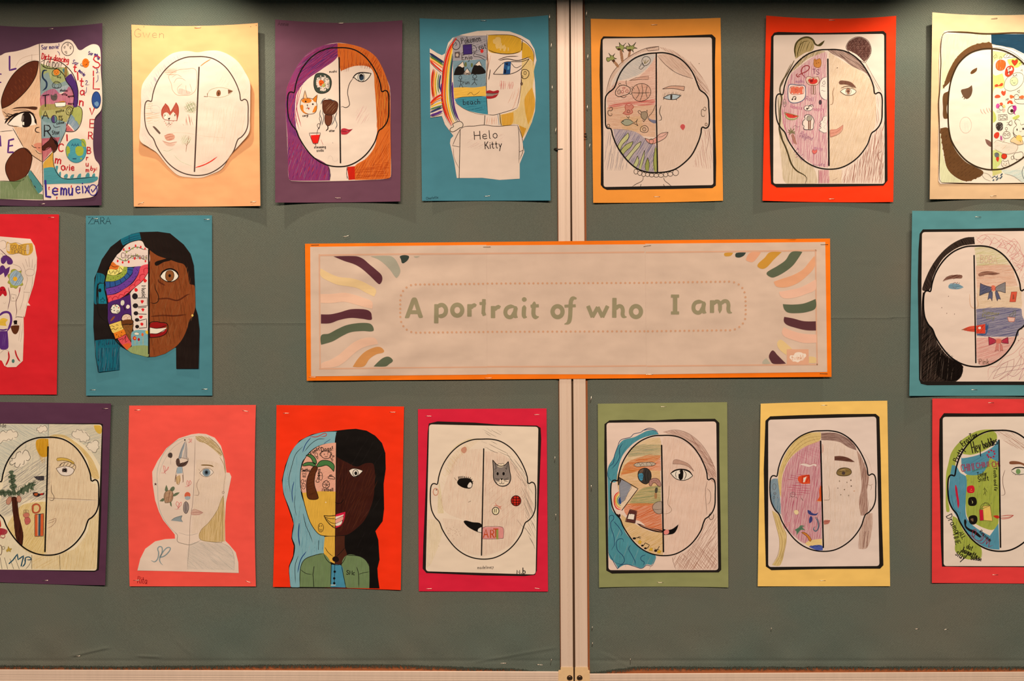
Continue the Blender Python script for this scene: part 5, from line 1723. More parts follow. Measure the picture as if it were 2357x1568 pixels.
D['festive'] = '''
@left_hair | black and teal marker hair on the left
G 1a1312 1 0 345 245 430 205 500 190 640 186 740 200 850 290 905 365 932 460 940 620 945 800 965 860 978 980 970 1290 790 1292 788 1122 780 1120 700 1170 620 1195 560 1198 430 1165 330 1105 332 1300 160 1320 140 1200 122 950 130 560 150 515 190 410 260 310
G 1c1414 .97 85 132 766 234 766 238 900 264 980 300 1062 130 1062
F 1c1414 .96 60 350 250 300 290 240 350 190 430 150 515 210 535 240 470 280 400 330 330 362 300
F 1c1414 .95 85 132 765 160 768 165 850 200 890 235 910 250 960 285 1050 300 1065 130 1062 122 940
F 14687c .92 70 345 245 420 210 495 195 508 250 430 270 362 300
L 183c58 4 .9 360 262 430 232 498 215
L 183c58 4 .9 360 280 430 250 500 232
L 183c58 5 1 410 215 412 270
F 14687c .92 85 150 518 212 538 205 600 160 600 150 680 160 766 130 765 132 620
H 183c58 4 15 85 155 520 210 540 200 600 155 600
F 14788c .95 85 162 600 210 605 222 700 230 768 165 768
E 101418 1 0 175 660 12 16
Q 101418 4 1 175 735 192 732 198 715 204 732 218 738 206 746 206 762 195 750 182 760 186 745
L 100c0c 8 1 205 605 170 605 152 640 152 760 165 850 200 895 235 915
F 14687c .85 85 135 1064 290 1055 335 1100 335 1300 165 1318 145 1200
H 182c48 5 9 86 135 1064 290 1055 332 1100 332 1300 165 1316 145 1200
H 9a7088 3 24 84 140 1080 290 1060 330 1110 330 1290 170 1310
H c8c0c0 3 70 84 140 1080 290 1060 330 1110 330 1290 170 1310
K 2a2020 3 1 200 372 206 400
K 2a2020 3 1 148 435 165 460
@right_hair | black marker hair over the brow and down the right
F 1c1210 .98 120 498 195 560 185 640 188 720 205 790 245 850 305 905 380 930 470 940 560 935 605 895 612 878 560 850 470 800 430 720 408 640 378 570 330 530 290 510 250
F 1c1210 .98 88 942 780 960 880 975 960 978 1100 970 1290 790 1292 788 1125 840 1060 890 960 895 900 930 860
H 3a2420 6 24 100 560 220 700 240 800 320 880 420 900 560 820 430 700 380 560 300
H 3a2a26 6 26 88 800 1130 900 940 950 900 970 1100 960 1280 800 1280
@brown_half | half face in brown marker
F 8a4420 .96 80 576 335 640 380 730 410 800 435 855 455 885 540 900 610 935 620 942 700 942 800 920 870 895 900 880 960 840 1050 790 1110 720 1160 640 1192 576 1195
H a86434 7 20 76 580 420 860 460 900 620 935 720 900 900 820 1050 700 1160 580 1190
H c08858 5 40 74 580 420 860 460 900 620 935 720 900 900 820 1050 700 1160 580 1190
H 6a2c14 9 34 100 580 420 860 460 900 620 935 720 900 900 820 1050 700 1160 580 1190
L 5a2414 12 .75 640 730 720 725 800 740 880 695 900 690
L 5a2414 12 .7 590 870 680 862 780 865 870 855
L 5a2414 12 .7 645 570 650 590 700 620
E e8c060 1 0 920 862 9 10
@eyebrow
F 140c0a 1 0 618 435 680 412 740 398 755 405 740 420 690 432 628 462
@eye | brown eye with a black outline
F eadccc 1 0 662 545 690 505 740 488 790 510 808 548 770 585 720 590 680 570
F 8a5028 1 0 703 540 712 508 740 498 765 512 772 545 758 578 730 588 708 570
E 140c0a 1 0 737 542 11 13
C 140c0a 6 1 662 545 690 505 740 490 790 512 808 548 770 585 720 590 680 570
C 140c0a 4 1 703 540 712 508 740 498 765 512 772 545 758 578 730 588 708 570
L 140c0a 13 1 660 545 685 508 740 487 790 508 812 548
@nose
L 1c100a 6 1 616 605 622 650 645 700 645 745 615 765 580 758
@mouth | dark red lips with white teeth
F 9a1418 .97 10 578 930 620 915 650 915 718 932 700 958 640 965 578 960
F 9a1418 .97 10 578 1010 620 1008 680 990 712 970 710 1000 660 1030 580 1040
F eadccc 1 0 578 960 640 968 712 960 690 988 630 1008 578 1008
C 140c0a 6 1 578 925 630 912 660 918 718 932 712 1000 660 1032 578 1040
L 140c0a 5 1 578 958 640 966 718 940
L 140c0a 5 1 578 1008 640 1008 712 968
@christmas_words | string of lights around a festive word
F e6ccc0 1 0 510 262 440 268 380 300 340 350 300 385 275 425 310 455 380 470 460 468 566 445 566 330 540 310
L 2a3420 5 1 355 335 400 345 440 318 475 310 520 328 560 335
L 2a3420 5 1 300 385 340 410 385 422 420 395 460 382 500 395 530 412 566 412
E e02428 1 0 367 330 7 11
E e02428 1 0 412 320 7 11
E e02428 1 0 462 300 7 11
E e02428 1 0 504 310 7 11
E e02428 1 0 538 324 6 10
E e02428 1 0 318 424 8 11
E e02428 1 0 358 434 8 11
E e02428 1 0 407 430 8 12
E e02428 1 0 455 402 8 12
E e02428 1 0 498 400 8 10
E e02428 1 0 542 425 7 10
E 94a048 1 0 390 352 6 9
E 94a048 1 0 440 322 6 9
E 94a048 1 0 475 318 5 8
E 94a048 1 0 338 408 6 8
E 94a048 1 0 380 412 6 8
E 94a048 1 0 430 385 6 9
E 94a048 1 0 476 375 6 8
E 94a048 1 0 545 395 6 8
T 8a7068 6 44 2 345 355 Christmas ~212
@rainbow_bands | rainbow of patterned bands
F e07028 .97 20 275 430 310 455 330 462 315 495 280 495 250 490 262 455
L 2a1410 4 1 262 455 290 472 325 465
L 2a1410 4 1 250 490 280 495 315 490
F ecd878 1 20 248 492 315 492 335 462 368 470 365 500 330 520 290 540 235 532
K 2a2010 4 1 248 500 262 530 285 500 296 530 312 495 328 520 335 470 362 500
L 2a2010 4 1 232 530 290 540 350 515 370 470
F 98a440 .97 20 232 532 290 540 350 515 372 470 398 478 390 520 350 560 290 585 220 588
S 1a1c10 3 240 560 262 572 282 560 300 572 320 548 340 556 355 530 375 530 378 500
L 14201c 5 1 220 588 290 588 350 562 392 520 398 478
F 2c5494 .97 20 218 590 290 588 350 562 392 520 400 478 445 478 430 530 380 580 320 618 225 645
K 14182c 4 1 255 592 258 640
K 14182c 4 1 295 588 300 625
K 14182c 4 1 335 572 350 608
K 14182c 4 1 368 548 388 578
K 14182c 4 1 392 518 420 545
K 14182c 4 1 400 490 445 500
L 1a1430 5 1 222 645 320 620 385 578 432 528 448 478
F 6c3c98 .97 20 222 647 320 622 385 580 435 530 450 476 500 465 480 530 430 600 350 660 280 690 232 698
S 1c1030 3 250 662 262 678 290 655 300 668 325 640 340 652 370 612 380 630 410 590 425 590 440 555 460 548 462 520 478 500 470 490
L 1a1430 5 1 232 698 300 688 370 650 440 598 485 530 505 465
F e8505c .95 20 232 700 300 690 370 650 440 600 485 530 507 465 566 448 565 510 520 580 450 640 350 720 245 762
C c01830 5 1 245 720 262 712 275 730 272 755 246 758
L b01828 5 1 275 735 290 712 315 715 325 745
L b01828 5 1 325 725 335 695 365 700 370 722
L b01828 5 1 370 700 378 675 408 672 415 695
L b01828 5 1 410 660 415 632 450 615 465 640
L b01828 5 1 455 620 462 590 490 575 505 590
L b01828 5 1 495 570 500 540 530 530 540 545
L b01828 5 1 530 520 530 490 555 480 565 490
L 2a1418 4 1 245 764 350 720 450 642 520 580 566 508
@music_strip | white strip with notes and hearts
F e6d0c4 1 0 566 515 520 585 450 645 418 690 430 850 445 985 560 985 566 900
T 181010 6 34 88 545 620 Music ~95
E 241c20 1 0 457 708 23 25
E 241c20 1 0 461 784 22 20
E 241c20 1 0 465 845 19 17
E 241c20 1 0 474 898 18 15
E 241c20 1 0 475 952 16 15
K 181010 5 1 478 722 558 720 558 785 482 790
K 181010 5 1 482 800 548 795
K 181010 5 1 484 850 550 852
K 181010 5 1 490 905 550 890 552 960 490 965
F e02428 1 0 538 598 522 570 535 562 545 572 555 578
F e02428 1 0 462 672 452 648 465 640 478 650 482 660
F e02428 1 0 514 768 502 745 515 738 530 745
F e02428 1 0 522 832 508 812 520 804 534 812
F e02428 1 0 505 890 488 870 505 864 522 868
F e02428 1 0 513 946 500 928 513 920 526 930
@purple_panel | purple panel with palette, racket and brush
F 4c2468 .96 80 240 765 350 722 420 690 430 850 425 870 350 900 245 935 235 850
F e8dccc 1 0 262 815 270 785 300 772 330 785 338 820 325 845 290 845 268 838
C 181010 4 1 258 815 268 785 300 772 330 782 340 820 325 845 290 848 266 840
S c03028 5 298 785 325 800
S 3a7a5a 5 288 800 310 790
S 203040 5 268 815 290 822
O 181010 4 1 320 832 9 9
F e8dccc 1 0 342 760 350 740 368 742 372 765 360 782 345 778
H 181010 2 6 85 342 760 350 740 368 742 372 765 360 782 345 778
H 181010 2 7 5 342 760 350 740 368 742 372 765 360 782 345 778
K 241428 9 1 365 782 378 818
F ecd8c8 1 0 385 795 398 775 415 785 412 802 395 808
F 8a4828 1 0 258 905 285 870 298 868 290 885 265 910
@ice_cream | ice cream cone with a brown scoop
F e4c0a8 1 0 350 885 362 860 395 850 425 865 428 892 400 905 360 902
S 8a5030 3 370 875 385 868 400 880 412 872 395 890
F 6a3818 .97 0 345 925 355 905 390 895 440 900 445 925 420 935 385 930 362 940
F 8a5428 .97 0 352 935 445 930 435 1000 422 1072 400 1040 375 990
C 1c1010 5 1 350 885 362 860 395 850 425 865 428 892 445 912 430 935 390 932 352 938 346 918
Q 1c1010 5 1 352 938 445 930 435 1000 424 1075 400 1040 372 985
H 1c1010 5 24 50 355 940 442 935 433 1000 422 1060 400 1030 375 985
H 1c1010 5 24 130 355 940 442 935 433 1000 422 1060 400 1030 375 985
@sand_panels | yellow, orange and pink patterned panels
F ecc460 .97 20 245 938 345 905 350 940 365 970 285 1005 262 970
L 3a2810 4 1 252 955 275 945 290 955 310 938 330 945 345 935
L 3a2810 4 1 262 978 285 968 300 978 320 962 345 965 360 955
F e87c20 .97 20 285 1005 368 972 385 1010 330 1040 300 1050
S 3a2010 4 310 1018 330 1005 350 998 345 1022 325 1030
F e45058 .95 20 318 1050 385 1015 405 1050 428 1085 425 1110 390 1138 345 1090
K 2a1414 4 1 330 1060 360 1045 352 1090 385 1020 380 1080 405 1060
F e06028 .95 20 355 1100 405 1085 425 1105 395 1140
@meadow | meadow with flowers under a blue sky
F 7cacb4 .95 20 440 990 560 985 565 1110 500 1105 432 1112 428 1080
F 94a068 .95 80 395 1140 432 1112 500 1102 566 1112 566 1195 500 1192 440 1170
K c8a850 3 1 458 1050 458 1095
K c8a850 3 1 490 1065 490 1100
K c8a850 3 1 522 1030 522 1100
F c81830 1 0 440 1040 455 1028 470 1045 460 1062 442 1055
E e8a030 1 0 456 1045 8 8
F a01828 1 0 478 1052 490 1042 498 1060 485 1068
F e06030 1 0 508 1015 518 1002 528 1018 516 1030
F e8e8e0 1 0 450 1010 462 998 490 1005 488 1018 455 1018
C 4a6468 3 1 450 1010 462 998 490 1005 488 1018 455 1018
F e8b830 1 0 540 990 562 985 562 1012 548 1008
@face_outline
L 100c0c 8 1 362 300 300 385 240 480 218 560 212 640 232 740 235 850 235 900 262 980 300 1060 360 1120 430 1170 510 1195 566 1198
L 100c0c 5 1 362 300 430 268 508 250
@centre_line
K 100c0c 11 1 568 332 568 1172
'''
D['bows'] = '''
@printed_border | white panel inside the black printed border
R e8ccbc 26 158 208 1300 196 1300 1412 148 1412
@black_hair | black crayon hair falling on the left
F 2a1a14 .86 120 578 248 510 252 420 290 340 350 270 430 210 530 160 660 168 680 215 680 250 560 320 430 400 360 480 320 582 305
H 100a08 5 11 120 578 248 510 252 420 290 340 350 270 430 210 530 160 660 168 680 215 680 250 560 320 430 400 360 480 320 582 305
F 2a1a14 .85 85 165 690 175 700 172 850 200 940 235 980 290 1110 370 1210 490 1290 470 1330 430 1412 150 1412 150 1100 155 800
H 0c0806 5 9 84 165 690 175 700 172 850 200 940 235 980 290 1110 370 1210 490 1290 470 1330 430 1412 150 1412 150 1100 155 800
F 140c0a .95 30 290 1170 380 1230 485 1290 440 1400 290 1370 270 1250
H 0c0806 6 12 45 150 950 230 980 290 1110 480 1290 430 1410 160 1400
H d8b8a4 2 38 82 165 960 230 990 290 1120 400 1240 400 1400 165 1390
L 0c0806 7 .9 165 1225 230 1180 300 1160
K 0c0806 5 1 575 248 582 305
@pink_curls | tangled pink pencil curls on the right
L dc8c88 3 .8 590 240 640 270 680 240 640 300 600 270 660 230 720 280 700 320 740 250 800 300 760 340 820 270 880 320 840 380 900 300 940 400 880 430 950 350 1000 450 920 480 980 420 1040 520
L dc8c88 3 .8 600 300 680 260 740 300 800 260 840 340 780 330 860 300 920 370 860 400 930 450 990 380 960 520 900 450 1000 500 960 580 1030 560
L e09c90 3 .8 620 235 720 225 820 250 900 300 960 380 1010 480
L dc8c88 3 .8 780 320 850 280 930 290 880 380 820 330 900 260 950 340 870 440 920 520 980 470 940 580 1000 620
L e0a098 3 .8 860 400 940 380 1000 420 950 500 900 470 880 380
L b87878 3 .8 690 1400 760 1300 850 1250 820 1340 730 1390 800 1280 900 1230 880 1330 780 1400 900 1300 960 1200 940 1300 860 1400
L 9a7078 3 .8 720 1340 800 1300 900 1290 1000 1260 1100 1200
L 9a7078 3 .8 740 1370 850 1330 960 1310 1060 1280
L dc8c88 3 .8 690 1380 700 1300 760 1290 820 1220 900 1180 980 1090 1000 1150 900 1230
L b87080 3 .8 850 1400 850 1350 900 1370 980 1300 940 1400 1000 1330
L dc8c88 3 .8 900 1130 960 1060 1000 1100 940 1180 980 1250 920 1330
@yellow_band
F dcd098 .55 15 580 330 660 325 760 355 830 410 860 470 740 475 600 480
H ccc070 3 16 10 580 335 660 330 760 360 830 410 860 465 740 475 600 480
T e0c0a0 6 60 4 622 390 BOBA ~142
T b49080 3 60 4 627 394 BOBA ~142
@orange_band
F eaaa84 .55 5 592 480 870 475 905 560 930 640 600 660
H e08458 4 22 4 592 480 870 475 905 540 925 620 600 650
F ecc494 .55 5 600 660 940 650 960 740 950 820 600 828
@blue_band
F 84809c .72 12 594 828 950 822 965 880 990 960 940 1000 930 1045 600 1045
H 5c5888 4 12 12 594 828 950 822 965 880 990 960 940 1000 930 1045 600 1045
T 8a8048 4 36 6 645 832 Summer ~140
T 8a8048 4 32 6 640 868 frenzy ~105
@pink_band
F eca094 .6 20 598 1058 915 1055 870 1150 790 1230 700 1272 612 1265
H e08880 3 15 15 598 1058 915 1055 870 1150 790 1230 700 1272 612 1265
T 7a5848 5 42 0 615 1230 Pink ~83
@big_bow | blue grey bow with an orange knot
F 5a5c78 .85 70 628 622 680 640 720 655 712 685 670 700 622 720
F 8a8488 .8 20 830 614 790 630 752 655 752 675 790 685 830 696
F 5a5c78 .9 80 705 685 725 690 722 765 708 740 688 755 695 715
F 5a5c78 .9 80 750 685 765 685 792 752 775 745 765 765 752 720
F e07058 .95 20 716 645 732 636 750 648 752 672 735 684 718 675
C 4a3c40 4 1 628 620 680 645 720 655 712 685 670 700 622 720
C 4a3c40 4 1 830 612 790 630 752 655 752 678 790 685 830 698
C 4a3c40 3 1 705 685 725 690 722 765 708 740 688 755 695 715
C 4a3c40 3 1 750 685 765 685 792 752 775 745 765 765 752 720
H 3a3c60 4 12 30 630 625 710 655 705 680 630 712
@red_book
G dc5840 .95 85 878 690 924 688 912 770 864 770
G 9a4838 1 0 890 710 908 708 904 748 886 750
Q 8a3830 3 1 878 690 924 688 912 770 864 770
@plant_pot
C 6a6848 3 1 858 895 870 870 890 860 900 838 912 842 910 880 905 898
H 7a7c50 3 7 60 858 890 890 850 912 845 905 895
F eab8a8 .95 0 846 892 908 898 900 930 856 928
Q a05048 4 1 846 892 908 898 900 930 856 928
@small_bow | crimson bow
F b83048 .92 20 694 1052 740 1070 752 1080 750 1098 698 1118
F b83048 .92 20 850 1055 810 1075 800 1085 800 1098 855 1106
F dc7460 .95 0 752 1075 798 1072 800 1100 755 1102
H dc8070 4 14 80 710 1060 750 1080 745 1100 710 1110
C 5a2434 4 1 694 1052 740 1070 752 1080 750 1098 698 1118
C 5a2434 4 1 850 1055 810 1075 800 1085 800 1098 855 1106
Q 5a2434 3 1 760 1102 775 1106 776 1165 762 1155 745 1172
Q 5a2434 3 1 788 1102 802 1120 812 1165 796 1158 788 1172
F dc8478 .8 0 760 1102 775 1106 776 1165 762 1155 745 1172
F dc8478 .8 0 788 1102 802 1120 812 1165 796 1158 788 1172
@eyebrows
F 8a5848 .8 165 325 604 350 575 400 555 480 555 480 578 420 582 360 592
H 5a3024 4 9 20 325 604 350 575 400 555 480 555 480 578 420 582 360 592
F 9a6450 .75 5 612 545 660 525 720 525 790 542 740 555 680 552 620 565
H 5a3024 4 10 8 612 545 660 525 720 525 790 542 740 555 680 552 620 565
@eye | pale blue eye on the left
F 80a0b0 .85 5 372 655 380 628 430 622 460 630 494 652 450 668 400 666
C a05848 3 .8 405 640 412 618 430 614 440 635 430 660 412 655
K 4a3c3c 3 1 440 620 448 612
K 4a3c3c 3 1 452 626 462 616
H 4a7890 3 9 5 372 655 380 628 430 622 460 630 494 652 450 668 400 666
@nose
L e0a880 4 .8 542 708 545 780 555 808 580 822 605 812 612 780 600 740 608 710 595 700
@mouth | red pointed lips
F e05038 .92 10 480 994 540 968 592 962 592 1012 540 1008
H a83020 3 10 10 480 994 540 968 592 962 592 1012 540 1008
L 8a6840 4 .9 478 994 520 992
G e04830 .95 30 594 962 668 948 668 1025 596 1025
H b82820 4 14 45 594 962 668 948 668 1025 596 1025
F e8d0c4 1 0 612 975 632 972 630 990 616 990
L 3c5c88 12 .8 675 945 675 1000 690 950
L 3c5c88 10 .8 680 1005 670 1030 600 1032
L 3c5c88 5 1 690 950 690 980 680 1020
@head_outline
W 0c0a0a 12 172 320 1012 320 1020 1295 170 1290
@centre_line
K 0c0a0a 11 1 578 395 592 1262
@paper_specks
S 5a4038 3 372 725 318 816 358 862 420 868 935 1080
'''
D['seaside'] = '''
@printed_border | thin black edge cut close to the panel
R eed8b8 26 -160 212 822 218 780 1396 -160 1386
@sky | pencil sky with white clouds
F a8b4bc .5 150 -150 220 395 215 395 320 300 330 180 370 90 460 30 620 0 670 -150 700
F b4b0ac .5 20 395 218 760 225 815 290 810 560 720 420 600 340 480 315 395 318
H 7c90a0 4 22 150 -100 220 395 215 395 320 300 330 180 370 90 460 30 620 -100 700
H 8098a8 4 30 15 395 218 760 225 815 290 810 560 720 420 600 340 480 315 395 318
F aaa4a8 .45 30 200 350 385 330 380 800 200 830 150 900 60 960 0 930 30 680 90 470
H 807880 3 15 35 60 600 380 480 380 790 160 860 60 950 10 930
H 9aa0a0 4 30 85 100 400 385 340 385 600 100 620
K 5a6468 3 .9 390 216 388 322
@clouds | outlined pencil clouds
F ead6c0 1 0 -60 300 0 280 60 270 100 262 140 290 135 330 90 345 20 360 -60 375
C 3a3430 3 1 -60 300 -20 275 0 290 10 275 30 268 50 285 60 268 90 262 105 280 130 275 145 300 130 325 110 320 90 345 70 335 50 350 30 345 0 375 -60 380
F ead6c0 1 0 300 270 305 240 330 228 355 225 380 250 375 275 340 285 315 285
C 3a3430 3 1 296 265 300 245 318 245 325 228 345 235 360 225 375 240 380 262 365 275 350 270 335 285 315 285 310 270
F ead6c0 1 0 580 300 600 265 640 260 690 275 720 310 718 340 690 360 640 350 590 330
C 3a3430 3 1 578 300 590 275 610 278 620 258 645 268 655 262 670 285 695 285 705 305 722 320 715 345 698 345 690 362 670 352 650 358 640 335 620 335 590 318
F ead6c0 1 0 695 395 720 365 770 345 795 370 795 400 765 440 730 435 705 415
C 3a3430 3 1 692 395 705 385 712 365 740 365 755 350 775 345 795 365 790 385 797 405 782 420 770 445 745 438 735 425 712 420 708 405
F ead6c0 1 0 85 520 110 480 150 440 200 425 235 450 245 490 220 520 190 550 140 565 110 545
C 3a3430 4 1 82 515 110 510 90 490 120 490 135 450 165 435 175 470 200 425 225 435 235 460 245 485 225 510 200 505 190 540 165 535 150 560 128 562 118 545 125 525 95 545 78 535
@sun | yellow crayon sun
F e0a020 .85 85 300 340 390 335 390 420 385 470 340 480 310 450 290 400
H d89818 5 11 86 300 340 390 335 390 420 380 500 340 535 305 450
F e8b840 .8 60 755 225 800 225 818 240 815 290 790 290 765 260
@blond_edge | yellow crayon along the head
F e4b048 .6 130 395 315 430 300 520 305 620 370 700 440 760 530 800 640 790 660 740 640 700 500 620 400 520 330 450 318
F e8bc70 .5 85 800 700 808 1380 640 1390 480 1385 480 1270 600 1220 700 1090 730 980 790 930
H e0a848 4 22 80 800 900 808 1380 640 1390 480 1385 480 1270 600 1220 700 1090
H e0a040 4 26 30 255 1270 480 1270 480 1385 255 1385
F e8bc70 .5 85 255 1270 480 1272 480 1385 255 1382
K 3a2c20 3 1 255 1270 255 1382
K 3a2c20 3 1 480 1270 484 1388
@sand | yellow crayon sand
F ecc068 .6 60 160 880 240 850 375 840 372 1260 300 1268 200 1230 110 1130 60 1040 100 960
H dca030 4 24 55 190 1100 370 1080 370 1260 240 1260 150 1180
@peach_half | half face in peach pencil
F e8b894 .5 85 392 325 480 330 580 375 660 450 710 560 740 690 780 700 785 850 770 930 710 990 650 1100 560 1200 450 1260 372 1265
H d8a880 3 20 88 392 345 480 340 580 380 660 450 710 560 740 690 740 820 620 815 400 800
H d89868 3 26 75 400 840 700 840 720 950 600 1140 450 1240 380 1230
L a8806c 4 .5 180 808 330 805 500 815 620 820 790 832
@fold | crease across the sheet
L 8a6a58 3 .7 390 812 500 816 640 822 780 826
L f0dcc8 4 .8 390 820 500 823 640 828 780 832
@eyebrow
F e0b450 .9 10 460 490 520 488 570 505 600 530 590 540 550 515 500 508 460 510
C 5a4430 3 1 460 490 520 488 570 505 600 530 590 540 550 515 500 508 460 510
@eye | round brown eye with a lined lid
F ead6c8 1 0 455 575 490 562 540 555 590 575 585 610 545 630 490 620
E 6a5450 .95 0 521 588 22 22
E 181010 1 0 521 588 15 15
E ead6c8 1 0 521 590 6 6
C 5a4438 4 1 452 572 490 560 540 555 595 580 585 612 545 632 490 622
L 5a4438 4 1 470 560 500 530 560 520 605 545 608 570 590 600
K 5a4438 4 1 482 555 498 528
K 5a4438 4 1 508 552 525 525
K 5a4438 4 1 530 552 550 530
K 5a4438 4 1 555 558 575 535
K 5a4438 4 1 575 568 600 545
@nose
L 5a4438 4 1 412 705 415 760 435 800 430 825 410 832 395 820
@mouth
L 8a6050 3 .9 384 1000 420 985 450 975 448 1000 420 1035 382 1055
L 8a6050 3 .8 384 1015 420 1005 445 990
@palm_tree | palm tree with brown trunk and dark green fronds
F 5c6850 .9 88 70 600 85 590 110 592 105 620 130 630 112 650 130 665 115 690 138 715 120 740 130 770 105 765 92 740 75 720 92 695 68 680 88 660 62 640 84 625
F 5c6850 .9 20 130 770 160 745 165 720 185 735 200 695 215 715 235 680 250 700 285 668 270 695 300 700 262 720 275 750 235 735 230 770 200 755 190 785 165 770 150 795
F 5c6850 .9 10 0 750 30 745 45 755 70 742 90 755 130 765 125 790 90 785 75 800 60 780 40 805 25 785 0 790
F 4a2014 .95 88 92 805 128 802 142 860 155 960 180 1060 188 1120 180 1195 150 1175 125 1120 112 1000 100 900
H 2a100c 5 14 85 92 805 128 802 142 860 155 960 180 1060 188 1120 180 1195 150 1175 125 1120 112 1000 100 900
L 4a5440 12 .95 130 780 105 720 92 660 90 600
H 2c3826 6 13 20 65 600 110 590 132 640 130 700 140 770 110 790 75 700
L 4a5440 12 .95 130 775 190 730 240 700 285 680
H 34442c 6 13 70 140 745 220 690 280 665 300 700 260 750 180 790 130 790
L 4a5440 12 .95 130 775 70 765 0 765
H 2c3826 6 13 100 0 740 70 740 130 770 110 810 60 800 0 790
F c88c74 .9 0 50 840 60 815 85 800 92 830 75 860 55 860
F c88c74 .9 0 135 820 140 795 160 795 172 820 160 845 140 840
C 7a4438 3 1 50 840 60 815 85 800 92 830 75 860 55 860
C 7a4438 3 1 135 820 140 795 160 795 172 820 160 845 140 840
@seagull | dark sunglasses and a striped fish
F 3a3438 .95 10 272 640 300 635 355 632 355 668 310 668
H 8a8084 3 9 100 285 640 355 632 355 668 310 668
F 2a2024 .95 0 265 768 300 765 312 775 358 770 352 785 325 790 310 800 275 795
F c05828 .9 0 275 775 305 772 300 790 280 790
F c02820 .9 0 322 775 350 772 345 784 325 786
@rubber_ring
C c85838 12 .9 265 900 270 870 300 862 320 880 315 915 290 930 268 922
C 7a3424 3 1 258 905 262 868 300 856 325 880 320 918 290 935 265 928
@ice_lolly
Q 5a4038 3 1 192 908 205 905 205 932 192 932
Q 5a4038 3 1 210 905 228 908 226 935 212 935
F d87868 .8 0 190 940 230 935 230 960 195 965
F d06060 .8 0 200 975 235 970 243 1000 215 1025 202 1010
C 8a4038 3 1 190 935 232 935 232 962 195 965
C 8a4038 3 1 200 975 235 968 245 1000 215 1027 202 1010
@towel | orange and navy striped towel
G e06030 .9 88 282 940 350 936 348 1115 282 1118
G e8c0a0 .8 88 302 942 312 942 310 1115 302 1115
G 3a5060 .95 88 310 938 328 938 325 1115 308 1115
Q 3a3430 4 1 280 945 352 936 350 1118 280 1120
@starfish | small red and green beach shapes
F b02838 .9 30 -20 1060 20 1055 60 1075 50 1100 10 1110 -20 1100
F c03828 .9 30 -30 1000 0 985 8 1040 -20 1050
K 7a2030 3 1 0 1130 35 1130
C b02838 5 .9 0 1100 25 1095 40 1120 20 1135
Q 8a7028 3 1 50 1230 62 1222 66 1198 76 1218 96 1218 82 1235 88 1246 70 1238 55 1246
F c8a038 .9 0 50 1230 62 1222 66 1198 76 1218 96 1218 82 1235 88 1246 70 1238 55 1246
C 6a6040 4 1 15 1210 30 1200 38 1215 25 1225
C 5a3428 5 1 -10 1200 5 1190 15 1230 5 1270 -10 1260
@shirt_lines | pencil shading with marker initials
F c8bca8 .35 82 0 1130 60 1060 130 1170 255 1265 255 1382 0 1380
K 4a4440 3 1 -40 1260 -20 1385
K 4a4440 3 1 0 1290 16 1383
K 4a4440 3 1 35 1290 62 1383
K 4a4440 3 1 80 1300 110 1383
K 4a4440 3 1 120 1290 155 1383
K 4a4440 3 1 190 1290 205 1340
L 4a4440 3 1 255 1300 235 1350 205 1385
K 1c4a60 9 1 72 1340 105 1310 140 1262 145 1308 190 1275 170 1360
L 1c4a60 9 1 205 1290 200 1340 180 1365
L 1c4a60 8 1 200 1295 225 1285 248 1295 245 1308 215 1308
H 8088a0 3 20 60 20 960 60 1060 100 1150 40 1140 0 1000
@name_word
T 3a3430 4 34 3 0 205 lde ~50
@head_outline
W 0c0a0a 11 -44 322 795 322 795 1275 -44 1268
@centre_line
K 0c0a0a 12 1 387 397 362 1244
'''  # fold: shade and lit edge of the crease are inked lines
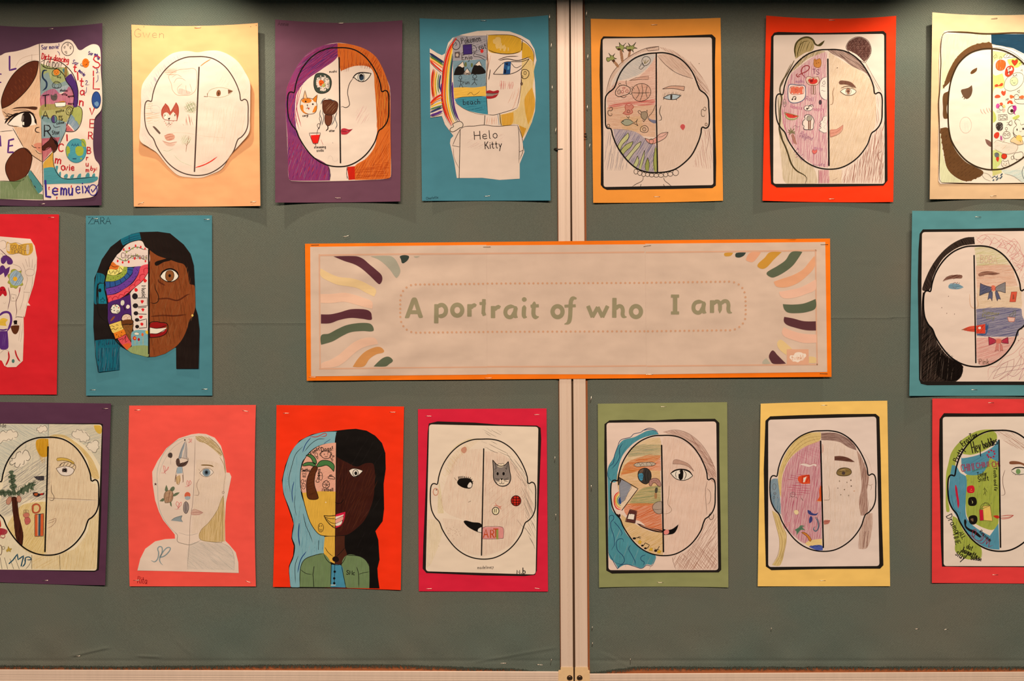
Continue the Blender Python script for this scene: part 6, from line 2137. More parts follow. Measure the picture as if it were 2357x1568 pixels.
D['shoulders'] = '''
@half_divider
L 7a6058 3 .8 592 330 588 500 582 700 572 850 552 1000 545 1180 528 1385
@cut_edge_lines | pencil lines just inside the cut edge
L 9ca8a0 3 .8 590 310 480 335 400 380 340 450 300 540 285 620 290 720 300 880 340 980 400 1060 450 1110 445 1160
L a8a8a0 3 .6 520 335 420 400 360 480 320 560 300 640
L 8a7c70 4 .8 430 1090 450 1110 450 1160 500 1180 550 1188 600 1170 640 1150
L b0a098 3 .7 640 1150 720 1165 820 1180 880 1220 905 1290 905 1390
@fair_hair | fair pencil hair on the right
F d4b068 .6 35 592 312 650 312 720 340 780 400 810 450 800 478 740 420 670 370 610 350
H 9a7838 4 11 145 592 312 650 312 720 340 780 400 810 450 800 478 740 420 670 370 610 350
L 8a6c30 5 .8 700 320 770 380 815 460 830 540 838 610
L a88850 4 .8 790 480 822 540 838 620
F e4bc78 .7 88 820 790 830 900 830 1160 740 1165 640 1150 622 1110 640 1070 700 1010 770 910 800 830
H b08830 3 15 86 820 790 825 900 815 1160 740 1165 640 1150 622 1110 640 1070 700 1010 770 910 800 830
C 8a7038 3 .8 820 790 815 900 808 1168 740 1165 650 1152 625 1130 640 1070 700 1010 770 910 800 830
@cheek_shade
F ecc8a0 .4 85 600 500 820 560 820 780 740 960 640 1080 560 1100 575 900 590 700
L 9a8070 3 .7 838 620 825 700 822 790
L b0a098 3 .7 460 1090 540 1110 620 1095
@ear_line
O 8a7068 3 1 818 766 9 10
@eyebrow
L 7a5828 9 .95 640 545 690 546 720 550 742 560
@eye | blue grey eye
F ead6c8 1 0 630 610 665 580 720 580 738 605 700 635 655 632
E 8494a0 .95 0 683 605 32 32
E 4a5864 1 0 683 605 17 19
E 141418 1 0 683 604 9 11
C 6a5448 3 1 628 608 665 578 720 580 740 605 700 637 655 634
L 8a7058 3 .8 645 580 680 568 720 570
K 8a7058 2 1 630 590 620 580
@nose
L 8a6c60 3 1 625 655 605 700 612 740 622 770 615 790 600 788 580 788
@mouth
F e0a090 .6 5 560 920 590 905 655 928 620 945 560 945
L b07068 3 .9 560 912 590 902 655 928 620 945 560 945
L b07068 3 .9 565 930 610 925 650 930
@gymnast | upside down gymnast with blue legs and dark hair
F a0a8b0 .8 80 512 350 505 400 490 440 480 490 455 500 470 440 490 390
F b8b0b0 .6 80 515 350 530 400 528 490 490 490 510 400
L 7a6c68 3 1 512 350 480 430 455 500
L 7a6c68 3 1 518 350 520 430 525 490 535 510
F 5a4038 .92 30 440 500 460 490 470 530 510 520 540 505 520 545 480 560 445 550
H 2a1c18 4 12 40 440 500 460 490 470 530 510 520 540 505 520 545 480 560 445 550
L 6a5048 3 1 455 480 500 490 540 500 530 480
F a4b4c0 .8 85 448 565 488 560 490 610 445 615
L 7a6c68 3 1 448 565 438 615 430 670 442 680
L 7a6c68 3 1 488 560 495 620 495 680 485 685
L 8a6450 5 .9 440 625 430 680
L 8a6450 5 .9 492 625 495 682
F d8b080 .9 85 442 640 470 625 475 670 450 700 440 690
L 9a7040 4 .8 440 640 450 700 462 700 470 640
S 1a1414 6 509 343
@peg
F 5a4844 .9 85 372 470 380 450 400 445 410 465 400 488 380 482
K 2a201c 4 1 378 455 376 480
K 2a201c 4 1 390 448 388 485
K 2a201c 3 1 402 450 400 485
L b0a098 3 .6 395 490 395 540
@ribbon_hearts | pink looped ribbon hearts
L e07c78 4 .9 535 340 545 330 550 350 560 332 566 340 545 362 535 358
L e07c78 4 .9 540 365 555 355 565 365
L e07c78 4 .9 318 608 345 605 350 560 335 550 340 580 345 600 375 575 378 558 350 600
L e07c78 4 .9 345 600 355 615
L e07c78 4 .9 510 718 535 715 540 680 528 670 525 695 535 712 560 690 550 668 540 712 545 725
L e07c78 4 .9 428 900 450 900 465 860 445 838 438 860 458 890 480 865 480 842 462 860 455 895 475 902
@small_star
F 5a3438 1 0 262 692 268 695 272 686 276 695 284 694 278 700 282 710 272 704 264 710 267 700
@turtle | turtle with a brown shell
F c0906c .75 75 355 760 400 745 415 780 400 840 350 850 340 800
H 8a5848 4 14 80 355 760 400 745 415 780 400 840 350 850 340 800
H 8a5848 3 18 20 355 760 400 745 415 780 400 840 350 850 340 800
F 6a7458 .9 60 350 755 352 725 360 705 372 735 370 752
F 6a7458 .9 10 390 745 400 725 420 718 428 735 415 755 400 755
F 6a7458 .9 10 415 785 440 768 468 765 450 785 418 798
F 6a7458 .9 10 305 835 335 810 342 822 335 838
F 6a7458 .9 80 388 840 400 845 403 882 392 870
C 4a4c38 3 1 355 760 400 745 415 780 400 840 350 850 340 800
@cupcake
F e06848 .92 10 508 800 512 772 530 762 550 772 552 798 530 800
F a8b0b4 .9 85 510 802 552 800 548 820 518 824
@surfboard
F a89490 .8 88 518 838 535 855 540 890 530 925 516 936 500 915 498 880 505 850
L 4a3a38 4 1 518 838 535 855 540 890 530 925 516 936 500 915 498 880 505 850 518 838
L 4a3a38 4 1 518 845 512 890 516 930
L 4a3a38 3 1 528 855 524 890 524 920
@fin | grey shark fin
F 98a0a4 .85 20 398 992 430 970 485 955 478 980 492 1004 450 998
L 5a686c 4 1 398 992 430 970 487 953 478 980 494 1004
@shirt_ribbon | grey ribbon shape on the shirt
L 8a989c 9 .9 240 1315 265 1325 290 1300 298 1250 290 1220 305 1202 325 1210 325 1250 310 1290 305 1310 315 1335 332 1350
L 8a989c 9 .9 305 1290 340 1280 375 1250 392 1215 370 1210 345 1230 320 1265 305 1290
@shirt_shade
F c8c0b4 .45 150 545 1190 640 1165 740 1170 850 1195 900 1260 908 1390 530 1385
H c0b8b0 4 34 140 545 1190 640 1165 740 1170 850 1195 900 1260 908 1390 530 1385
'''
D['duo'] = '''
@ink_edge | black ink edge round the cut out
G 120e0d 1 0 560 250 640 240 715 235 800 250 870 290 925 350 952 430 955 560 938 680 942 880 930 980 872 1060 895 1130 905 1290 888 1360 892 1430 905 1522 600 1518 188 1512 175 1400 175 1340 208 1260 215 1180 195 1120 200 1060 212 1000 175 890 130 760 118 650 145 530 190 420 260 330 360 280 460 258
@blue_hair | pale blue marker hair on the left
F 80aab4 1 85 560 258 460 262 360 285 260 340 195 420 150 540 125 660 135 760 180 880 212 1000 200 1110 220 1180 210 1270 180 1350 180 1430 190 1510 262 1510 265 1380 300 1290 380 1255 455 1240 465 1110 415 1085 350 1000 305 860 270 740 268 560 310 460 380 390 470 355 558 345
H c8ccc8 6 40 84 180 460 250 480 240 700 320 980 440 1120 440 1220 300 1280 200 1480 220 1200 200 960 140 700
H 5c98a8 6 30 86 190 430 250 460 250 700 320 980 440 1120 440 1220 300 1280 210 1480 220 1200 210 960 150 700
L 101010 4 1 560 256 460 260 360 285 260 335 190 420 145 540 122 660 132 760 178 880 212 1000 200 1110 222 1180 210 1270 178 1350 180 1430 190 1510
L 101010 4 1 462 316 410 320 350 360 300 420
L 101010 4 1 285 380 230 440 200 530 175 640 185 745
L 101010 3 1 225 770 220 840 235 940
L 101010 4 1 290 920 310 1010 345 1090 365 1150
L 101010 4 1 415 1135 412 1210
L 101010 4 1 250 1260 225 1340 228 1480
L 1c3c78 6 1 350 308 310 360 285 425
L 1c3c78 6 1 215 662 200 740 205 830
L 1c3c78 8 1 258 998 252 1090 262 1180
L 1c3c78 7 1 312 1228 270 1290 245 1395
L 1c3c78 4 1 510 320 470 345 455 360
L c83828 6 .9 345 298 400 300 470 270 476 290 430 300
@black_hair | solid black marker hair on the right
F 0e0b0b .99 80 562 256 640 245 710 238 790 248 860 290 920 360 950 440 950 560 935 680 940 860 930 960 870 1060 895 1130 905 1290 885 1360 890 1440 905 1520 825 1520 822 1320 760 1260 640 1252 625 1110 700 1060 780 980 840 850 862 740 858 520 800 510 720 540 640 510 560 460
H 3a3434 3 70 60 640 300 860 320 930 460 900 700 900 900 830 1000 860 1300 740 1230
L 0a0808 7 .9 740 600 800 620 850 660
@pink_panel
F eba890 .95 20 556 347 470 357 385 392 312 462 272 560 268 680 282 752 350 750 440 740 552 742
H d88c80 4 24 40 440 600 550 590 550 740 420 745
@yellow_panel | yellow marker lower half face and neck
F e4ae44 .96 85 282 752 350 745 450 738 552 742 548 1098 440 1098 400 1070 345 985 305 860
F e4ae44 .96 85 465 1105 545 1100 545 1322 500 1300 458 1245
S f0d8b8 5 472 828
@brown_half | half face in dark brown marker
F 3c1610 .97 70 560 462 600 485 650 510 720 540 800 512 858 525 862 740 840 850 785 970 705 1050 640 1090 550 1098
F 4a2418 .97 88 546 1100 625 1098 625 1190 642 1260 600 1330 546 1325
H 7a3c22 6 22 70 570 500 850 560 850 760 760 980 640 1060 560 1060
H 1c0a08 7 20 88 560 470 640 520 640 900 560 900
H 6a3420 5 30 45 650 560 850 560 850 760 760 900 700 800
H b07050 2 50 60 600 800 840 760 780 960 640 1060
@face_outline
L 101010 5 1 385 392 312 462 272 560 268 680 282 760 305 860 345 985 400 1070 440 1095 548 1100 630 1092
L 101010 5 1 312 465 285 500 270 560
K 101010 3 1 556 260 552 740 545 1330
@palm_tree | palm tree with green fronds and brown trunk
F 4a7a44 .96 20 290 520 330 505 390 515 385 540 340 530 290 535
F 4a7a44 .96 60 312 450 350 440 385 470 400 515 378 515 350 470
F 4a7a44 .96 10 395 540 430 495 500 495 540 530 538 580 518 555 480 530 430 540
C 101010 5 1 290 520 330 505 385 515 385 538 340 530 288 535
C 101010 5 1 312 450 350 442 385 470 398 515 378 518 350 470
C 101010 5 1 392 545 430 495 500 495 540 530 535 580 515 555 480 530 430 540
F 5c2c14 .97 85 375 540 405 548 388 600 380 680 410 780 410 798 370 806 330 795 318 740 318 660 340 590
C 201010 5 1 375 540 405 548 388 600 380 680 410 780 410 798 370 806 330 795 318 740 318 660 340 590
H 3a1a10 6 26 20 330 600 400 560 380 680 400 790 330 790
@dog_face | dog face under its word
T 101010 6 34 -6 430 385 Dogs! ~95
C 101010 5 1 430 440 445 420 470 415 500 420 515 445 500 470 470 475 445 465
L 101010 4 1 435 425 422 440 432 455
L 101010 4 1 508 415 520 435 512 450
S 101010 4 460 440 488 438
L 101010 4 1 462 455 475 462 490 452
@food_words
T 101010 5 26 -35 340 425 Family! ~90
C 101010 4 1 385 435 400 430 405 455 390 460
C 101010 4 1 395 465 410 460 408 480
T 101010 5 24 0 276 556 Smiths ~65
Q 101010 4 1 285 590 300 598 315 590 312 612 298 608 288 618
Q 101010 4 1 285 618 310 620 312 625 288 626
C 101010 4 1 275 650 292 645 290 670 278 675
C 101010 4 1 300 655 312 650 308 665
C 101010 4 1 280 685 305 680 300 720 282 715
C 101010 3 1 285 695 295 690 295 705
T 101010 5 26 -85 392 668 Cinema ~110
C 101010 4 1 420 590 435 585 445 620 435 650 422 640 418 610
K 101010 3 1 422 615 442 612
C 101010 5 1 490 625 515 618 545 630 545 640 518 638 498 636
C 101010 5 1 500 612 515 605 525 620
C 101010 4 1 505 450 520 445 525 470 512 475
C 101010 4 1 530 450 540 455 535 465
C 101010 4 1 515 480 530 482 525 498
@netball | netball with its word
C 101010 5 1 447 685 460 660 485 655 502 680 495 705 470 712 450 702
L 101010 4 1 450 680 475 690 500 680
L 101010 4 1 460 662 475 690 468 710
L 101010 4 1 488 658 480 685 495 702
T 101010 5 26 0 440 712 Netball ~92
@eye | white eye with a black ring
F ead8cc 1 0 660 572 690 558 730 562 770 575 740 605 710 622 680 608
C 101010 4 1 658 572 690 556 730 560 772 574 740 606 710 624 680 610
O 101010 5 1 712 592 22 27
E 101010 1 0 714 594 12 16
@nose
L 100808 5 1 548 828 570 838 600 828 620 800
@smile | wide smile, yellow lips on the left and pink on the right
C 101010 6 1 458 935 500 938 552 932 622 908 618 960 595 1010 550 1035 510 1010 475 970
F f0d8cc 1 0 552 942 612 920 614 935 552 965
F e8a090 1 0 552 968 612 940 608 970 552 1000
F f0d8cc 1 0 552 1000 605 975 595 1005 555 1018
F d81840 .97 0 552 928 630 905 622 960 595 1015 552 1035 552 1022 600 1005 616 925 552 942
K 101010 3 1 552 966 612 938
K 101010 3 1 552 1000 606 975
L 101010 4 1 462 945 500 958 552 962
L 101010 4 1 470 952 510 990 552 1000
L 101010 4 1 470 958 505 1008 548 1025
@smiley
O 101010 4 1 432 1032 21 35
S 101010 4 422 1020 438 1018
L 101010 4 1 422 1040 432 1055 442 1042
@necklace
L 101010 4 1 465 1190 490 1230 530 1265
L 101010 4 1 625 1195 590 1235 558 1265
C 101010 8 1 530 1275 545 1290 560 1275 575 1290 560 1305 535 1295
E 1a0c0c 1 0 550 1285 26 22
@jacket | green marker jacket with buttons
F 74885c .9 88 455 1242 380 1256 300 1290 268 1360 262 1510 512 1512 515 1330
F 74885c .9 88 640 1255 740 1262 795 1295 820 1340 822 1520 640 1515 600 1335
F 4a90ac .92 88 515 1332 598 1338 615 1420 632 1515 548 1512 512 1512
H 98a480 6 30 88 280 1300 500 1290 500 1500 280 1500
H 98a480 6 30 88 610 1300 800 1290 810 1500 650 1500
H 54683c 5 40 88 740 1270 820 1330 820 1420 740 1400
L 101010 5 1 455 1240 380 1255 300 1290 268 1360 262 1510
L 101010 5 1 455 1240 475 1285 515 1322 560 1332 600 1322 640 1255
L 101010 5 1 640 1254 740 1262 795 1295 822 1345
K 101010 5 1 516 1325 512 1500
L 101010 5 1 598 1335 615 1420 634 1515
L 101010 4 1 268 1370 310 1400 360 1410
K 101010 5 1 378 1345 368 1410 376 1508
L 101010 5 1 720 1348 735 1400 738 1515
L 101010 4 1 738 1408 780 1395 822 1388
K 101010 4 1 545 1330 540 1495
S 101010 10 544 1387 540 1441 540 1480
T 101010 6 34 4 638 1375 SMc ~68
K e8e8e0 5 1 512 1495 550 1495
'''
D['artcat'] = '''
@printed_border | white panel inside the uneven black border
R ead0ba 26 132 182 1012 202 990 1392 105 1366
@blond_shade | pale yellow pencil on the left
F ecd09c .55 60 560 310 450 315 330 380 250 480 215 600 230 740 250 900 200 900 210 660 240 500 330 370 450 300
F ecc898 .4 130 420 340 540 310 480 360 350 480 300 580 260 600 300 460
H e8c888 5 30 130 440 330 560 315 420 420 320 560 260 640 250 740 230 600 300 440
F ecd09c .45 88 112 950 200 960 240 1040 150 1300 112 1340
@pink_shade | faint pink pencil over the face
F e8b49c .4 85 380 420 560 380 560 980 430 960 240 860 250 700
H e8a890 3 26 84 300 460 560 400 560 980 430 960 300 900
F e8b49c .4 85 240 940 400 960 545 1040 545 1240 440 1220 300 1110
F e4ac98 .42 85 580 400 720 420 860 560 930 700 960 900 880 1000 780 1160 560 1250 565 700
H e0a490 3 26 88 580 400 720 420 860 560 930 700 960 900 880 1000 780 1160 570 1240 568 700
H e0a088 3 30 40 600 620 900 700 900 900 620 1000
@grey_hair | grey pencil strokes on the right
H 5a5048 4 14 155 555 312 640 318 720 370 800 450 790 480 700 420 600 380
H 6a6058 3 13 150 560 215 720 240 700 290 600 260
H 6a6058 3 13 125 750 380 900 560 920 700 860 620 800 500
H 7a7068 3 14 115 860 650 960 620 985 1000 980 1200 940 1100 900 860
L 4a403c 3 .9 900 1010 930 1050 955 1085
L 6a5c54 3 .6 840 950 880 1000 910 1030
@hair_bow
F d8886c .7 30 388 385 405 368 430 365 432 400 415 415 395 405
@ear_mark
O dc8c70 8 .7 185 726 20 28
S 3a2c28 5 190 710
@eye | black eye with thick lashes
F 0c0a0a 1 0 358 655 372 625 420 615 465 622 480 650 470 690 430 698 385 682
F ead6c8 1 0 462 648 475 660 475 685 445 692 440 680
K 0c0a0a 6 1 372 625 368 604
K 0c0a0a 6 1 382 620 378 602
K 0c0a0a 6 1 392 618 390 600
K 0c0a0a 6 1 405 618 404 600
K 0c0a0a 6 1 418 616 418 602
K 0c0a0a 6 1 430 617 432 605
K 0c0a0a 6 1 445 620 448 606
K 0c0a0a 5 1 458 624 464 610
K 0c0a0a 5 1 468 632 478 622
K 0c0a0a 5 1 475 645 488 640
K 0c0a0a 5 1 477 655 486 655
L 0c0a0a 5 1 465 622 480 650 470 692 430 698
K 5a4438 3 1 335 612 352 635
@nose
K 5a4438 3 1 448 810 468 800
L b8a090 2 .6 280 530 315 578
@mouth | black open smile
F 0c0a0a 1 0 410 965 425 957 480 970 552 985 556 1048 520 1048 470 1025 435 1000
F ead6c8 1 0 525 1048 528 1025 555 1010 556 1052 540 1054
L 0c0a0a 4 1 520 1048 556 1056
@freckles
S 9a7860 2.5 272 1018 300 1020 330 1012 290 1040 325 1035 350 1050 372 1048 340 1062 300 1060 320 1080 360 1075 380 1065 310 1028 356 1028 342 1040 284 1060 332 1105 388 1080
@paper_specks
S 9a7860 2.5 210 1163
@cat | grey cat head with a blond tuft
F 8c7c74 .9 60 650 480 665 500 690 515 740 515 770 485 780 560 790 610 775 660 730 682 690 675 655 630 648 570
F ead0b8 1 0 665 630 690 640 712 620 740 635 775 625 770 655 730 675 690 668
F ead0b4 1 0 682 520 690 500 705 498 715 505 730 495 740 515 715 528
C 100c0c 6 1 645 470 690 515 735 515 770 482 782 560 790 620 770 665 725 682 680 665 652 620 650 560
L 100c0c 4 1 662 490 670 540 655 545
L 100c0c 4 1 765 500 755 545 742 530
C 100c0c 3 1 685 515 690 500 702 498 712 502 725 495 735 505 735 518
E 100c0c 1 0 684 580 9 13
E 100c0c 1 0 732 580 10 14
F 100c0c 1 0 705 618 728 618 716 636
L 100c0c 4 1 716 636 716 655 705 662 696 652
L 100c0c 4 1 716 655 728 662 738 650
K 100c0c 3 1 700 625 665 618
K 100c0c 3 1 700 632 668 632
K 100c0c 3 1 700 640 672 648
K 100c0c 3 1 735 625 770 614
K 100c0c 3 1 735 632 772 628
K 100c0c 3 1 735 640 768 644
K 100c0c 3 1 672 562 666 555
K 100c0c 3 1 745 562 750 555
@red_net_ball | red ball under a black net
E c82818 1 0 832 798 39 41
O 140c0c 6 1 832 798 39 41
L 140c0c 5 1 812 762 808 798 812 832
L 140c0c 5 1 835 758 835 838
L 140c0c 5 1 856 765 858 798 852 830
L 140c0c 5 1 800 778 835 782 866 778
L 140c0c 5 1 795 800 835 802 870 800
L 140c0c 5 1 800 820 835 824 862 818
@button | cream button with two strokes
E ecd8b0 1 0 668 882 26 28
O 140c0c 6 1 668 880 27 30
K 140c0c 5 1 660 864 658 892
K 140c0c 5 1 674 864 672 892
L e0806c 5 .8 665 815 675 835 690 845
L e0806c 5 .8 655 838 690 840 715 860
L e0806c 5 .8 718 840 690 850 715 868
@art_tile | pink tile with a three letter word
F e89490 .85 85 565 1012 720 1010 732 1030 730 1100 600 1108 562 1105
C 5a3040 3 1 565 1018 640 1005 720 1010 732 1030 730 1100 640 1106 562 1104
G 98a04c .85 85 672 1022 690 1022 690 1108 672 1108
T b05820 9 64 0 570 1030 A ~38
T c83020 4 64 0 572 1028 A ~38
T b05820 9 62 0 622 1034 R ~34
T c83020 4 62 0 624 1032 R ~34
T b05820 9 66 0 650 1026 T ~36
T c83020 4 66 0 652 1024 T ~36
@signature | small handwritten word and heart
T 2a2020 3 24 -2 520 1324 madeline ~108
C 2a2020 3 1 640 1348 630 1334 638 1328 642 1334 650 1328 648 1340
@initials | bold initials in the corner
T 0c0a0a 6 30 0 836 1356 M ~26
S 0c0a0a 4 876 1384
T 0c0a0a 7 50 0 884 1338 b ~22
@head_outline
W 0c0a0a 9 142 300 990 302 990 1268 142 1268
@centre_line
K 0c0a0a 10 1 572 378 554 1238
'''
D['spacey'] = '''
@printed_border | white panel inside the black printed border
R e8c8b8 26 126 205 1010 194 1026 1392 142 1392
@teal_hair | wavy teal marker hair on the left
F 4a92a0 .88 75 545 298 520 270 460 268 410 290 350 320 260 345 215 400 180 490 140 560 135 650 160 680 205 678 215 600 250 480 320 390 400 335 480 308
F 4a92a0 .88 85 135 650 160 690 160 760 170 900 215 960 245 1000 280 1090 350 1170 430 1240 520 1275 520 1310 490 1350 450 1345 410 1375 340 1355 270 1350 220 1380 190 1330 150 1290 140 1200 140 900
H 6ab4bc 8 34 80 160 980 240 1010 300 1130 440 1260 480 1330 220 1360 150 1250
H d8d8d0 5 90 70 160 980 240 1010 300 1130 440 1260 480 1330 220 1360 150 1250
H 2c7c90 6 28 60 200 460 300 370 440 290 520 290 360 360 240 500 180 640
L 1c3c60 5 1 545 298 520 262 470 248 430 262 400 282 345 295 320 320 240 345 215 400 190 470 180 530 148 560 135 600
L 1c3c60 5 1 415 268 470 258 540 275
L 1c3c60 5 1 255 370 230 420 232 480 200 540 168 575
L 1c3c60 5 1 148 1000 150 960 175 950 185 975 160 1010 165 1060 185 1120 188 1190 165 1230
L 1c3c60 5 1 185 1000 220 1040 250 1090 240 1120
L 1c3c60 5 1 265 1165 255 1140 220 1145 205 1170 215 1230 260 1280 270 1320 245 1345 195 1330
L 1c3c60 5 1 320 1190 305 1220 330 1270 355 1320 360 1350
L 1c3c60 5 1 440 1268 405 1285 405 1310 430 1330 420 1355
L 1c3c60 5 1 140 1250 170 1300 190 1340 215 1382 235 1355 290 1345 350 1362 410 1378 450 1352 490 1358 515 1320
L 1c3c60 4 1 135 600 140 640 160 670
@brown_hair | brown pencil hair on the right
F c08c78 .55 145 580 280 680 265 780 290 880 370 950 470 1005 590 1010 700 960 660 920 560 840 430 740 340 640 300
H 8c5444 5 17 150 590 278 700 270 790 300 860 360 940 480 1000 600 980 660 900 530 820 410 720 340
H a87060 3 11 125 780 290 880 370 950 470 1005 590 1008 650 960 640 900 520
H b07860 3 11 60 930 980 1020 930 1020 1388 700 1388 665 1290 760 1240 860 1130
H 8c5444 4 26 45 960 1000 1010 960 1010 1200 760 1330 700 1290 860 1140
H c08c78 3 11 130 700 1290 860 1200 1010 1220 1015 1388 700 1388
L 8a6458 3 .9 585 278 680 262 780 288 880 365 950 465 1005 580
L 8a6458 3 .9 655 1288 665 1330 685 1388
@sky_half | half face of yellow, orange and green pencil bands
F e8c480 .6 20 556 322 480 330 390 365 320 430 260 530 230 610 340 600 560 480
F b0ac84 .5 5 330 400 560 380 560 460 300 480
H 98a080 3 14 8 330 390 560 380 560 460 300 480
F ecb45c .6 5 235 600 560 590 565 860 280 860 220 740
F e8803c .6 5 320 510 430 475 560 465 565 590 420 590 240 630 270 550
H e06820 4 13 10 320 510 430 475 560 465 565 590 420 590 240 630 270 550
F b0b078 .6 5 400 740 565 710 565 850 440 860 310 850
H 8a9870 3 12 8 400 740 565 710 565 850 440 860 310 850
F e87834 .65 20 290 860 565 860 575 1080 480 1070 400 1000 330 980 270 920
H e06018 4 13 25 300 870 565 870 575 1080 480 1050 400 1000 330 940
F e8b85c .6 30 245 940 340 1010 480 1080 578 1100 580 1270 500 1260 400 1200 310 1110 250 1020
H e0a848 4 26 30 260 960 340 1030 480 1100 578 1120 580 1260 500 1250 400 1190 310 1100
@peach_half | half face in pale peach pencil
F e8b494 .42 82 580 320 680 330 790 400 870 500 920 600 945 670 985 670 990 880 920 970 900 1060 820 1170 700 1250 590 1270
H e0a080 3 34 80 590 340 780 400 900 560 930 800 880 1060 700 1240 590 1260
@cheek_stripe
F a8b0b8 .3 85 175 700 220 690 225 800 205 860 235 960 190 930
@loaf | long grey patterned loaf shape
F c8b4a0 .9 5 345 545 370 528 430 525 490 522 525 535 500 550 420 555 370 558
C 5a4840 4 1 345 545 370 528 430 525 490 522 525 535 500 550 420 555 370 558
L 5a4840 3 1 370 545 385 528 400 552 415 530 430 550
L 5a4840 3 1 455 550 448 530 475 525 490 550 500 528
@planet | dark ball with blue and brown patches
F 3a3430 .97 60 382 635 388 595 420 573 455 575 480 605 482 655 455 692 425 692 392 665
F 4a8ca8 .97 0 385 618 415 612 425 640 410 672 392 660
F 6a5040 .97 0 400 580 425 574 415 608 388 612
C 141010 5 1 380 635 386 595 420 572 455 574 482 605 483 655 455 694 425 694 390 665
L 141010 4 1 445 580 435 620 445 690
L 141010 3 1 462 590 458 640 465 680
L 141010 3 1 388 630 415 628 420 650 395 652
L 1c3c60 3 1 385 640 412 642
@boomerang | pinkish curved bean shape
F b88478 .92 10 470 705 475 670 505 652 540 658 560 690 560 718 540 712 520 690 500 690 485 712
C 5a3830 4 1 470 705 475 670 505 652 540 658 562 690 560 718 540 712 520 690 500 690 485 714
S 5a3830 3 492 678 508 672 525 672 540 684
@paintbrush
F a87850 .95 85 515 770 530 770 530 815 515 815
F 4a4438 .95 85 520 730 538 728 532 770 518 770
@grey_ball
F b8a090 .85 85 500 880 520 850 555 838 572 842 572 935 540 938 512 920
C 5a4840 4 1 496 880 520 850 555 838 572 842 572 935 540 938 512 920
L 5a4840 3 1 500 900 530 905 570 900
@map_triangle | folded map triangle
F 9494a0 .85 20 228 655 300 690 325 720 300 770 270 830 240 850 228 740
F e8c8ac .95 0 325 715 378 738 320 820 250 905 240 865 270 830 300 775
F 3a2a20 1 0 222 650 245 655 230 700 220 710
K 141010 6 1 222 642 380 736 250 910
C 7a6c68 3 1 228 655 300 690 328 720 300 770 270 830 240 850
L c8a080 3 .9 275 800 285 815 270 835
@rainbow | small half rainbow
L d82818 8 1 225 760 195 790 188 840 205 890 245 908
L e89030 8 1 228 768 202 800 198 840 214 878 245 895
L e8c840 6 1 230 778 210 805 206 840 220 868 243 884
L 3a8c50 6 1 232 790 216 815 214 840 226 862 243 874
F 2a4c88 1 0 235 800 222 820 222 845 235 862 245 855 240 820
@window_panel | brown panel with a white pane
F 5c302c .96 10 312 905 368 918 355 1012 280 1002
F ead8cc 1 0 310 938 352 945 345 985 295 978
Q 2a1818 4 1 315 902 372 916 356 1014 276 1000
Q 2a1818 3 1 308 935 354 942 346 988 294 980
@pencil | long dark pencil running along the smile
F 3a1c14 .97 20 372 1015 400 1022 470 1050 575 1072 575 1088 470 1068 400 1040
L 141010 4 1 370 1016 420 1046 500 1076 578 1090
L e8a080 4 1 400 1030 480 1058 570 1080
@notes_and_stars | music notes and yellow stars
E 141010 1 0 350 1136 14 9
L 141010 5 1 362 1132 388 1130 402 1140
L 141010 4 1 375 1130 392 1122 405 1130
Q 8a6820 3 1 378 1160 390 1158 395 1145 400 1158 412 1162 402 1170 404 1182 392 1176 382 1180 385 1168
F d8a830 1 0 378 1160 390 1158 395 1145 400 1158 412 1162 402 1170 404 1182 392 1176 382 1180 385 1168
E 141010 1 0 415 1194 11 8
E 141010 1 0 440 1216 12 8
K 141010 5 1 425 1192 438 1172 472 1190 455 1215
Q 8a6820 3 1 468 1225 480 1220 484 1208 490 1218 498 1212 494 1226 498 1238 484 1232 474 1236
F d8a830 1 0 468 1225 480 1220 484 1208 490 1218 498 1212 494 1226 498 1238 484 1232 474 1236
E 141010 1 0 522 1236 13 9
K 141010 5 1 532 1234 552 1200
K 141010 4 1 512 1222 550 1228
Q 8a6820 3 1 534 1242 545 1238 550 1225 556 1236 566 1234 560 1245 560 1256 548 1250 538 1254
F d8a830 1 0 534 1242 545 1238 550 1225 556 1236 566 1234 560 1245 560 1256 548 1250 538 1254
@ear_heart
F 3a201c 1 0 205 945 215 938 222 945 235 938 240 950 230 970 215 962
@eyebrow
F c89884 .7 25 670 505 720 508 780 535 820 575 832 598 780 555 730 540 662 538
C 8a6c60 3 .8 672 503 720 508 790 540 830 595 780 555 730 540 660 536
@eye | black and white cartoon eye
F ead8cc 1 0 645 612 680 590 730 582 790 600 820 632 780 658 730 668 680 650
F 0c0a0a 1 0 705 620 718 588 740 586 745 620 735 662 712 660
F ead8cc 1 0 708 600 718 596 718 615 708 618
C 0c0a0a 5 1 643 612 680 590 730 582 790 600 820 632 780 660 730 668 680 652
L 0c0a0a 5 1 750 588 768 620 752 665
L 0c0a0a 4 1 690 595 682 620 690 650
L 0c0a0a 11 1 643 612 680 588 730 580 785 592 820 628
@nose
L 8a6c54 3 1 632 712 628 780 622 860 645 890 648 915 620 935 585 938
@mouth | black open mouth with a pink tongue
F 0c0a0a 1 0 585 1060 620 1068 660 1058 706 1022 695 1060 670 1095 635 1105 590 1108
F e88880 1 0 588 1078 622 1066 628 1095 600 1105 588 1100
@ear_details
L 7a6054 3 1 938 675 925 740 928 850 935 950
L 7a6054 3 1 938 735 960 760 965 810 955 850 940 860
L 4a3428 4 1 968 925 952 950 958 980 975 985 990 960 985 935
@shoulder_line
L b89888 3 .7 520 1290 490 1350 468 1390
@head_outline
W 0c0a0a 10 158 308 1002 305 1002 1275 165 1275
@centre_line
K 0c0a0a 12 1 570 385 585 1245
'''
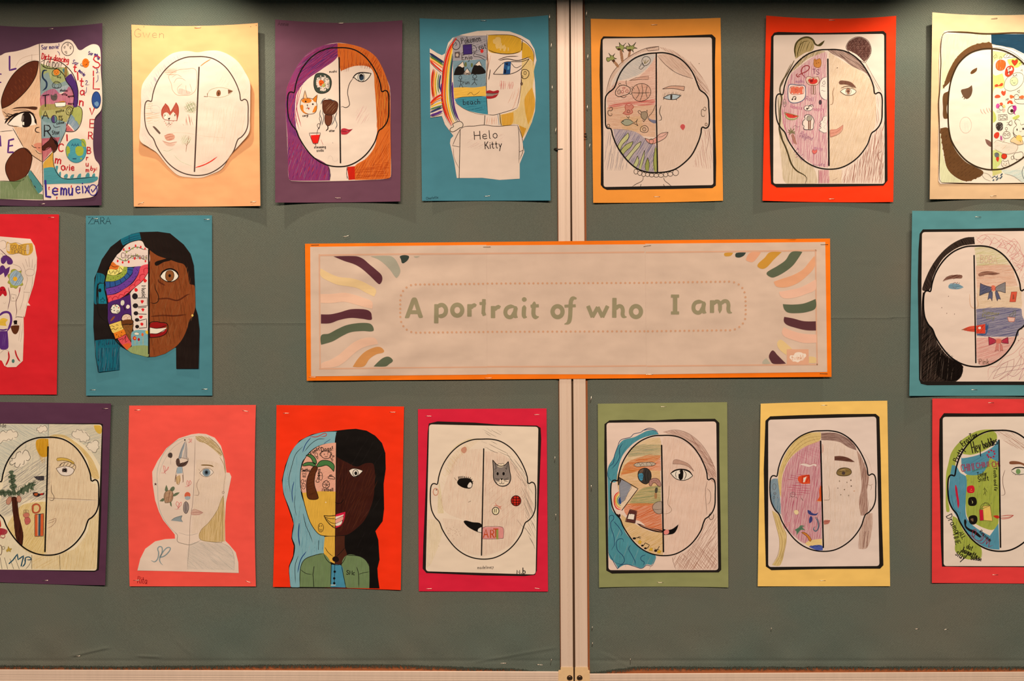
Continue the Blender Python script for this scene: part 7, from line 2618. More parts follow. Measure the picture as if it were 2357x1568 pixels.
D['freckly'] = '''
@printed_border | white panel inside the black printed border
R e6ccc0 26 134 198 1004 172 1030 1376 134 1384
@yellow_hair | yellow pencil hair and plait on the left
F e8c47c .8 120 556 298 450 308 350 370 280 460 230 580 215 650 215 760 240 830 250 640 310 510 420 420 550 365
L a88450 3 .8 555 330 440 350 340 430 270 540 240 640
L a88450 3 .8 555 348 450 375 360 440 290 530 250 620
L a88450 3 .8 480 312 380 350 310 430
F e8c47c .75 85 165 930 215 965 250 1060 282 1120 270 1220 230 1370 165 1368 215 1290 225 1190 200 1060
L a88450 3 .9 165 930 200 1060 225 1180 210 1290 165 1365
L a88450 3 .9 185 960 220 1080 248 1180 225 1300 180 1375
L a88450 3 .9 210 970 240 1070 270 1160 245 1290 205 1375
L a88450 3 .9 250 1055 280 1130 268 1240 225 1375
@brown_hair | brown pencil hair on the right
F 94685c .7 5 560 302 680 305 760 340 830 400 845 445 780 420 700 375 560 360
H 70443c 4 13 5 560 305 690 310 700 350 560 360
H 70443c 4 12 140 690 320 760 340 830 400 845 445 780 420 700 375
F b07c68 .65 85 845 440 880 490 925 600 945 660 930 770 935 880 925 960 880 970 865 860 885 740 875 600
H 90584c 4 13 86 850 450 900 520 940 660 930 780 945 950 880 965 870 860 890 740 880 600
F c89880 .6 88 930 960 975 950 970 1080 930 1230 865 1238 870 1110 905 1010
H b07868 3 15 86 930 960 975 950 970 1080 930 1230 865 1238 870 1110 905 1010
H 7a4438 6 15 84 905 1095 965 1090 940 1215 900 1230
@blue_ear | blue pencil ear on the left
F 7c98a8 .75 60 160 680 210 672 222 760 232 860 236 960 200 930 160 870 152 760
H 4a80a0 4 16 85 160 780 215 800 230 950 200 930 165 870
C 6a5c58 3 .8 170 730 180 712 195 725 192 755 175 760
O 6a5c58 3 .9 187 792 10 10
O 6a5c58 3 .8 180 825 9 10
S 7a4c40 3 187 793 210 825
@pink_half | half face hatched in pink pencil
F dc96a0 .66 82 550 368 430 415 330 490 270 590 245 700 240 950 290 1080 360 1150 430 1195 470 1170 566 1160 560 800
H cc5c78 4 15 82 550 368 430 415 330 490 270 590 245 700 240 950 290 1080 360 1150 430 1195 470 1170 566 1160 560 800
H d87088 4 20 160 550 368 430 415 340 480 480 520 550 500
H cc5870 5 16 175 285 640 470 640 470 790 300 780
H cc6880 3 20 88 470 560 560 540 560 1150 480 1160
F e8a0a0 .7 0 250 1050 300 1020 320 1015 300 1050 265 1080
@sand_and_sea | yellow sand over a blue sea at the chin
F ecc888 .95 10 430 1195 470 1170 566 1158 568 1215 530 1210 470 1220
F 4c5ca8 .92 10 462 1222 500 1210 568 1212 572 1250 520 1248
L 2a3878 4 1 462 1225 480 1212 495 1225 510 1210 525 1222 540 1210 560 1220
@palm_tree | small palm tree with an orange trunk
F 5a7c60 .95 20 345 1085 380 1065 395 1048 430 1055 405 1062 435 1090 400 1085 375 1110 362 1130 360 1095
H 345848 3 11 30 345 1085 380 1065 395 1048 430 1055 405 1062 435 1090 400 1085 375 1110 362 1130 360 1095
F d07c30 .95 40 400 1105 425 1105 460 1130 482 1165 470 1178 445 1140
C 5a3818 3 1 400 1105 425 1105 460 1130 482 1165 470 1178 445 1140
@red_square | orange red square with a white corner
F e85028 .9 85 380 655 465 640 472 710 410 714 376 690
G ead8cc 1 0 416 668 444 654 428 700 415 702
L b02818 5 1 408 655 408 710
L b02818 6 1 408 655 465 645 470 708
L c83018 8 1 462 655 440 700
@wavy_brow
F ead0c8 .95 10 388 560 410 548 440 550 470 560 500 552 522 558 518 575 500 565 460 578 410 565
L b06868 3 1 388 558 410 548 440 550 470 560 500 552 525 558 520 578
@bubble_figure
C 6a5050 3 1 312 800 320 785 345 785 352 800 340 818 320 815
S 6a5050 3 325 798 340 798
L 6a5050 3 1 305 825 320 815 330 825
L 6a5050 3 1 350 825 362 822 368 838
L 6a5050 4 1 400 825 410 845 418 850
@pale_dot
C c8b088 3 1 345 950 345 930 370 928 378 945 365 962
F ecd0a0 1 0 345 950 345 930 370 928 378 945 365 962
@blue_swirls | dark blue swirl shapes
F 3c4078 .95 20 450 925 470 930 490 950 520 955 538 942 525 965 490 968 458 955
F 3c4078 .95 80 475 975 490 985 485 1020 465 1032 462 1005
L 5c7080 9 .9 515 988 530 1010 538 1050 530 1085 510 1095 500 1070 515 1060
L 3a3c50 3 1 510 985 525 985 545 1040 530 1090 505 1095
@orange_edge
F e05828 .9 85 555 730 566 720 566 855 525 850 545 820 545 770
L e8a860 4 .9 525 852 560 856
@peach_half | half face in pale peach pencil
F ecc8a8 .42 86 572 365 690 372 800 430 860 470 880 560 870 860 880 980 820 1120 700 1220 585 1248
H e8b890 3 34 88 572 365 690 372 800 430 860 470 880 560 870 860 880 980 820 1120 700 1220 585 1248
F e0a088 .6 85 566 390 578 400 580 450 566 470
@eyebrow
F 6a4034 .95 10 668 492 720 490 780 505 832 538 780 535 720 528 668 525
H 4a2820 3 9 10 668 492 720 490 780 505 832 538 780 535 720 528 668 525
@eye | olive brown eye
F 8c7040 .92 20 685 625 705 595 750 585 790 595 805 625 780 645 730 650 695 642
C 5a4830 6 .9 685 625 705 595 750 585 790 595 805 622 780 645 730 650 695 642
E 4a3a38 1 0 740 628 14 14
L e0b880 4 .8 715 605 740 600 760 608
H 4a3828 3 9 10 690 600 800 590 800 615 690 620
@freckles | brown pencil freckles on the cheek
E 8a7460 .9 0 708 692 5 6
E 7a6450 .9 0 768 702 4 5
E 5a4438 .9 0 800 685 5 6
E 5a4438 .9 0 695 748 4 4
E 8a7460 .9 0 748 760 5 6
E 5a4438 .9 0 803 732 5 6
E 7a6450 .9 0 719 802 4 5
E 9a8470 .9 0 782 808 5 6
E d8a080 .8 0 826 772 5 6
@nose
L a0806c 3 .9 620 725 628 780 625 830
L 7a6050 3 1 582 845 605 845 628 840 630 825
@mouth
F c07060 .9 5 582 1010 605 1005 634 1008 620 1035 585 1042
L 7a3c34 3 1 582 1018 605 1018 634 1008
@ear_lines
L a0806c 3 .9 930 720 960 725 978 715
L a0806c 3 .9 962 725 965 745 958 765
L d8b0a0 2 .7 880 440 940 520 975 640
@head_outline
W 0c0a0a 10 146 288 1000 285 1000 1258 150 1258
@centre_line
K 0c0a0a 12 1 556 368 578 1228
'''
D['hey'] = '''
@printed_border | white panel inside the black printed border
R ead2c2 26 220 192 1300 188 1300 1396 228 1394
@lime_patches | lime marker hair and face patches
F a8b048 .9 85 630 295 520 300 430 340 350 400 290 480 265 570 248 650 245 780 250 955 275 955 262 860 262 700 310 660 330 540 390 440 480 360 560 320 650 310
F a8b048 .9 85 300 990 335 1010 390 1110 450 1180 530 1250 530 1330 420 1340 350 1300 320 1270 320 1200 300 1100
H 8c9830 6 26 85 300 990 335 1010 390 1110 450 1180 530 1250 530 1330 420 1340 350 1300 320 1270
F a8b048 .9 80 640 315 560 325 480 365 420 420 380 490 480 500 580 470 655 375
F a8b048 .92 85 410 660 540 640 580 520 640 540 668 560 670 1040 630 1100 560 1090 480 1050 420 1000 405 900 400 760
H c4c878 6 40 60 420 670 580 600 660 620 660 1020 560 1080 430 1000
H 8c9830 5 34 88 430 670 660 640 660 1020 560 1080 430 1000
@blue_patches | blue marker patches
F 5494ac .9 30 370 520 480 500 560 470 640 410 668 375 670 560 600 520 545 640 430 660 380 620
F 5494ac .9 85 295 580 330 590 360 640 410 680 405 860 412 1000 480 1080 600 1150 670 1050 678 1262 600 1255 520 1220 430 1140 350 1020 300 940 270 860 275 700
H 88b8c4 6 36 70 290 640 400 700 410 1000 520 1120 660 1200 560 1220 430 1120 290 880
H 3c7c98 6 30 30 380 540 660 420 660 540 440 640
H b8c4b8 4 80 60 290 640 400 700 410 1000 520 1120 660 1200 560 1220 430 1120 290 880
F e8cfc0 1 0 370 512 480 492 560 460 640 405 655 385 640 420 560 475 480 506 375 525
@ear_marks | red stroke inside the ear
L c81c38 17 .97 325 745 335 820 345 880 345 925
L 2a5c7a 3 .8 290 820 300 880 320 940 370 970
@hair_words | black words around the hair
T 1a1414 7 44 -62 300 540 Pretty ~120
T 1a1414 7 48 -38 355 395 Eras ~85
T 1a1414 6 42 -18 432 330 Tour ~62
T 1a1414 8 92 -12 440 395 Hey ~75
T 1a1414 8 66 -18 530 385 baddies ~120
@chant_words | red and blue capital words
T a02040 6 58 -8 362 578 CHIMI ~104
T a02040 6 42 -8 484 565 CHIMI ~104
T a02040 6 44 -8 612 555 CHI ~64
T 3a6a3a 3 18 -16 455 618 chimichimi ~125
@singer_words
T 1a1414 5 34 -8 496 640 Taylor ~76
T 1a1414 6 40 -8 500 676 Swift ~86
T 1a1414 5 26 88 655 600 Tooth and fir ~190
@flower_wreath | red and blue flower wreath
F 5a9ab0 .9 0 590 495 610 475 632 485 636 508 610 520
S a82848 8 580 500 592 475 612 462 632 470 638 490 630 512 608 520 590 515
@squares | red and black rounded squares down the cheek
F d01c30 .98 0 416 760 430 748 465 746 476 765 472 800 450 806 420 800
S f0c850 3 442 790 450 775 455 792
F 181210 1 0 428 850 445 838 480 840 494 865 490 900 465 910 430 902
L c8c078 5 1 450 862 462 880 455 892
F 181210 1 0 428 1005 445 988 480 985 498 1000 496 1040 470 1060 440 1050
G 7a5c44 1 0 446 1012 466 1010 468 1034 446 1034
@figure
L 4a4a20 4 .9 555 755 560 790 570 830
L 4a4a20 4 .9 545 780 560 770 578 800
L 4a4a20 4 .9 560 800 550 820
@shopping_bag | yellow bag with a red side
G c81c38 .98 85 515 942 545 940 550 1028 520 1028
G ecc468 .98 85 545 912 602 906 620 1030 555 1026
C 3a3820 3 1 520 940 530 905 560 888 590 900 602 908
L 3a3820 3 1 545 912 560 880 590 890 600 908
Q 5a4c28 3 1 515 942 545 912 602 906 622 1032 552 1026 520 1028
@lower_scribble | crimson and black looping scribbles
F 181210 1 0 392 1025 400 1015 412 1035 410 1070 440 1095 480 1110 530 1155 520 1165 470 1130 430 1110 400 1080
L 8a2038 5 1 430 1140 470 1160 490 1110 470 1100 460 1150 500 1190 540 1180 550 1130 530 1170 520 1200
L 8a2038 5 1 500 1200 540 1210 580 1160 570 1220 600 1180 590 1240 625 1225
T 1a1414 5 28 42 532 1100 Reasonin ~115
@lower_words | black words outside the jaw
T 1a1414 6 50 62 290 968 Drama ~165
T 1a1414 6 42 74 340 1120 TIME ~95
T 1a1414 6 34 60 378 1110 ALL ~60
T 1a1414 6 40 25 424 1212 dat ~50
T 1a1414 7 46 25 392 1240 baguette ~130
T 1a1414 7 60 35 352 1252 slay ~85
T 1a1414 6 32 8 450 1310 baddie ~85
@brown_hair | thin brown pencil hair on the right
F c89880 .35 30 640 300 760 310 900 400 900 470 800 430 700 370
H a85c40 3 14 145 645 300 740 305 860 380 1000 460 1000 560 860 460 760 420 700 370
H c08870 3 22 150 640 285 760 285 860 330 1000 420 960 460 800 340 700 300
@eyebrow
F 8a5438 .92 15 760 552 820 550 875 568 920 600 900 600 850 575 760 572
@eye | green eye
F ead8cc 1 0 772 630 800 605 860 600 920 630 880 655 810 655
E 7c9c60 .97 0 828 632 19 22
E 181410 1 0 827 632 8 10
L 181410 9 1 774 622 810 602 870 602 920 630
L 181410 4 1 772 630 810 655 860 655 900 645
H 181410 4 11 85 785 648 860 648 858 660 790 660
@nose
L 7a5c50 4 1 722 620 705 680 708 750 720 790 718 818 690 825
@mouth | thin red mouth
F c83020 .95 0 625 990 660 985 678 1000 660 1012 640 1002
L c04030 5 .95 688 992 740 985 790 985 760 1005 700 1014 680 1005
L c04030 4 .8 690 1004 750 1000 780 990
@cheek_smudge
H c8a090 3 22 80 860 1200 920 1200 920 1320 860 1320
@head_outline
W 0c0a0a 12 262 300 1084 302 1090 1278 262 1272
@centre_line
K 0c0a0a 12 1 674 378 686 1244
'''
# ================================================================ setting and boards
def setting():
    vs, fs = [], []
    x0, _, z0 = P(-420, 2100); x1, _, z1 = P(2780, -700)
    box(vs, fs, x0, 0.020, z0, x1, 0.060, z1)
    o = mesh_obj('wall_back', vs, fs, PAINT, smooth=False); o['kind'] = 'structure'
    # lowered soffit above the board, carries the downlights
    vs, fs = [], []
    z = P(0, -255)[2]
    box(vs, fs, x0, -1.01, z, x1, 0.020, z + 0.12)
    o = mesh_obj('ceiling', vs, fs, PAINT, smooth=False); o['kind'] = 'structure'
setting()

def fabric_h(x, y):
    """relief of the stretched cloth in mm"""
    h = 0.5 * np.sin(x / 210.0 + 1.3 * np.sin(y / 260.0)) * np.sin(y / 330.0 + x / 500.0)
    # horizontal fold line left by the packed cloth
    yc = np.where(x < 1300, 748.0 - 0.004 * x, 735.0 - 0.004 * (x - 1300))
    d = y - yc
    h = h + np.where(d < 0, 0.9 * np.exp(d / 5.0), -0.25 * np.exp(-d / 4.0))
    # slack cloth and puckers along the foot
    b = np.clip((y - 1440) / 80.0, 0, 1)
    h = h + b * (1.6 * np.sin(x / 41.0 + 1.7 * np.sin(x / 97.0) + y / 30.0) + 1.2 * np.sin(x / 23.0 - y / 17.0 + 2 * np.sin(x / 150.0)) * np.sin(x / 67.0))
    b2 = np.exp(-((y - 1521) / 4.0) ** 2)
    h = h - b2 * 1.1
    # slanted fold lines
    for (ax, ay, bx, by, a) in ((612, 668, 705, 700, .5), (620, 688, 705, 716, .4), (525, 735, 570, 768, .4), (640, 800, 705, 780, .5), (160, 1512, 252, 1490, 2.2), (310, 1510, 372, 1513, 1.5), (400, 1470, 445, 1512, .8), (1378, 1494, 1392, 1530, 1.0), (1955, 600, 2090, 610, .5), (1930, 900, 2090, 905, .4), (560, 905, 640, 985, .5), (1090, 1525, 1285, 1490, 1.0), (1460, 1540, 1380, 1500, 1.0)):
        L = math.hypot(bx - ax, by - ay); ux, uy = (bx - ax) / L, (by - ay) / L
        s = (x - ax) * ux + (y - ay) * uy; n = -(x - ax) * uy + (y - ay) * ux
        fade = np.clip(s / 14, 0, 1) * np.clip((L - s) / 14, 0, 1)
        h = h + a * fade * np.exp(-(n / 3.0) ** 2) - 0.6 * a * fade * np.exp(-((n - 5) / 3.0) ** 2)
    return h

def hem(x):
    """bottom edge of the cloth, photo pixels"""
    y = np.where(x < 1300, 1533.0 + 2 * np.sin(x / 170.0) + 6 * np.clip((x - 900) / 250, 0, 1) + 14 * np.clip((x - 1180) / 100.0, 0, 1) ** 1.3,
                 1541.0 - 5 * np.clip((x - 1355) / 120, 0, 1) + 9 * np.clip((1460 - x) / 100.0, 0, 1))
    return y

def cloth(board, xa, xb, left):
    ny, nx = 330, int((xb - xa) / 6)
    ys = np.sort(np.concatenate([np.linspace(-70, 1440, 210), np.linspace(1441, 1530, 60), np.linspace(722, 760, 39)]))
    u = np.linspace(0, 1, nx)
    verts = []
    for yi, y in enumerate(ys):
        t = (y + 70) / 1600.0
        if left: x = xa + (1280.5 + 9.0 * y / 1540 - xa) * u
        else: x = (1345.5 + 12.0 * y / 1540) + (xb - (1345.5 + 12.0 * y / 1540)) * u
        yy = np.full(nx, y)
        if y > 1440: yy = 1440 + (y - 1440) * (hem(x) - 1440) / 90.0
        h = fabric_h(x, yy) - 0.2
        e = (1280.5 + 9.0 * y / 1540 - x) if left else (x - (1345.5 + 12.0 * y / 1540))
        h = h - 3.2 * np.exp(-e / 3.0)
        k = (CAM_D - h * 1e-3) / CAM_D
        verts.append(np.c_[(x - 1178.5) * S * k, -h * 1e-3, (784 - yy) * S * k])
    verts = np.vstack(verts); R = len(ys)
    faces = [(r * nx + i, (r + 1) * nx + i, (r + 1) * nx + i + 1, r * nx + i + 1) for r in range(R - 1) for i in range(nx - 1)]
    o = mesh_obj('fabric_panel', verts, faces, FABRIC, board)
    # frayed threads along the hem, too many to count
    vs, fs = [], []
    x = xa
    xe = 1288 if left else xb
    if not left: x = 1358
    while x < xe:
        for rep in range(2):
            y0 = float(hem(np.array(x))) - 3 + rnd.random() * 3; L = 4 + 8 * rnd.random(); a = (rnd.random() - .5) * 1.5
            h0 = 0.8 + rnd.random() * 1.6; w = 0.32 + .3 * rnd.random(); n = len(vs); px, py, hh = x + rnd.random() * 2, y0, h0
            for k in range(4):
                vs += [P(px - w, py, hh * 1e-3), P(px + w, py, hh * 1e-3 + .0002)]
                px += math.sin(a) * L / 3; py += math.cos(a) * L / 3 * (1 if k < 2 else .6); a += (rnd.random() - .5) * 1.2; hh += (rnd.random() - .45) * .8
            fs += [(n + 2 * k, n + 2 * k + 2, n + 2 * k + 3, n + 2 * k + 1) for k in range(3)]
        x += 1.5
    f = mesh_obj('frayed_threads', vs, fs, THREAD, board, smooth=False); f['kind'] = 'stuff'

def extr(name, parent, a0, a1, b0, b1, ya, yb, prof, mat, horizontal=False):
    """profiled bar between two slanting pixel edges: prof = (fraction across, height mm)"""
    vs, fs = [], []
    for (p0, p1, q) in ((a0, a1, ya), (b0, b1, yb)):
        for f, h in prof:
            c = p0 + (p1 - p0) * f
            vs.append(P(q, c, h * 1e-3) if horizontal else P(c, q, h * 1e-3))
    n = len(prof)
    for i in range(n - 1): fs.append((i, i + n, i + n + 1, i + 1) if not horizontal else (i, i + 1, i + n + 1, i + n))
    return mesh_obj(name, vs, fs, mat, parent, smooth=False)
def grooves(gs, top=4.0, foot=-8.0, d=0.45, w=0.022):
    p = [(0, foot), (0, top - .5), (0.02, top)]
    for g in gs: p += [(g - w, top), (g - w * .5, top - d), (g + w * .5, top - d), (g + w, top)]
    return p + [(0.98, top), (1, top - .5), (1, foot)]

def screw(parent, px, py, h):
    vs, fs = [], []; n = 24
    prof = [(6.6, 0.0), (6.5, .75), (6.0, .8), (5.2, .2), (4.7, .15), (4.4, .45), (2.0, .5), (0.01, .5)]
    for r, z in prof:
        for k in range(n):
            t = 2 * math.pi * k / n; vs.append(P(px + r * math.cos(t), py + r * math.sin(t), (h + z) * 1e-3))
    for j in range(len(prof) - 1):
        for k in range(n):
            k2 = (k + 1) % n; fs.append((j * n + k, j * n + k2, j * n + n + k2, j * n + n + k))
    o = mesh_obj('screw', vs, fs, BRASSY, parent)
    vs, fs = [], []
    for a in (0.785, -0.785):
        c, s = math.cos(a), math.sin(a); m = len(vs)
        for u, v in ((-3.3, -.75), (3.3, -.75), (3.3, .75), (-3.3, .75)): vs.append(P(px + u * c - v * s, py + u * s + v * c, (h + .60) * 1e-3))
        fs.append((m, m + 3, m + 2, m + 1))
    return mesh_obj('cross_slot', vs, fs, BLACKP, parent, smooth=False)

def board(left):
    loc = P(640 if left else 1850, 1568, 0)
    b = thing('display_board', 'left board of grey green fabric with a frayed hem and pale metal frame' if left else 'right board of grey green fabric with a frayed hem and pale metal frame', 'notice board', loc, 'fabric display boards')
    xa, xb = (-90, 1290) if left else (1346, 2450)
    vs, fs = [], []
    x0, _, z0 = P(xa, 1640); x1, _, z1 = P(xb, -80)
    x1 += 0.004 if left else 0; x0 -= 0.002 if not left else 0
    box(vs, fs, x0, 0.0045, z0, x1, 0.018, z1)
    mesh_obj('backing_panel', vs, fs, BOARD, b, smooth=False)
    cloth(b, xa, xb, left)
    if left:
        extr('frame_post', b, 1281.5, 1309.5, 1291.2, 1319.0, -90, 1545, grooves((.14, .58, .66, .73, .90)), ALU)
        extr('frame_rail', b, 1541, 1640, 1546, 1640, -90, 1290, grooves((.14, .19, .24, .55), 4.0), ALU, True)
    else:
        extr('frame_post', b, 1312.7, 1340.5, 1324.2, 1353.0, -90, 1545, grooves((.12, .24, .31, .52), 4.0), ALU)
        extr('frame_rail', b, 1551, 1640, 1546, 1640, 1353, 2450, grooves((.14, .19, .24, .55), 4.0), ALU, True)
    # moulded corner bracket
    px = ((1290.5, 1536), (1319.5, 1536), (1320.8, 1620), (1284.5, 1620), (1285.5, 1543), (1290.5, 1542)) if left else ((1323.5, 1536), (1353.5, 1536), (1354, 1542), (1357, 1543.5), (1360, 1620), (1323, 1620))
    n = len(px)
    vs = [P(x, y, .0052) for x, y in px] + [P(x, y, -.004) for x, y in px]
    fs = [tuple(range(n - 1, -1, -1))] + [(i, (i + 1) % n, n + (i + 1) % n, n + i) for i in range(n)]
    br = mesh_obj('corner_bracket', vs, fs, PLASTIC, b, smooth=False)
    for k in range(2):
        vs, fs = [], []; y = 1546 + 4 * k
        a, c = ((1285.6, 1292) if left else (1352, 1357.5))
        q0 = P(a, y, .0056); q1 = P(c, y + 1.2, .0052)
        box(vs, fs, q0[0], q0[1], q1[2], q1[0], q1[1] + .0006, q0[2])
        mesh_obj('ridge', vs, fs, PLASTIC, br, smooth=False)
    screw(br, 1311.4 if left else 1334.3, 1561, 5.2)
    sh = None
    sts = [(1269, 104, 82), (1271, 202, 92), (1279, 300, 85), (1265, 38, 88), (1159, 1527, 2), (1243, 1530.6, -4), (797, 544, 12), (1277, 1058, 86), (1279, 1190, 88), (1268, 1525, 80), (178, 1511, 5), (1238, 1350, 88)] if left else \
          [(1350, 30, 88), (1353, 130, 85), (1352, 247, 88), (1357, 336, 80), (1363, 1447, 80), (1363.5, 1484, 78), (1360, 920, 80), (1361, 1124, 88), (1451, 1524, 88), (1775, 1450, 84), (2178, 1449, 10), (2111, 1448, 5)]
    for (x, y, a) in sts: staple(b, None, x, y, a, 15 if y < 1440 or y > 1500 else 10, h0=float(fabric_h(np.array(float(x)), np.array(float(y)))) + .3)
    # black cord ends pushed in beside the post
    spots = [(1280, 343.5, 5.5), ] if left else [(1347.5, 308.5, 3.0), (1348.3, 316, 2.8)]
    for (cx, cy, r) in spots:
        vs, fs = [], []; n = 12
        for j, (rr, z) in enumerate(((1, .5), (.95, 1.6), (.6, 2.6), (.02, 3.0))):
            for k in range(n):
                t = 2 * math.pi * k / n; vs.append(P(cx + r * rr * math.cos(t), cy + r * .55 * rr * math.sin(t), (z + 3.6 * (cx > 1284)) * 1e-3))
        for j in range(3):
            for k in range(n): k2 = (k + 1) % n; fs.append((j * n + k, j * n + k2, j * n + n + k2, j * n + n + k))
        if left:
            m = len(vs); vs += [P(1281, 342.6, .006), P(1295.5, 342.2, .0046), P(1295.5, 344, .0046), P(1281, 344.6, .006)]; fs.append((m, m + 3, m + 2, m + 1))
        mesh_obj('cable_tie', vs, fs, BLACKP, b)
    return b
board(True); board(False)
# dark timber showing in the slot between the two posts
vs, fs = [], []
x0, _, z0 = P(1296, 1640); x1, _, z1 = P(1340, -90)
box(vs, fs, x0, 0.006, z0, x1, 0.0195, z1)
o = mesh_obj('trim_1', vs, fs, GAP, smooth=False); o['kind'] = 'structure'

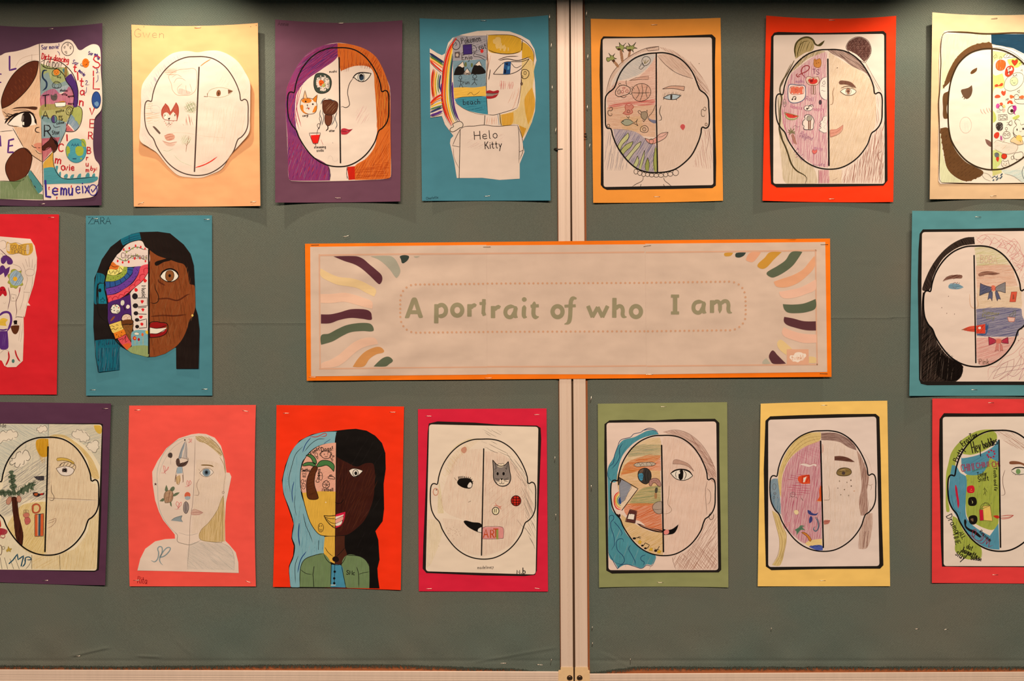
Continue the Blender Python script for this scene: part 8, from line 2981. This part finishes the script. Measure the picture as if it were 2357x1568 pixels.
# ================================================================ mounted portraits
def pts(s): return np.array([float(t) for t in s.split()]).reshape(-1, 2)
WHITE = 'e8ccba'
BLK = '14100e'
CREST = 'children\'s split portraits on the display boards'
CARDS = [
 dict(k='star', label='leftmost portrait of the top row on dark purple card, large eye and words all around', c=[(-65, 52), (235.6, 53), (233.8, 472.7), (-60, 471)], col='4c2c3a', lifts=(8, 9, 7, 7), sag=(10, 0, 3, 0),
   st=[(116.5, 66.4, 6), (96.8, 469.5, 3)], crop=(0, 40, 3.4087), sh=(0.4, 1.0, 2.0, 1.0),
   out='-180 300 0 300 40 280 130 265 220 240 310 207 400 203 480 195 520 175 560 180 590 215 625 258 680 230 730 210 775 225 790 290 790 400 800 560 795 720 745 790 735 880 730 1000 745 1110 775 1150 782 1180 770 1300 760 1380 700 1415 340 1435 0 1425 -180 1420', sm=1, paper=WHITE),
 dict(k='dome', label='round cut out pencil face on pale cream card under the brightest light', c=[(302.5, 56.7), (593.5, 53), (599.5, 474), (308, 475.7)], col='e69a62', lifts=(4, 9, 8, 4), sag=(5, 0, 1, 0),
   st=[(455, 63, 4), (324.3, 467.7, 20), (583.4, 464.5, 5)], brass=1, crop=(290, 40, 3.4087), sh=(0.5, 10, 10, 0.5),
   out='350 290 420 268 490 264 560 274 640 262 720 262 800 290 880 350 940 440 972 510 975 600 972 800 965 905 900 990 820 1080 750 1190 660 1235 590 1258 500 1256 410 1240 340 1180 290 1120 240 1060 180 1020 110 965 112 850 118 700 125 540 180 450 250 370', sm=1, paper=WHITE,
   card='@pencilled_name | pencilled name in the top left corner\nT 8a7458 4 62 2 62 92 Gwen ~235\nS 8a7458 4 140 74 95 90 978 73 1022 62'),
 dict(k='redhead', label='portrait on purple card with half purple and half orange hair', c=[(633.4, 44.6), (926.3, 46.6), (921.4, 463.7), (633.4, 466.3)], col='643844', lifts=(7, 8, 9, 11), sag=(7, 0, 1, 0),
   st=[(784.3, 53.4, 4), (777.7, 455.7, 0)], crop=(620, 30, 3.5), sh=(0.4, 0.8, 0.8, 3.0),
   out='545 240 640 250 760 285 850 345 905 430 950 540 970 600 975 700 975 900 978 1100 980 1300 968 1330 800 1345 480 1355 175 1352 155 1330 150 1200 140 950 132 800 135 640 150 580 190 490 250 390 330 310 440 260', sm=1, paper=WHITE,
   card='@pencilled_name | faint pencilled name in the top left corner\nT 2a1820 3 32 3 70 68 Annie ~85'),
 dict(k='rainbow', label='portrait on teal card of a blond half face with rainbow ears and white shirt', c=[(965.7, 42), (1262, 34.9), (1267.4, 461.7), (971.4, 462.3)], col='40757a', lifts=(6, 8, 7, 5), sag=(6, 0, 0, 0),
   st=[(1112.9, 47.7, 0), (1121.4, 451.4, 4)], crop=(950, 30, 3.5), sh=(0.4, 2.5, 0.8, 0.5),
   out='137 285 200 325 235 340 262 325 285 240 320 200 400 172 520 145 620 140 780 148 870 180 940 220 980 290 997 380 975 470 985 560 990 680 985 790 960 880 905 1000 885 1040 900 1120 862 1215 862 1335 700 1345 560 1328 355 1330 335 1200 300 1050 305 1015 328 990 260 900 235 830 142 843', sm=0, paper=WHITE,
   card='@pencilled_name | small name in the bottom left corner\nT 10303a 3 20 -6 106 1484 Charlotte ~98'),
 dict(k='palms', label='portrait on light orange card with palm trees on the hair and reeds on the chin', c=[(1359.7, 43), (1658.6, 41), (1664.3, 462), (1365.4, 467)], col='fe8c32', lifts=(3, 3, 3, 4), sag=(2.5, 0, 1.5, 0),
   st=[(1505.7, 57, 2), (1512, 453, 0)], crop=(1350, 30, 3.5), sh=(0.35, 0.3, 0.3, 0.3),
   out='115 215 135 188 400 192 700 185 1010 172 1040 200 1035 400 1038 900 1045 1200 1042 1390 1015 1410 700 1418 165 1425 135 1410 115 1385 118 1000 105 500 108 300', sm=0, paper=BLK),
 dict(k='buns', label='portrait on red card with two hair buns, pink half face and brown eye', c=[(1763.6, 35.7), (2062.9, 36.3), (2056, 465), (1755, 462)], col='f63004', lifts=(7, 6, 4, 5), sag=(7, 0, 2, 0),
   st=[(1915, 46.3, 0), (1914, 458, 2)], crop=(1745, 30, 3.5), sh=(0.35, 0.3, 0.3, 0.3),
   out='105 190 130 158 160 152 500 160 760 155 1010 145 1033 165 1032 600 1040 1000 1043 1350 1010 1390 600 1400 150 1405 105 1375 97 1200 90 800 98 500', sm=0, paper=BLK),
 dict(k='doodles', label='portrait on pale cream card at the top right, tiny doodles on one half', c=[(2146, 28.3), (2441, 28), (2438, 458), (2139.9, 458.6)], col='d8a878', lifts=(13, 12, 9, 11), sag=(7, 0, 0, 0),
   st=[(2288.4, 42, 4), (2286.4, 450.9, 3)], brass=1, crop=(2107, 20, 3.5), sh=(0.4, 1.5, 1.5, 0.5),
   out='235 180 260 176 420 190 612 200 900 188 1140 182 1142 1412 900 1405 500 1412 200 1412 185 1390 185 1000 192 650 190 400 205 230', sm=0, paper=WHITE),
 dict(k='ticket', label='portrait on crimson card cut by the left edge, with a yellow ticket and blue flower', c=[(-160, 492), (136, 493.6), (130.6, 908.6), (-165, 908)], col='cc1820', lifts=(2, 3, 3, 2), bulge=1.5, sag=(0, 0, 0, 0),
   st=[(118.3, 500.7, 0)], crop=(0, 485, 3.5), sh=(0.4, 0.5, 1.5, 0.5),
   out='-480 215 0 208 120 218 245 228 280 285 298 380 295 470 270 600 225 740 245 765 218 765 205 830 198 860 190 845 192 1000 188 1100 184 1210 130 1260 60 1262 35 1250 15 1210 -60 1180 -480 1170', sm=0, paper=WHITE),
 dict(k='festive', label='portrait on teal card with brown half face, black hair and ice cream cone', c=[(197.7, 496.6), (488, 495.7), (488.6, 910.9), (198, 911)], col='427577', lifts=(2, 2, 3, 3), bulge=1.5, sag=(0, 0, 0, 0),
   st=[(219, 503.4, 0), (476.3, 505, 0), (213.7, 897.7, 0), (471.4, 896, 0)], crop=(180, 480, 3.5), sh=(0.5, 3.0, 3.0, 9.0),
   out='345 245 430 205 500 190 640 186 740 200 850 290 905 365 932 460 940 620 945 800 965 860 978 980 970 1290 790 1292 788 1122 780 1120 700 1170 620 1195 560 1198 430 1165 330 1105 332 1300 160 1320 140 1200 122 950 130 560 150 515 190 410 260 310', sm=0, paper=WHITE,
   card='@pencilled_name | name in capitals in the top left corner\nT 14303a 5 56 0 82 70 ZARA ~180'),
 dict(k='bows', label='portrait on teal card at the right edge with black crayon hair and blue bow', c=[(2099.6, 485.3), (2399, 484), (2394, 911), (2093, 911.6)], col='50807c', lifts=(9, 8, 6, 8), sag=(1, 0, 0, 0),
   st=[(2251.3, 499.3, 0), (2242.7, 897.3, 0)], crop=(2077, 475, 3.5), sh=(0.35, 0.3, 0.3, 0.3),
   out='140 220 165 186 600 182 900 175 1080 174 1078 1440 700 1440 200 1442 150 1430 135 1395 130 1000 125 600 130 350', sm=0, paper=BLK),
 dict(k='seaside', label='portrait on dark purple card at the bottom left with palm tree and clouds', c=[(-45, 925), (255.7, 929), (242, 1347.6), (-56, 1338)], col='522a3c', lifts=(5, 6, 7, 5), sag=(0, 0, 1.5, 0),
   st=[(242, 940.7, 0), (104.3, 1336.7, 7)], crop=(0, 915, 3.5), sh=(0.35, 0.4, 0.8, 0.3),
   out='-110 208 400 210 800 208 828 215 822 500 815 900 805 1200 795 1390 760 1405 500 1400 -110 1385', sm=0, paper=BLK),
 dict(k='shoulders', label='cut out head and shoulders in pale pencil on coral pink card', c=[(297.4, 933.9), (589, 932.4), (589, 1350.4), (298.3, 1350)], col='fa4c3c', lifts=(2, 2, 3, 3), bulge=1.5, sag=(0, -3, 0, -3),
   st=[(316.6, 944, 0), (565, 946.4, -10), (313.7, 1336, 2), (571.4, 1339.6, -20)], crop=(280, 915, 3.5), sh=(0.4, 1.0, 1.0, 0.5),
   out='620 290 680 295 750 325 800 390 830 500 845 605 870 608 884 640 870 710 840 850 832 1000 835 1155 870 1190 920 1250 940 1330 943 1415 700 1408 400 1400 127 1395 150 1300 190 1220 270 1160 350 1142 430 1138 428 1105 400 1070 335 990 300 920 270 830 250 700 246 600 290 510 360 410 460 330 560 298', sm=0, paper=WHITE,
   card='@pencilled_name | dark pencilled name in the bottom left corner\nT 8a1018 5 56 6 130 1440 Rita ~80'),
 dict(k='duo', label='portrait on bright red card, blue hair on one half and black hair on the other', c=[(636.4, 932.6), (930, 936), (922.4, 1358.6), (628.3, 1351.4)], col='f32a00', lifts=(2, 2, 5, 5), bulge=1.0, sag=(0, 0, -1, 1),
   st=[(658.7, 951.4, 0), (904, 949, 0)], crop=(615, 920, 3.5), sh=(0.4, 0.4, 0.4, 0.5),
   out='560 250 640 240 715 235 800 250 870 290 925 350 952 430 955 560 938 680 942 880 930 980 872 1060 895 1130 905 1290 888 1360 892 1430 905 1522 600 1518 188 1512 175 1400 175 1340 208 1260 215 1180 195 1120 200 1060 212 1000 175 890 130 760 118 650 145 530 190 420 260 330 360 280 460 258', sm=0, paper=WHITE),
 dict(k='artcat', label='portrait on crimson card beside the post with a grey cat head on the brow', c=[(962, 942), (1258, 940.4), (1261.4, 1362), (964, 1361.3)], col='d01630', lifts=(2, 2, 2, 2), bulge=1.2, sag=(0, 0, 0, 0),
   st=[(986.6, 958, -2), (1235.7, 954.7, 2), (987.7, 1355.6, 2), (1237, 1355, -10)], crop=(950, 925, 3.5), sh=(0.35, 0.3, 0.3, 0.3),
   out='130 175 200 158 500 168 700 185 1000 192 1030 210 1035 300 1020 700 1008 1000 1000 1360 985 1395 900 1405 560 1400 300 1388 110 1380 80 1345 85 1150 100 800 112 500 120 250', sm=0, paper=BLK),
 dict(k='spacey', label='portrait on olive green card with wavy teal hair', c=[(1376, 929.6), (1673.7, 926), (1676.6, 1352.6), (1378.9, 1352.6)], col='88824e', lifts=(4, 4, 4, 4), sag=(0, 0, -2, 0),
   st=[(1526.6, 936.4, 0), (1520, 1341.3, 0)], crop=(1360, 915, 3.5), sh=(0.35, 0.3, 0.3, 0.3),
   out='110 215 150 185 300 180 500 185 700 175 1000 172 1035 205 1035 500 1045 1000 1050 1390 1030 1410 600 1412 170 1420 125 1395 118 1000 108 500', sm=0, paper=BLK),
 dict(k='freckly', label='portrait on golden yellow card with a freckled cheek and pink half face', c=[(1750.9, 929.4), (2042.3, 922.6), (2048.9, 1349.7), (1744, 1350)], col='f6b45a', lifts=(4, 4, 4, 4), sag=(-1, 0, 0, 0),
   st=[(1897, 932.9, 0), (1893.4, 1336.9, 0)], crop=(1730, 910, 3.5), sh=(0.35, 0.3, 0.3, 0.3),
   out='112 205 150 170 400 160 700 152 1000 150 1030 175 1040 500 1050 1000 1062 1370 1035 1398 600 1400 160 1410 115 1380 105 1000 98 600', sm=0, paper=BLK),
 dict(k='hey', label='portrait on coral red card at the bottom right, half lime and blue', c=[(2146, 917.6), (2446, 919), (2444, 1344), (2145, 1342.3)], col='dc3632', lifts=(4, 4, 4, 4), sag=(0, 0, 0, 0),
   st=[(2281, 927.3, 0), (2290.7, 1323.3, 0)], crop=(2107, 905, 3.5), sh=(0.35, 0.3, 0.3, 0.3),
   out='195 210 230 162 500 165 900 162 1160 160 1160 1408 800 1402 450 1402 215 1398 205 1200 200 900 190 500', sm=0, paper=BLK),
]
for cd in CARDS:
    s = Sheet(cd['c'], cd['lifts'], cd.get('bulge', 0.0), cd.get('base', 2.2), cd['sag'], cd['sh'])
    bl, br = cd['c'][3], cd['c'][2]
    root = thing('mounted_portrait', cd['label'], 'artwork', P((bl[0] + br[0]) / 2, (bl[1] + br[1]) / 2, 0.002), CREST)
    s.plate('backing_card', s.outline(), paper_mat(cd['col']), root, s.h, 0.3)
    ox, oy, sc = cd['crop']
    o = pts(cd['out']) / sc + (ox, oy)
    o = catmull(o, True, 5) if cd['sm'] else resample(o, True, 6)
    sheet = s.plate('drawing_sheet', o, paper_mat(cd['paper'], 'drawing'), root, lambda q: s.h(q) + s.hs(q), 0.2)
    s.clip = o
    draw(s, root, sheet, ox, oy, sc, D[cd['k']])
    s.clip = None
    if 'card' in cd: draw(s, root, root, ox, oy, sc, cd['card'], False)
    for (x, y, a) in cd['st']: staple(root, s, x, y, a)

# ================================================================ the title banner
def banner():
    c = [(702, 561.2), (1910.5, 549.2), (1914, 867.8), (706, 876.6)]
    b = Sheet(c, (1.5, 2, 3.5, 2), 0, 5.6, (0, 0, 0, 0), (0.4, 0, 0, 0), wr=1.3)
    root = thing('title_banner', 'wide orange edged banner reading A portrait of who I am', 'banner', P(1310, 872, 0.005))
    b.plate('backing_card', b.outline(), paper_mat('fb6a06'), root, b.h, 0.3)
    A = (690, 535, 3.7413); B = (1300, 535, 3.7413)
    G = '988a6c'; TAN = 'd8a488'; DOT = 'd09a7a'
    def sheet(cs, h0, lists, label):
        s = Sheet(c, (1.5, 2, 3.5, 2), 0, 5.6, (0, 0, 0, 0), (h0, 0, 0, 0), wr=1.3)
        o = resample(np.array(cs, float), True, 6)
        p = s.plate('banner_sheet', o, paper_mat('d8b8a4', 'banner'), root, lambda q: s.h(q) + s.hs(q), 0.15)
        p['label'] = label
        for (org, src) in lists: draw(s, root, p, *org, src)
    def dots(x0, x1, y0, y1, n):
        return ' '.join('%.1f %.1f' % (x0 + (x1 - x0) * i / (n - 1), y0 + (y1 - y0) * i / (n - 1)) for i in range(n))
    s1 = '''
@printed_frame
K %(T)s 14 1 1607 183 800 188 168 197
K %(T)s 12 1 168 190 175 1175
K %(T)s 12 1 168 1176 800 1168 1610 1160
@stripe | dark plum wavy stripe
F 5c2f38 1 0 290 207 480 205 540 225 600 275 660 325 705 370 710 412 690 446 672 440 600 370 530 310 470 275 380 245
@stripe | grey wavy stripe
F a9a08e 1 0 608 206 780 204 820 230 845 270 865 320 862 352 835 392 818 380 775 320 720 265 670 230
@stripe | dark green stub
F 36403a 1 0 864 204 938 203 932 235 905 260 882 266 872 235
@stripe | grey stub
F b0a490 1 0 980 206 1034 204 1015 216 992 217
@stripe | sand wavy stripe
F e6c08e 1 0 180 310 260 355 340 385 440 395 530 420 600 455 650 485 658 515 640 553 570 520 500 482 420 465 330 452 260 425 180 375
@stripe | pale pink wavy stripe
F e8b89e 1 0 178 532 280 530 380 520 460 535 540 560 615 590 628 615 624 658 560 645 470 618 380 598 280 608 180 608
@stripe | dark plum stripe at mid height
F 5c2f38 1 0 182 706 260 706 340 690 430 664 510 660 580 668 612 690 620 725 618 753 540 745 440 737 340 755 260 783 182 785
@stripe | dark green wavy stripe
F 5c624c 1 0 184 888 250 872 320 835 400 800 490 783 570 780 612 790 634 820 632 850 540 850 440 860 370 890 280 940 184 968
@stripe | pale pink stripe near the foot
F e8b89e 1 0 186 1130 260 1100 330 1060 400 1000 470 945 550 912 620 905 655 918 674 962 600 975 530 1000 460 1050 400 1105 320 1155 186 1170
@stripe | ochre stripe near the foot
F cc8a50 1 0 456 1158 500 1090 560 1030 630 995 680 986 712 1000 725 1030 660 1050 600 1090 550 1155
@stripe | dark green stripe at the foot
F 5c624c 1 0 636 1155 680 1110 720 1080 760 1070 790 1085 802 1108 770 1135 740 1155
@dotted_frame
S %(D)s 9.5 957 455 919 475 889 505 871 543 865 585 865 621 865 658 865 692 866 728 873 771 892 808 921 838 960 858
S %(D)s 9.5 ''' + dots(998, 1578, 449, 443, 16) + '''
S %(D)s 9.5 ''' + dots(1001, 1581, 864, 858, 16) + '''
@letter | capital letter A
G %(G)s 1 0 904 734 962 575 972 562 990 560 990 606 944 730 936 738 910 739
G %(G)s 1 0 986 560 1000 562 1010 574 1061 729 1054 736 1030 738 1022 730 983 606
G %(G)s 1 0 946 704 956 671 1012 671 1026 704
@letter | letter p
K %(G)s 38 1 1177 622 1175 780
L %(G)s 36 1 1182 652 1205 628 1235 628 1257 656 1255 695 1232 718 1200 720 1182 708
@letter | letter o
O %(G)s 37 1 1356 670 43 47
@letter | letter r
K %(G)s 38 1 1461 622 1461 722
L %(G)s 34 1 1470 655 1490 632 1520 624
@letter | letter t cut by the sheet edge
K %(G)s 32 1 1586 578 1580 700
K %(G)s 32 1 1582 690 1590 714
K %(G)s 26 1 1550 613 1600 611
'''
    s2a = '''
@printed_frame
K %(T)s 14 1 1612 182 2357 177 2966 170
K %(T)s 13 1 1616 1158 2357 1156 2986 1150
@dotted_frame
S %(D)s 9.5 ''' + dots(1617, 2961, 441, 435, 35) + '''
S %(D)s 9.5 ''' + dots(1620, 2968, 857, 852, 35) + '''
@letter | letter r
K %(G)s 38 1 1664 638 1664 735
L %(G)s 34 1 1673 670 1695 648 1728 638
@letter | letter a
L %(G)s 34 1 1852 642 1815 638 1782 655 1770 690 1784 722 1818 730 1842 702 1854 655
L %(G)s 36 1 1862 640 1852 700 1858 724 1874 731
@letter | letter i
E %(G)s 1 0 1933 578 21 20
L %(G)s 37 1 1934 632 1929 700 1935 726 1953 730
@letter | letter t
L %(G)s 36 1 2020 600 2012 690 2018 722 2036 732 2056 727
K %(G)s 28 1 1990 636 2056 632
@letter | letter o
O %(G)s 37 1 2220 683 43 47
'''
    s2b = '''
@letter | letter f
L %(G)s 36 1 98 570 72 566 54 590 50 640 44 740 30 778 0 790
K %(G)s 26 1 0 636 92 632
@letter | letter w
K %(G)s 34 1 201 636 238 728
K %(G)s 34 1 238 728 284 646
K %(G)s 34 1 284 646 324 728
K %(G)s 34 1 324 728 368 636
@letter | letter h
K %(G)s 38 1 428 568 426 732
L %(G)s 34 1 434 668 460 637 488 640 500 670 498 708 510 727 530 729
@letter | letter o
O %(G)s 37 1 613 682 43 47
'''
    s3 = '''
@printed_frame
K %(T)s 14 1 700 173 1400 165 2166 156
K %(T)s 13 1 2160 150 2166 800 2174 1142
K %(T)s 13 1 710 1153 1400 1146 2176 1138
@stripe | mustard stub
F cc9038 1 0 1376 178 1450 175 1432 200 1395 207 1374 200
@stripe | dark green stub
F 36403a 1 0 1475 178 1560 174 1545 198 1510 216 1480 215 1468 205
@stripe | pale orange short stripe
F e2a07e 1 0 1598 174 1690 172 1660 215 1620 255 1580 250 1560 235
@stripe | mustard stripe
F cc9038 1 0 1765 172 1868 170 1800 235 1740 300 1700 315 1660 295 1665 270 1720 220
@stripe | dark green curved stripe
F 5c624c 1 0 1955 168 2046 168 2010 225 1960 290 1880 350 1800 388 1770 385 1738 360 1745 340 1830 290 1900 240
@stripe | pale orange curved stripe
F e2a07a 1 0 2150 202 2152 295 2080 380 2000 440 1920 470 1850 474 1815 460 1800 425 1870 400 1960 370 2050 320 2110 250
@stripe | pale pink curved stripe
F e8b49c 1 0 2160 405 2160 490 2080 530 1980 562 1890 568 1855 545 1845 512 1930 498 2040 470
@stripe | dark green stripe at mid height
F 5c624c 1 0 2160 573 2160 652 2090 685 2000 696 1920 690 1888 660 1878 618 1960 622 2060 612
@stripe | dark plum stripe
F 5c3338 1 0 2162 766 2164 845 2080 843 1980 820 1910 795 1886 765 1890 728 1960 740 2060 765
@stripe | pale pink stripe below the plum one
F e8b29a 1 0 2165 880 2168 950 2060 952 1960 925 1890 895 1870 860 1885 817 1950 845 2050 872
@stripe | sand stripe
F e2bd86 1 0 1828 960 1850 926 1880 935 1958 1005 1912 1008 1910 1058 1850 1010
@stripe | sand end beside the tile
F e2bd86 1 0 2102 1070 2162 1080 2162 1126 2102 1126
@stripe | dark plum stripe at the foot
F 5c3338 1 0 1758 1068 1770 1035 1792 1016 1830 1055 1905 1130 1795 1132 1768 1100
@stripe | grey stripe at the foot
F b8ac98 1 0 1704 1132 1706 1108 1735 1083 1772 1130
@maker_logo | small peach tile with a white cloud mark
G dfa486 1 0 1912 1007 2100 1007 2101 1138 1912 1140
F efd8ca 1 0 1936 1080 1945 1058 1970 1060 1982 1040 2010 1032 2040 1036 2052 1044 2074 1046 2078 1068 2062 1082 2055 1100 2030 1104 2008 1120 1985 1112 1965 1112 1950 1095
T dfa486 5 42 -3 1950 1060 twinkl ~104
@dotted_frame
S %(D)s 9.5 ''' + dots(711, 1415, 434, 424, 19) + '''
S %(D)s 9.5 1458 430 1498 449 1529 479 1548 516 1556 558 1557 594 1558 631 1558 667 1558 704 1553 746 1534 785 1503 815 1465 835
S %(D)s 9.5 ''' + dots(717, 1424, 852, 843, 19) + '''
@letter | capital letter I
K %(G)s 38 1 950 555 950 690
K %(G)s 27 1 917 549 982 549
K %(G)s 27 1 917 694 982 694
@letter | letter a
L %(G)s 34 1 1192 602 1152 597 1120 612 1108 650 1122 683 1158 691 1182 662 1193 615
L %(G)s 36 1 1201 600 1192 662 1198 684 1216 692
@letter | letter m
K %(G)s 37 1 1268 588 1268 690
L %(G)s 33 1 1274 625 1300 597 1326 600 1337 630 1335 692
L %(G)s 33 1 1342 622 1368 594 1398 596 1410 625 1408 662 1417 687 1438 692
'''
    k = dict(G=G, T=TAN, D=DOT)
    sheet([(714, 568.4), (1119.5, 563.9), (1120.9, 862.4), (716, 866.4)], 0.75, [(A, s1 % k)], 'creased left sheet of the banner')
    sheet([(1118.8, 565), (1486.3, 562.4), (1489.2, 861.9), (1120.2, 861.6)], 0.4, [(A, s2a % k), (B, s2b % k)], 'middle sheet of the banner')
    sheet([(1485.2, 561.2), (1899.5, 557.2), (1904, 856.5), (1488.3, 862.1)], 0.75, [(B, s3 % k)], 'right sheet of the banner')
    for (x, y, a, m) in ((725, 564.3, 2, BRASSY), (1120.5, 568.8, 2, BRASSY), (1490, 566.5, 8, BRASSY), (1897.5, 563.2, 1, BRASSY), (719, 868.5, 0, STEEL), (1124, 870.3, 2, STEEL), (1495, 862.2, 0, STEEL), (1896, 860.5, -2, BRASSY)):
        staple(root, b, x, y, a, 17, m)
banner()
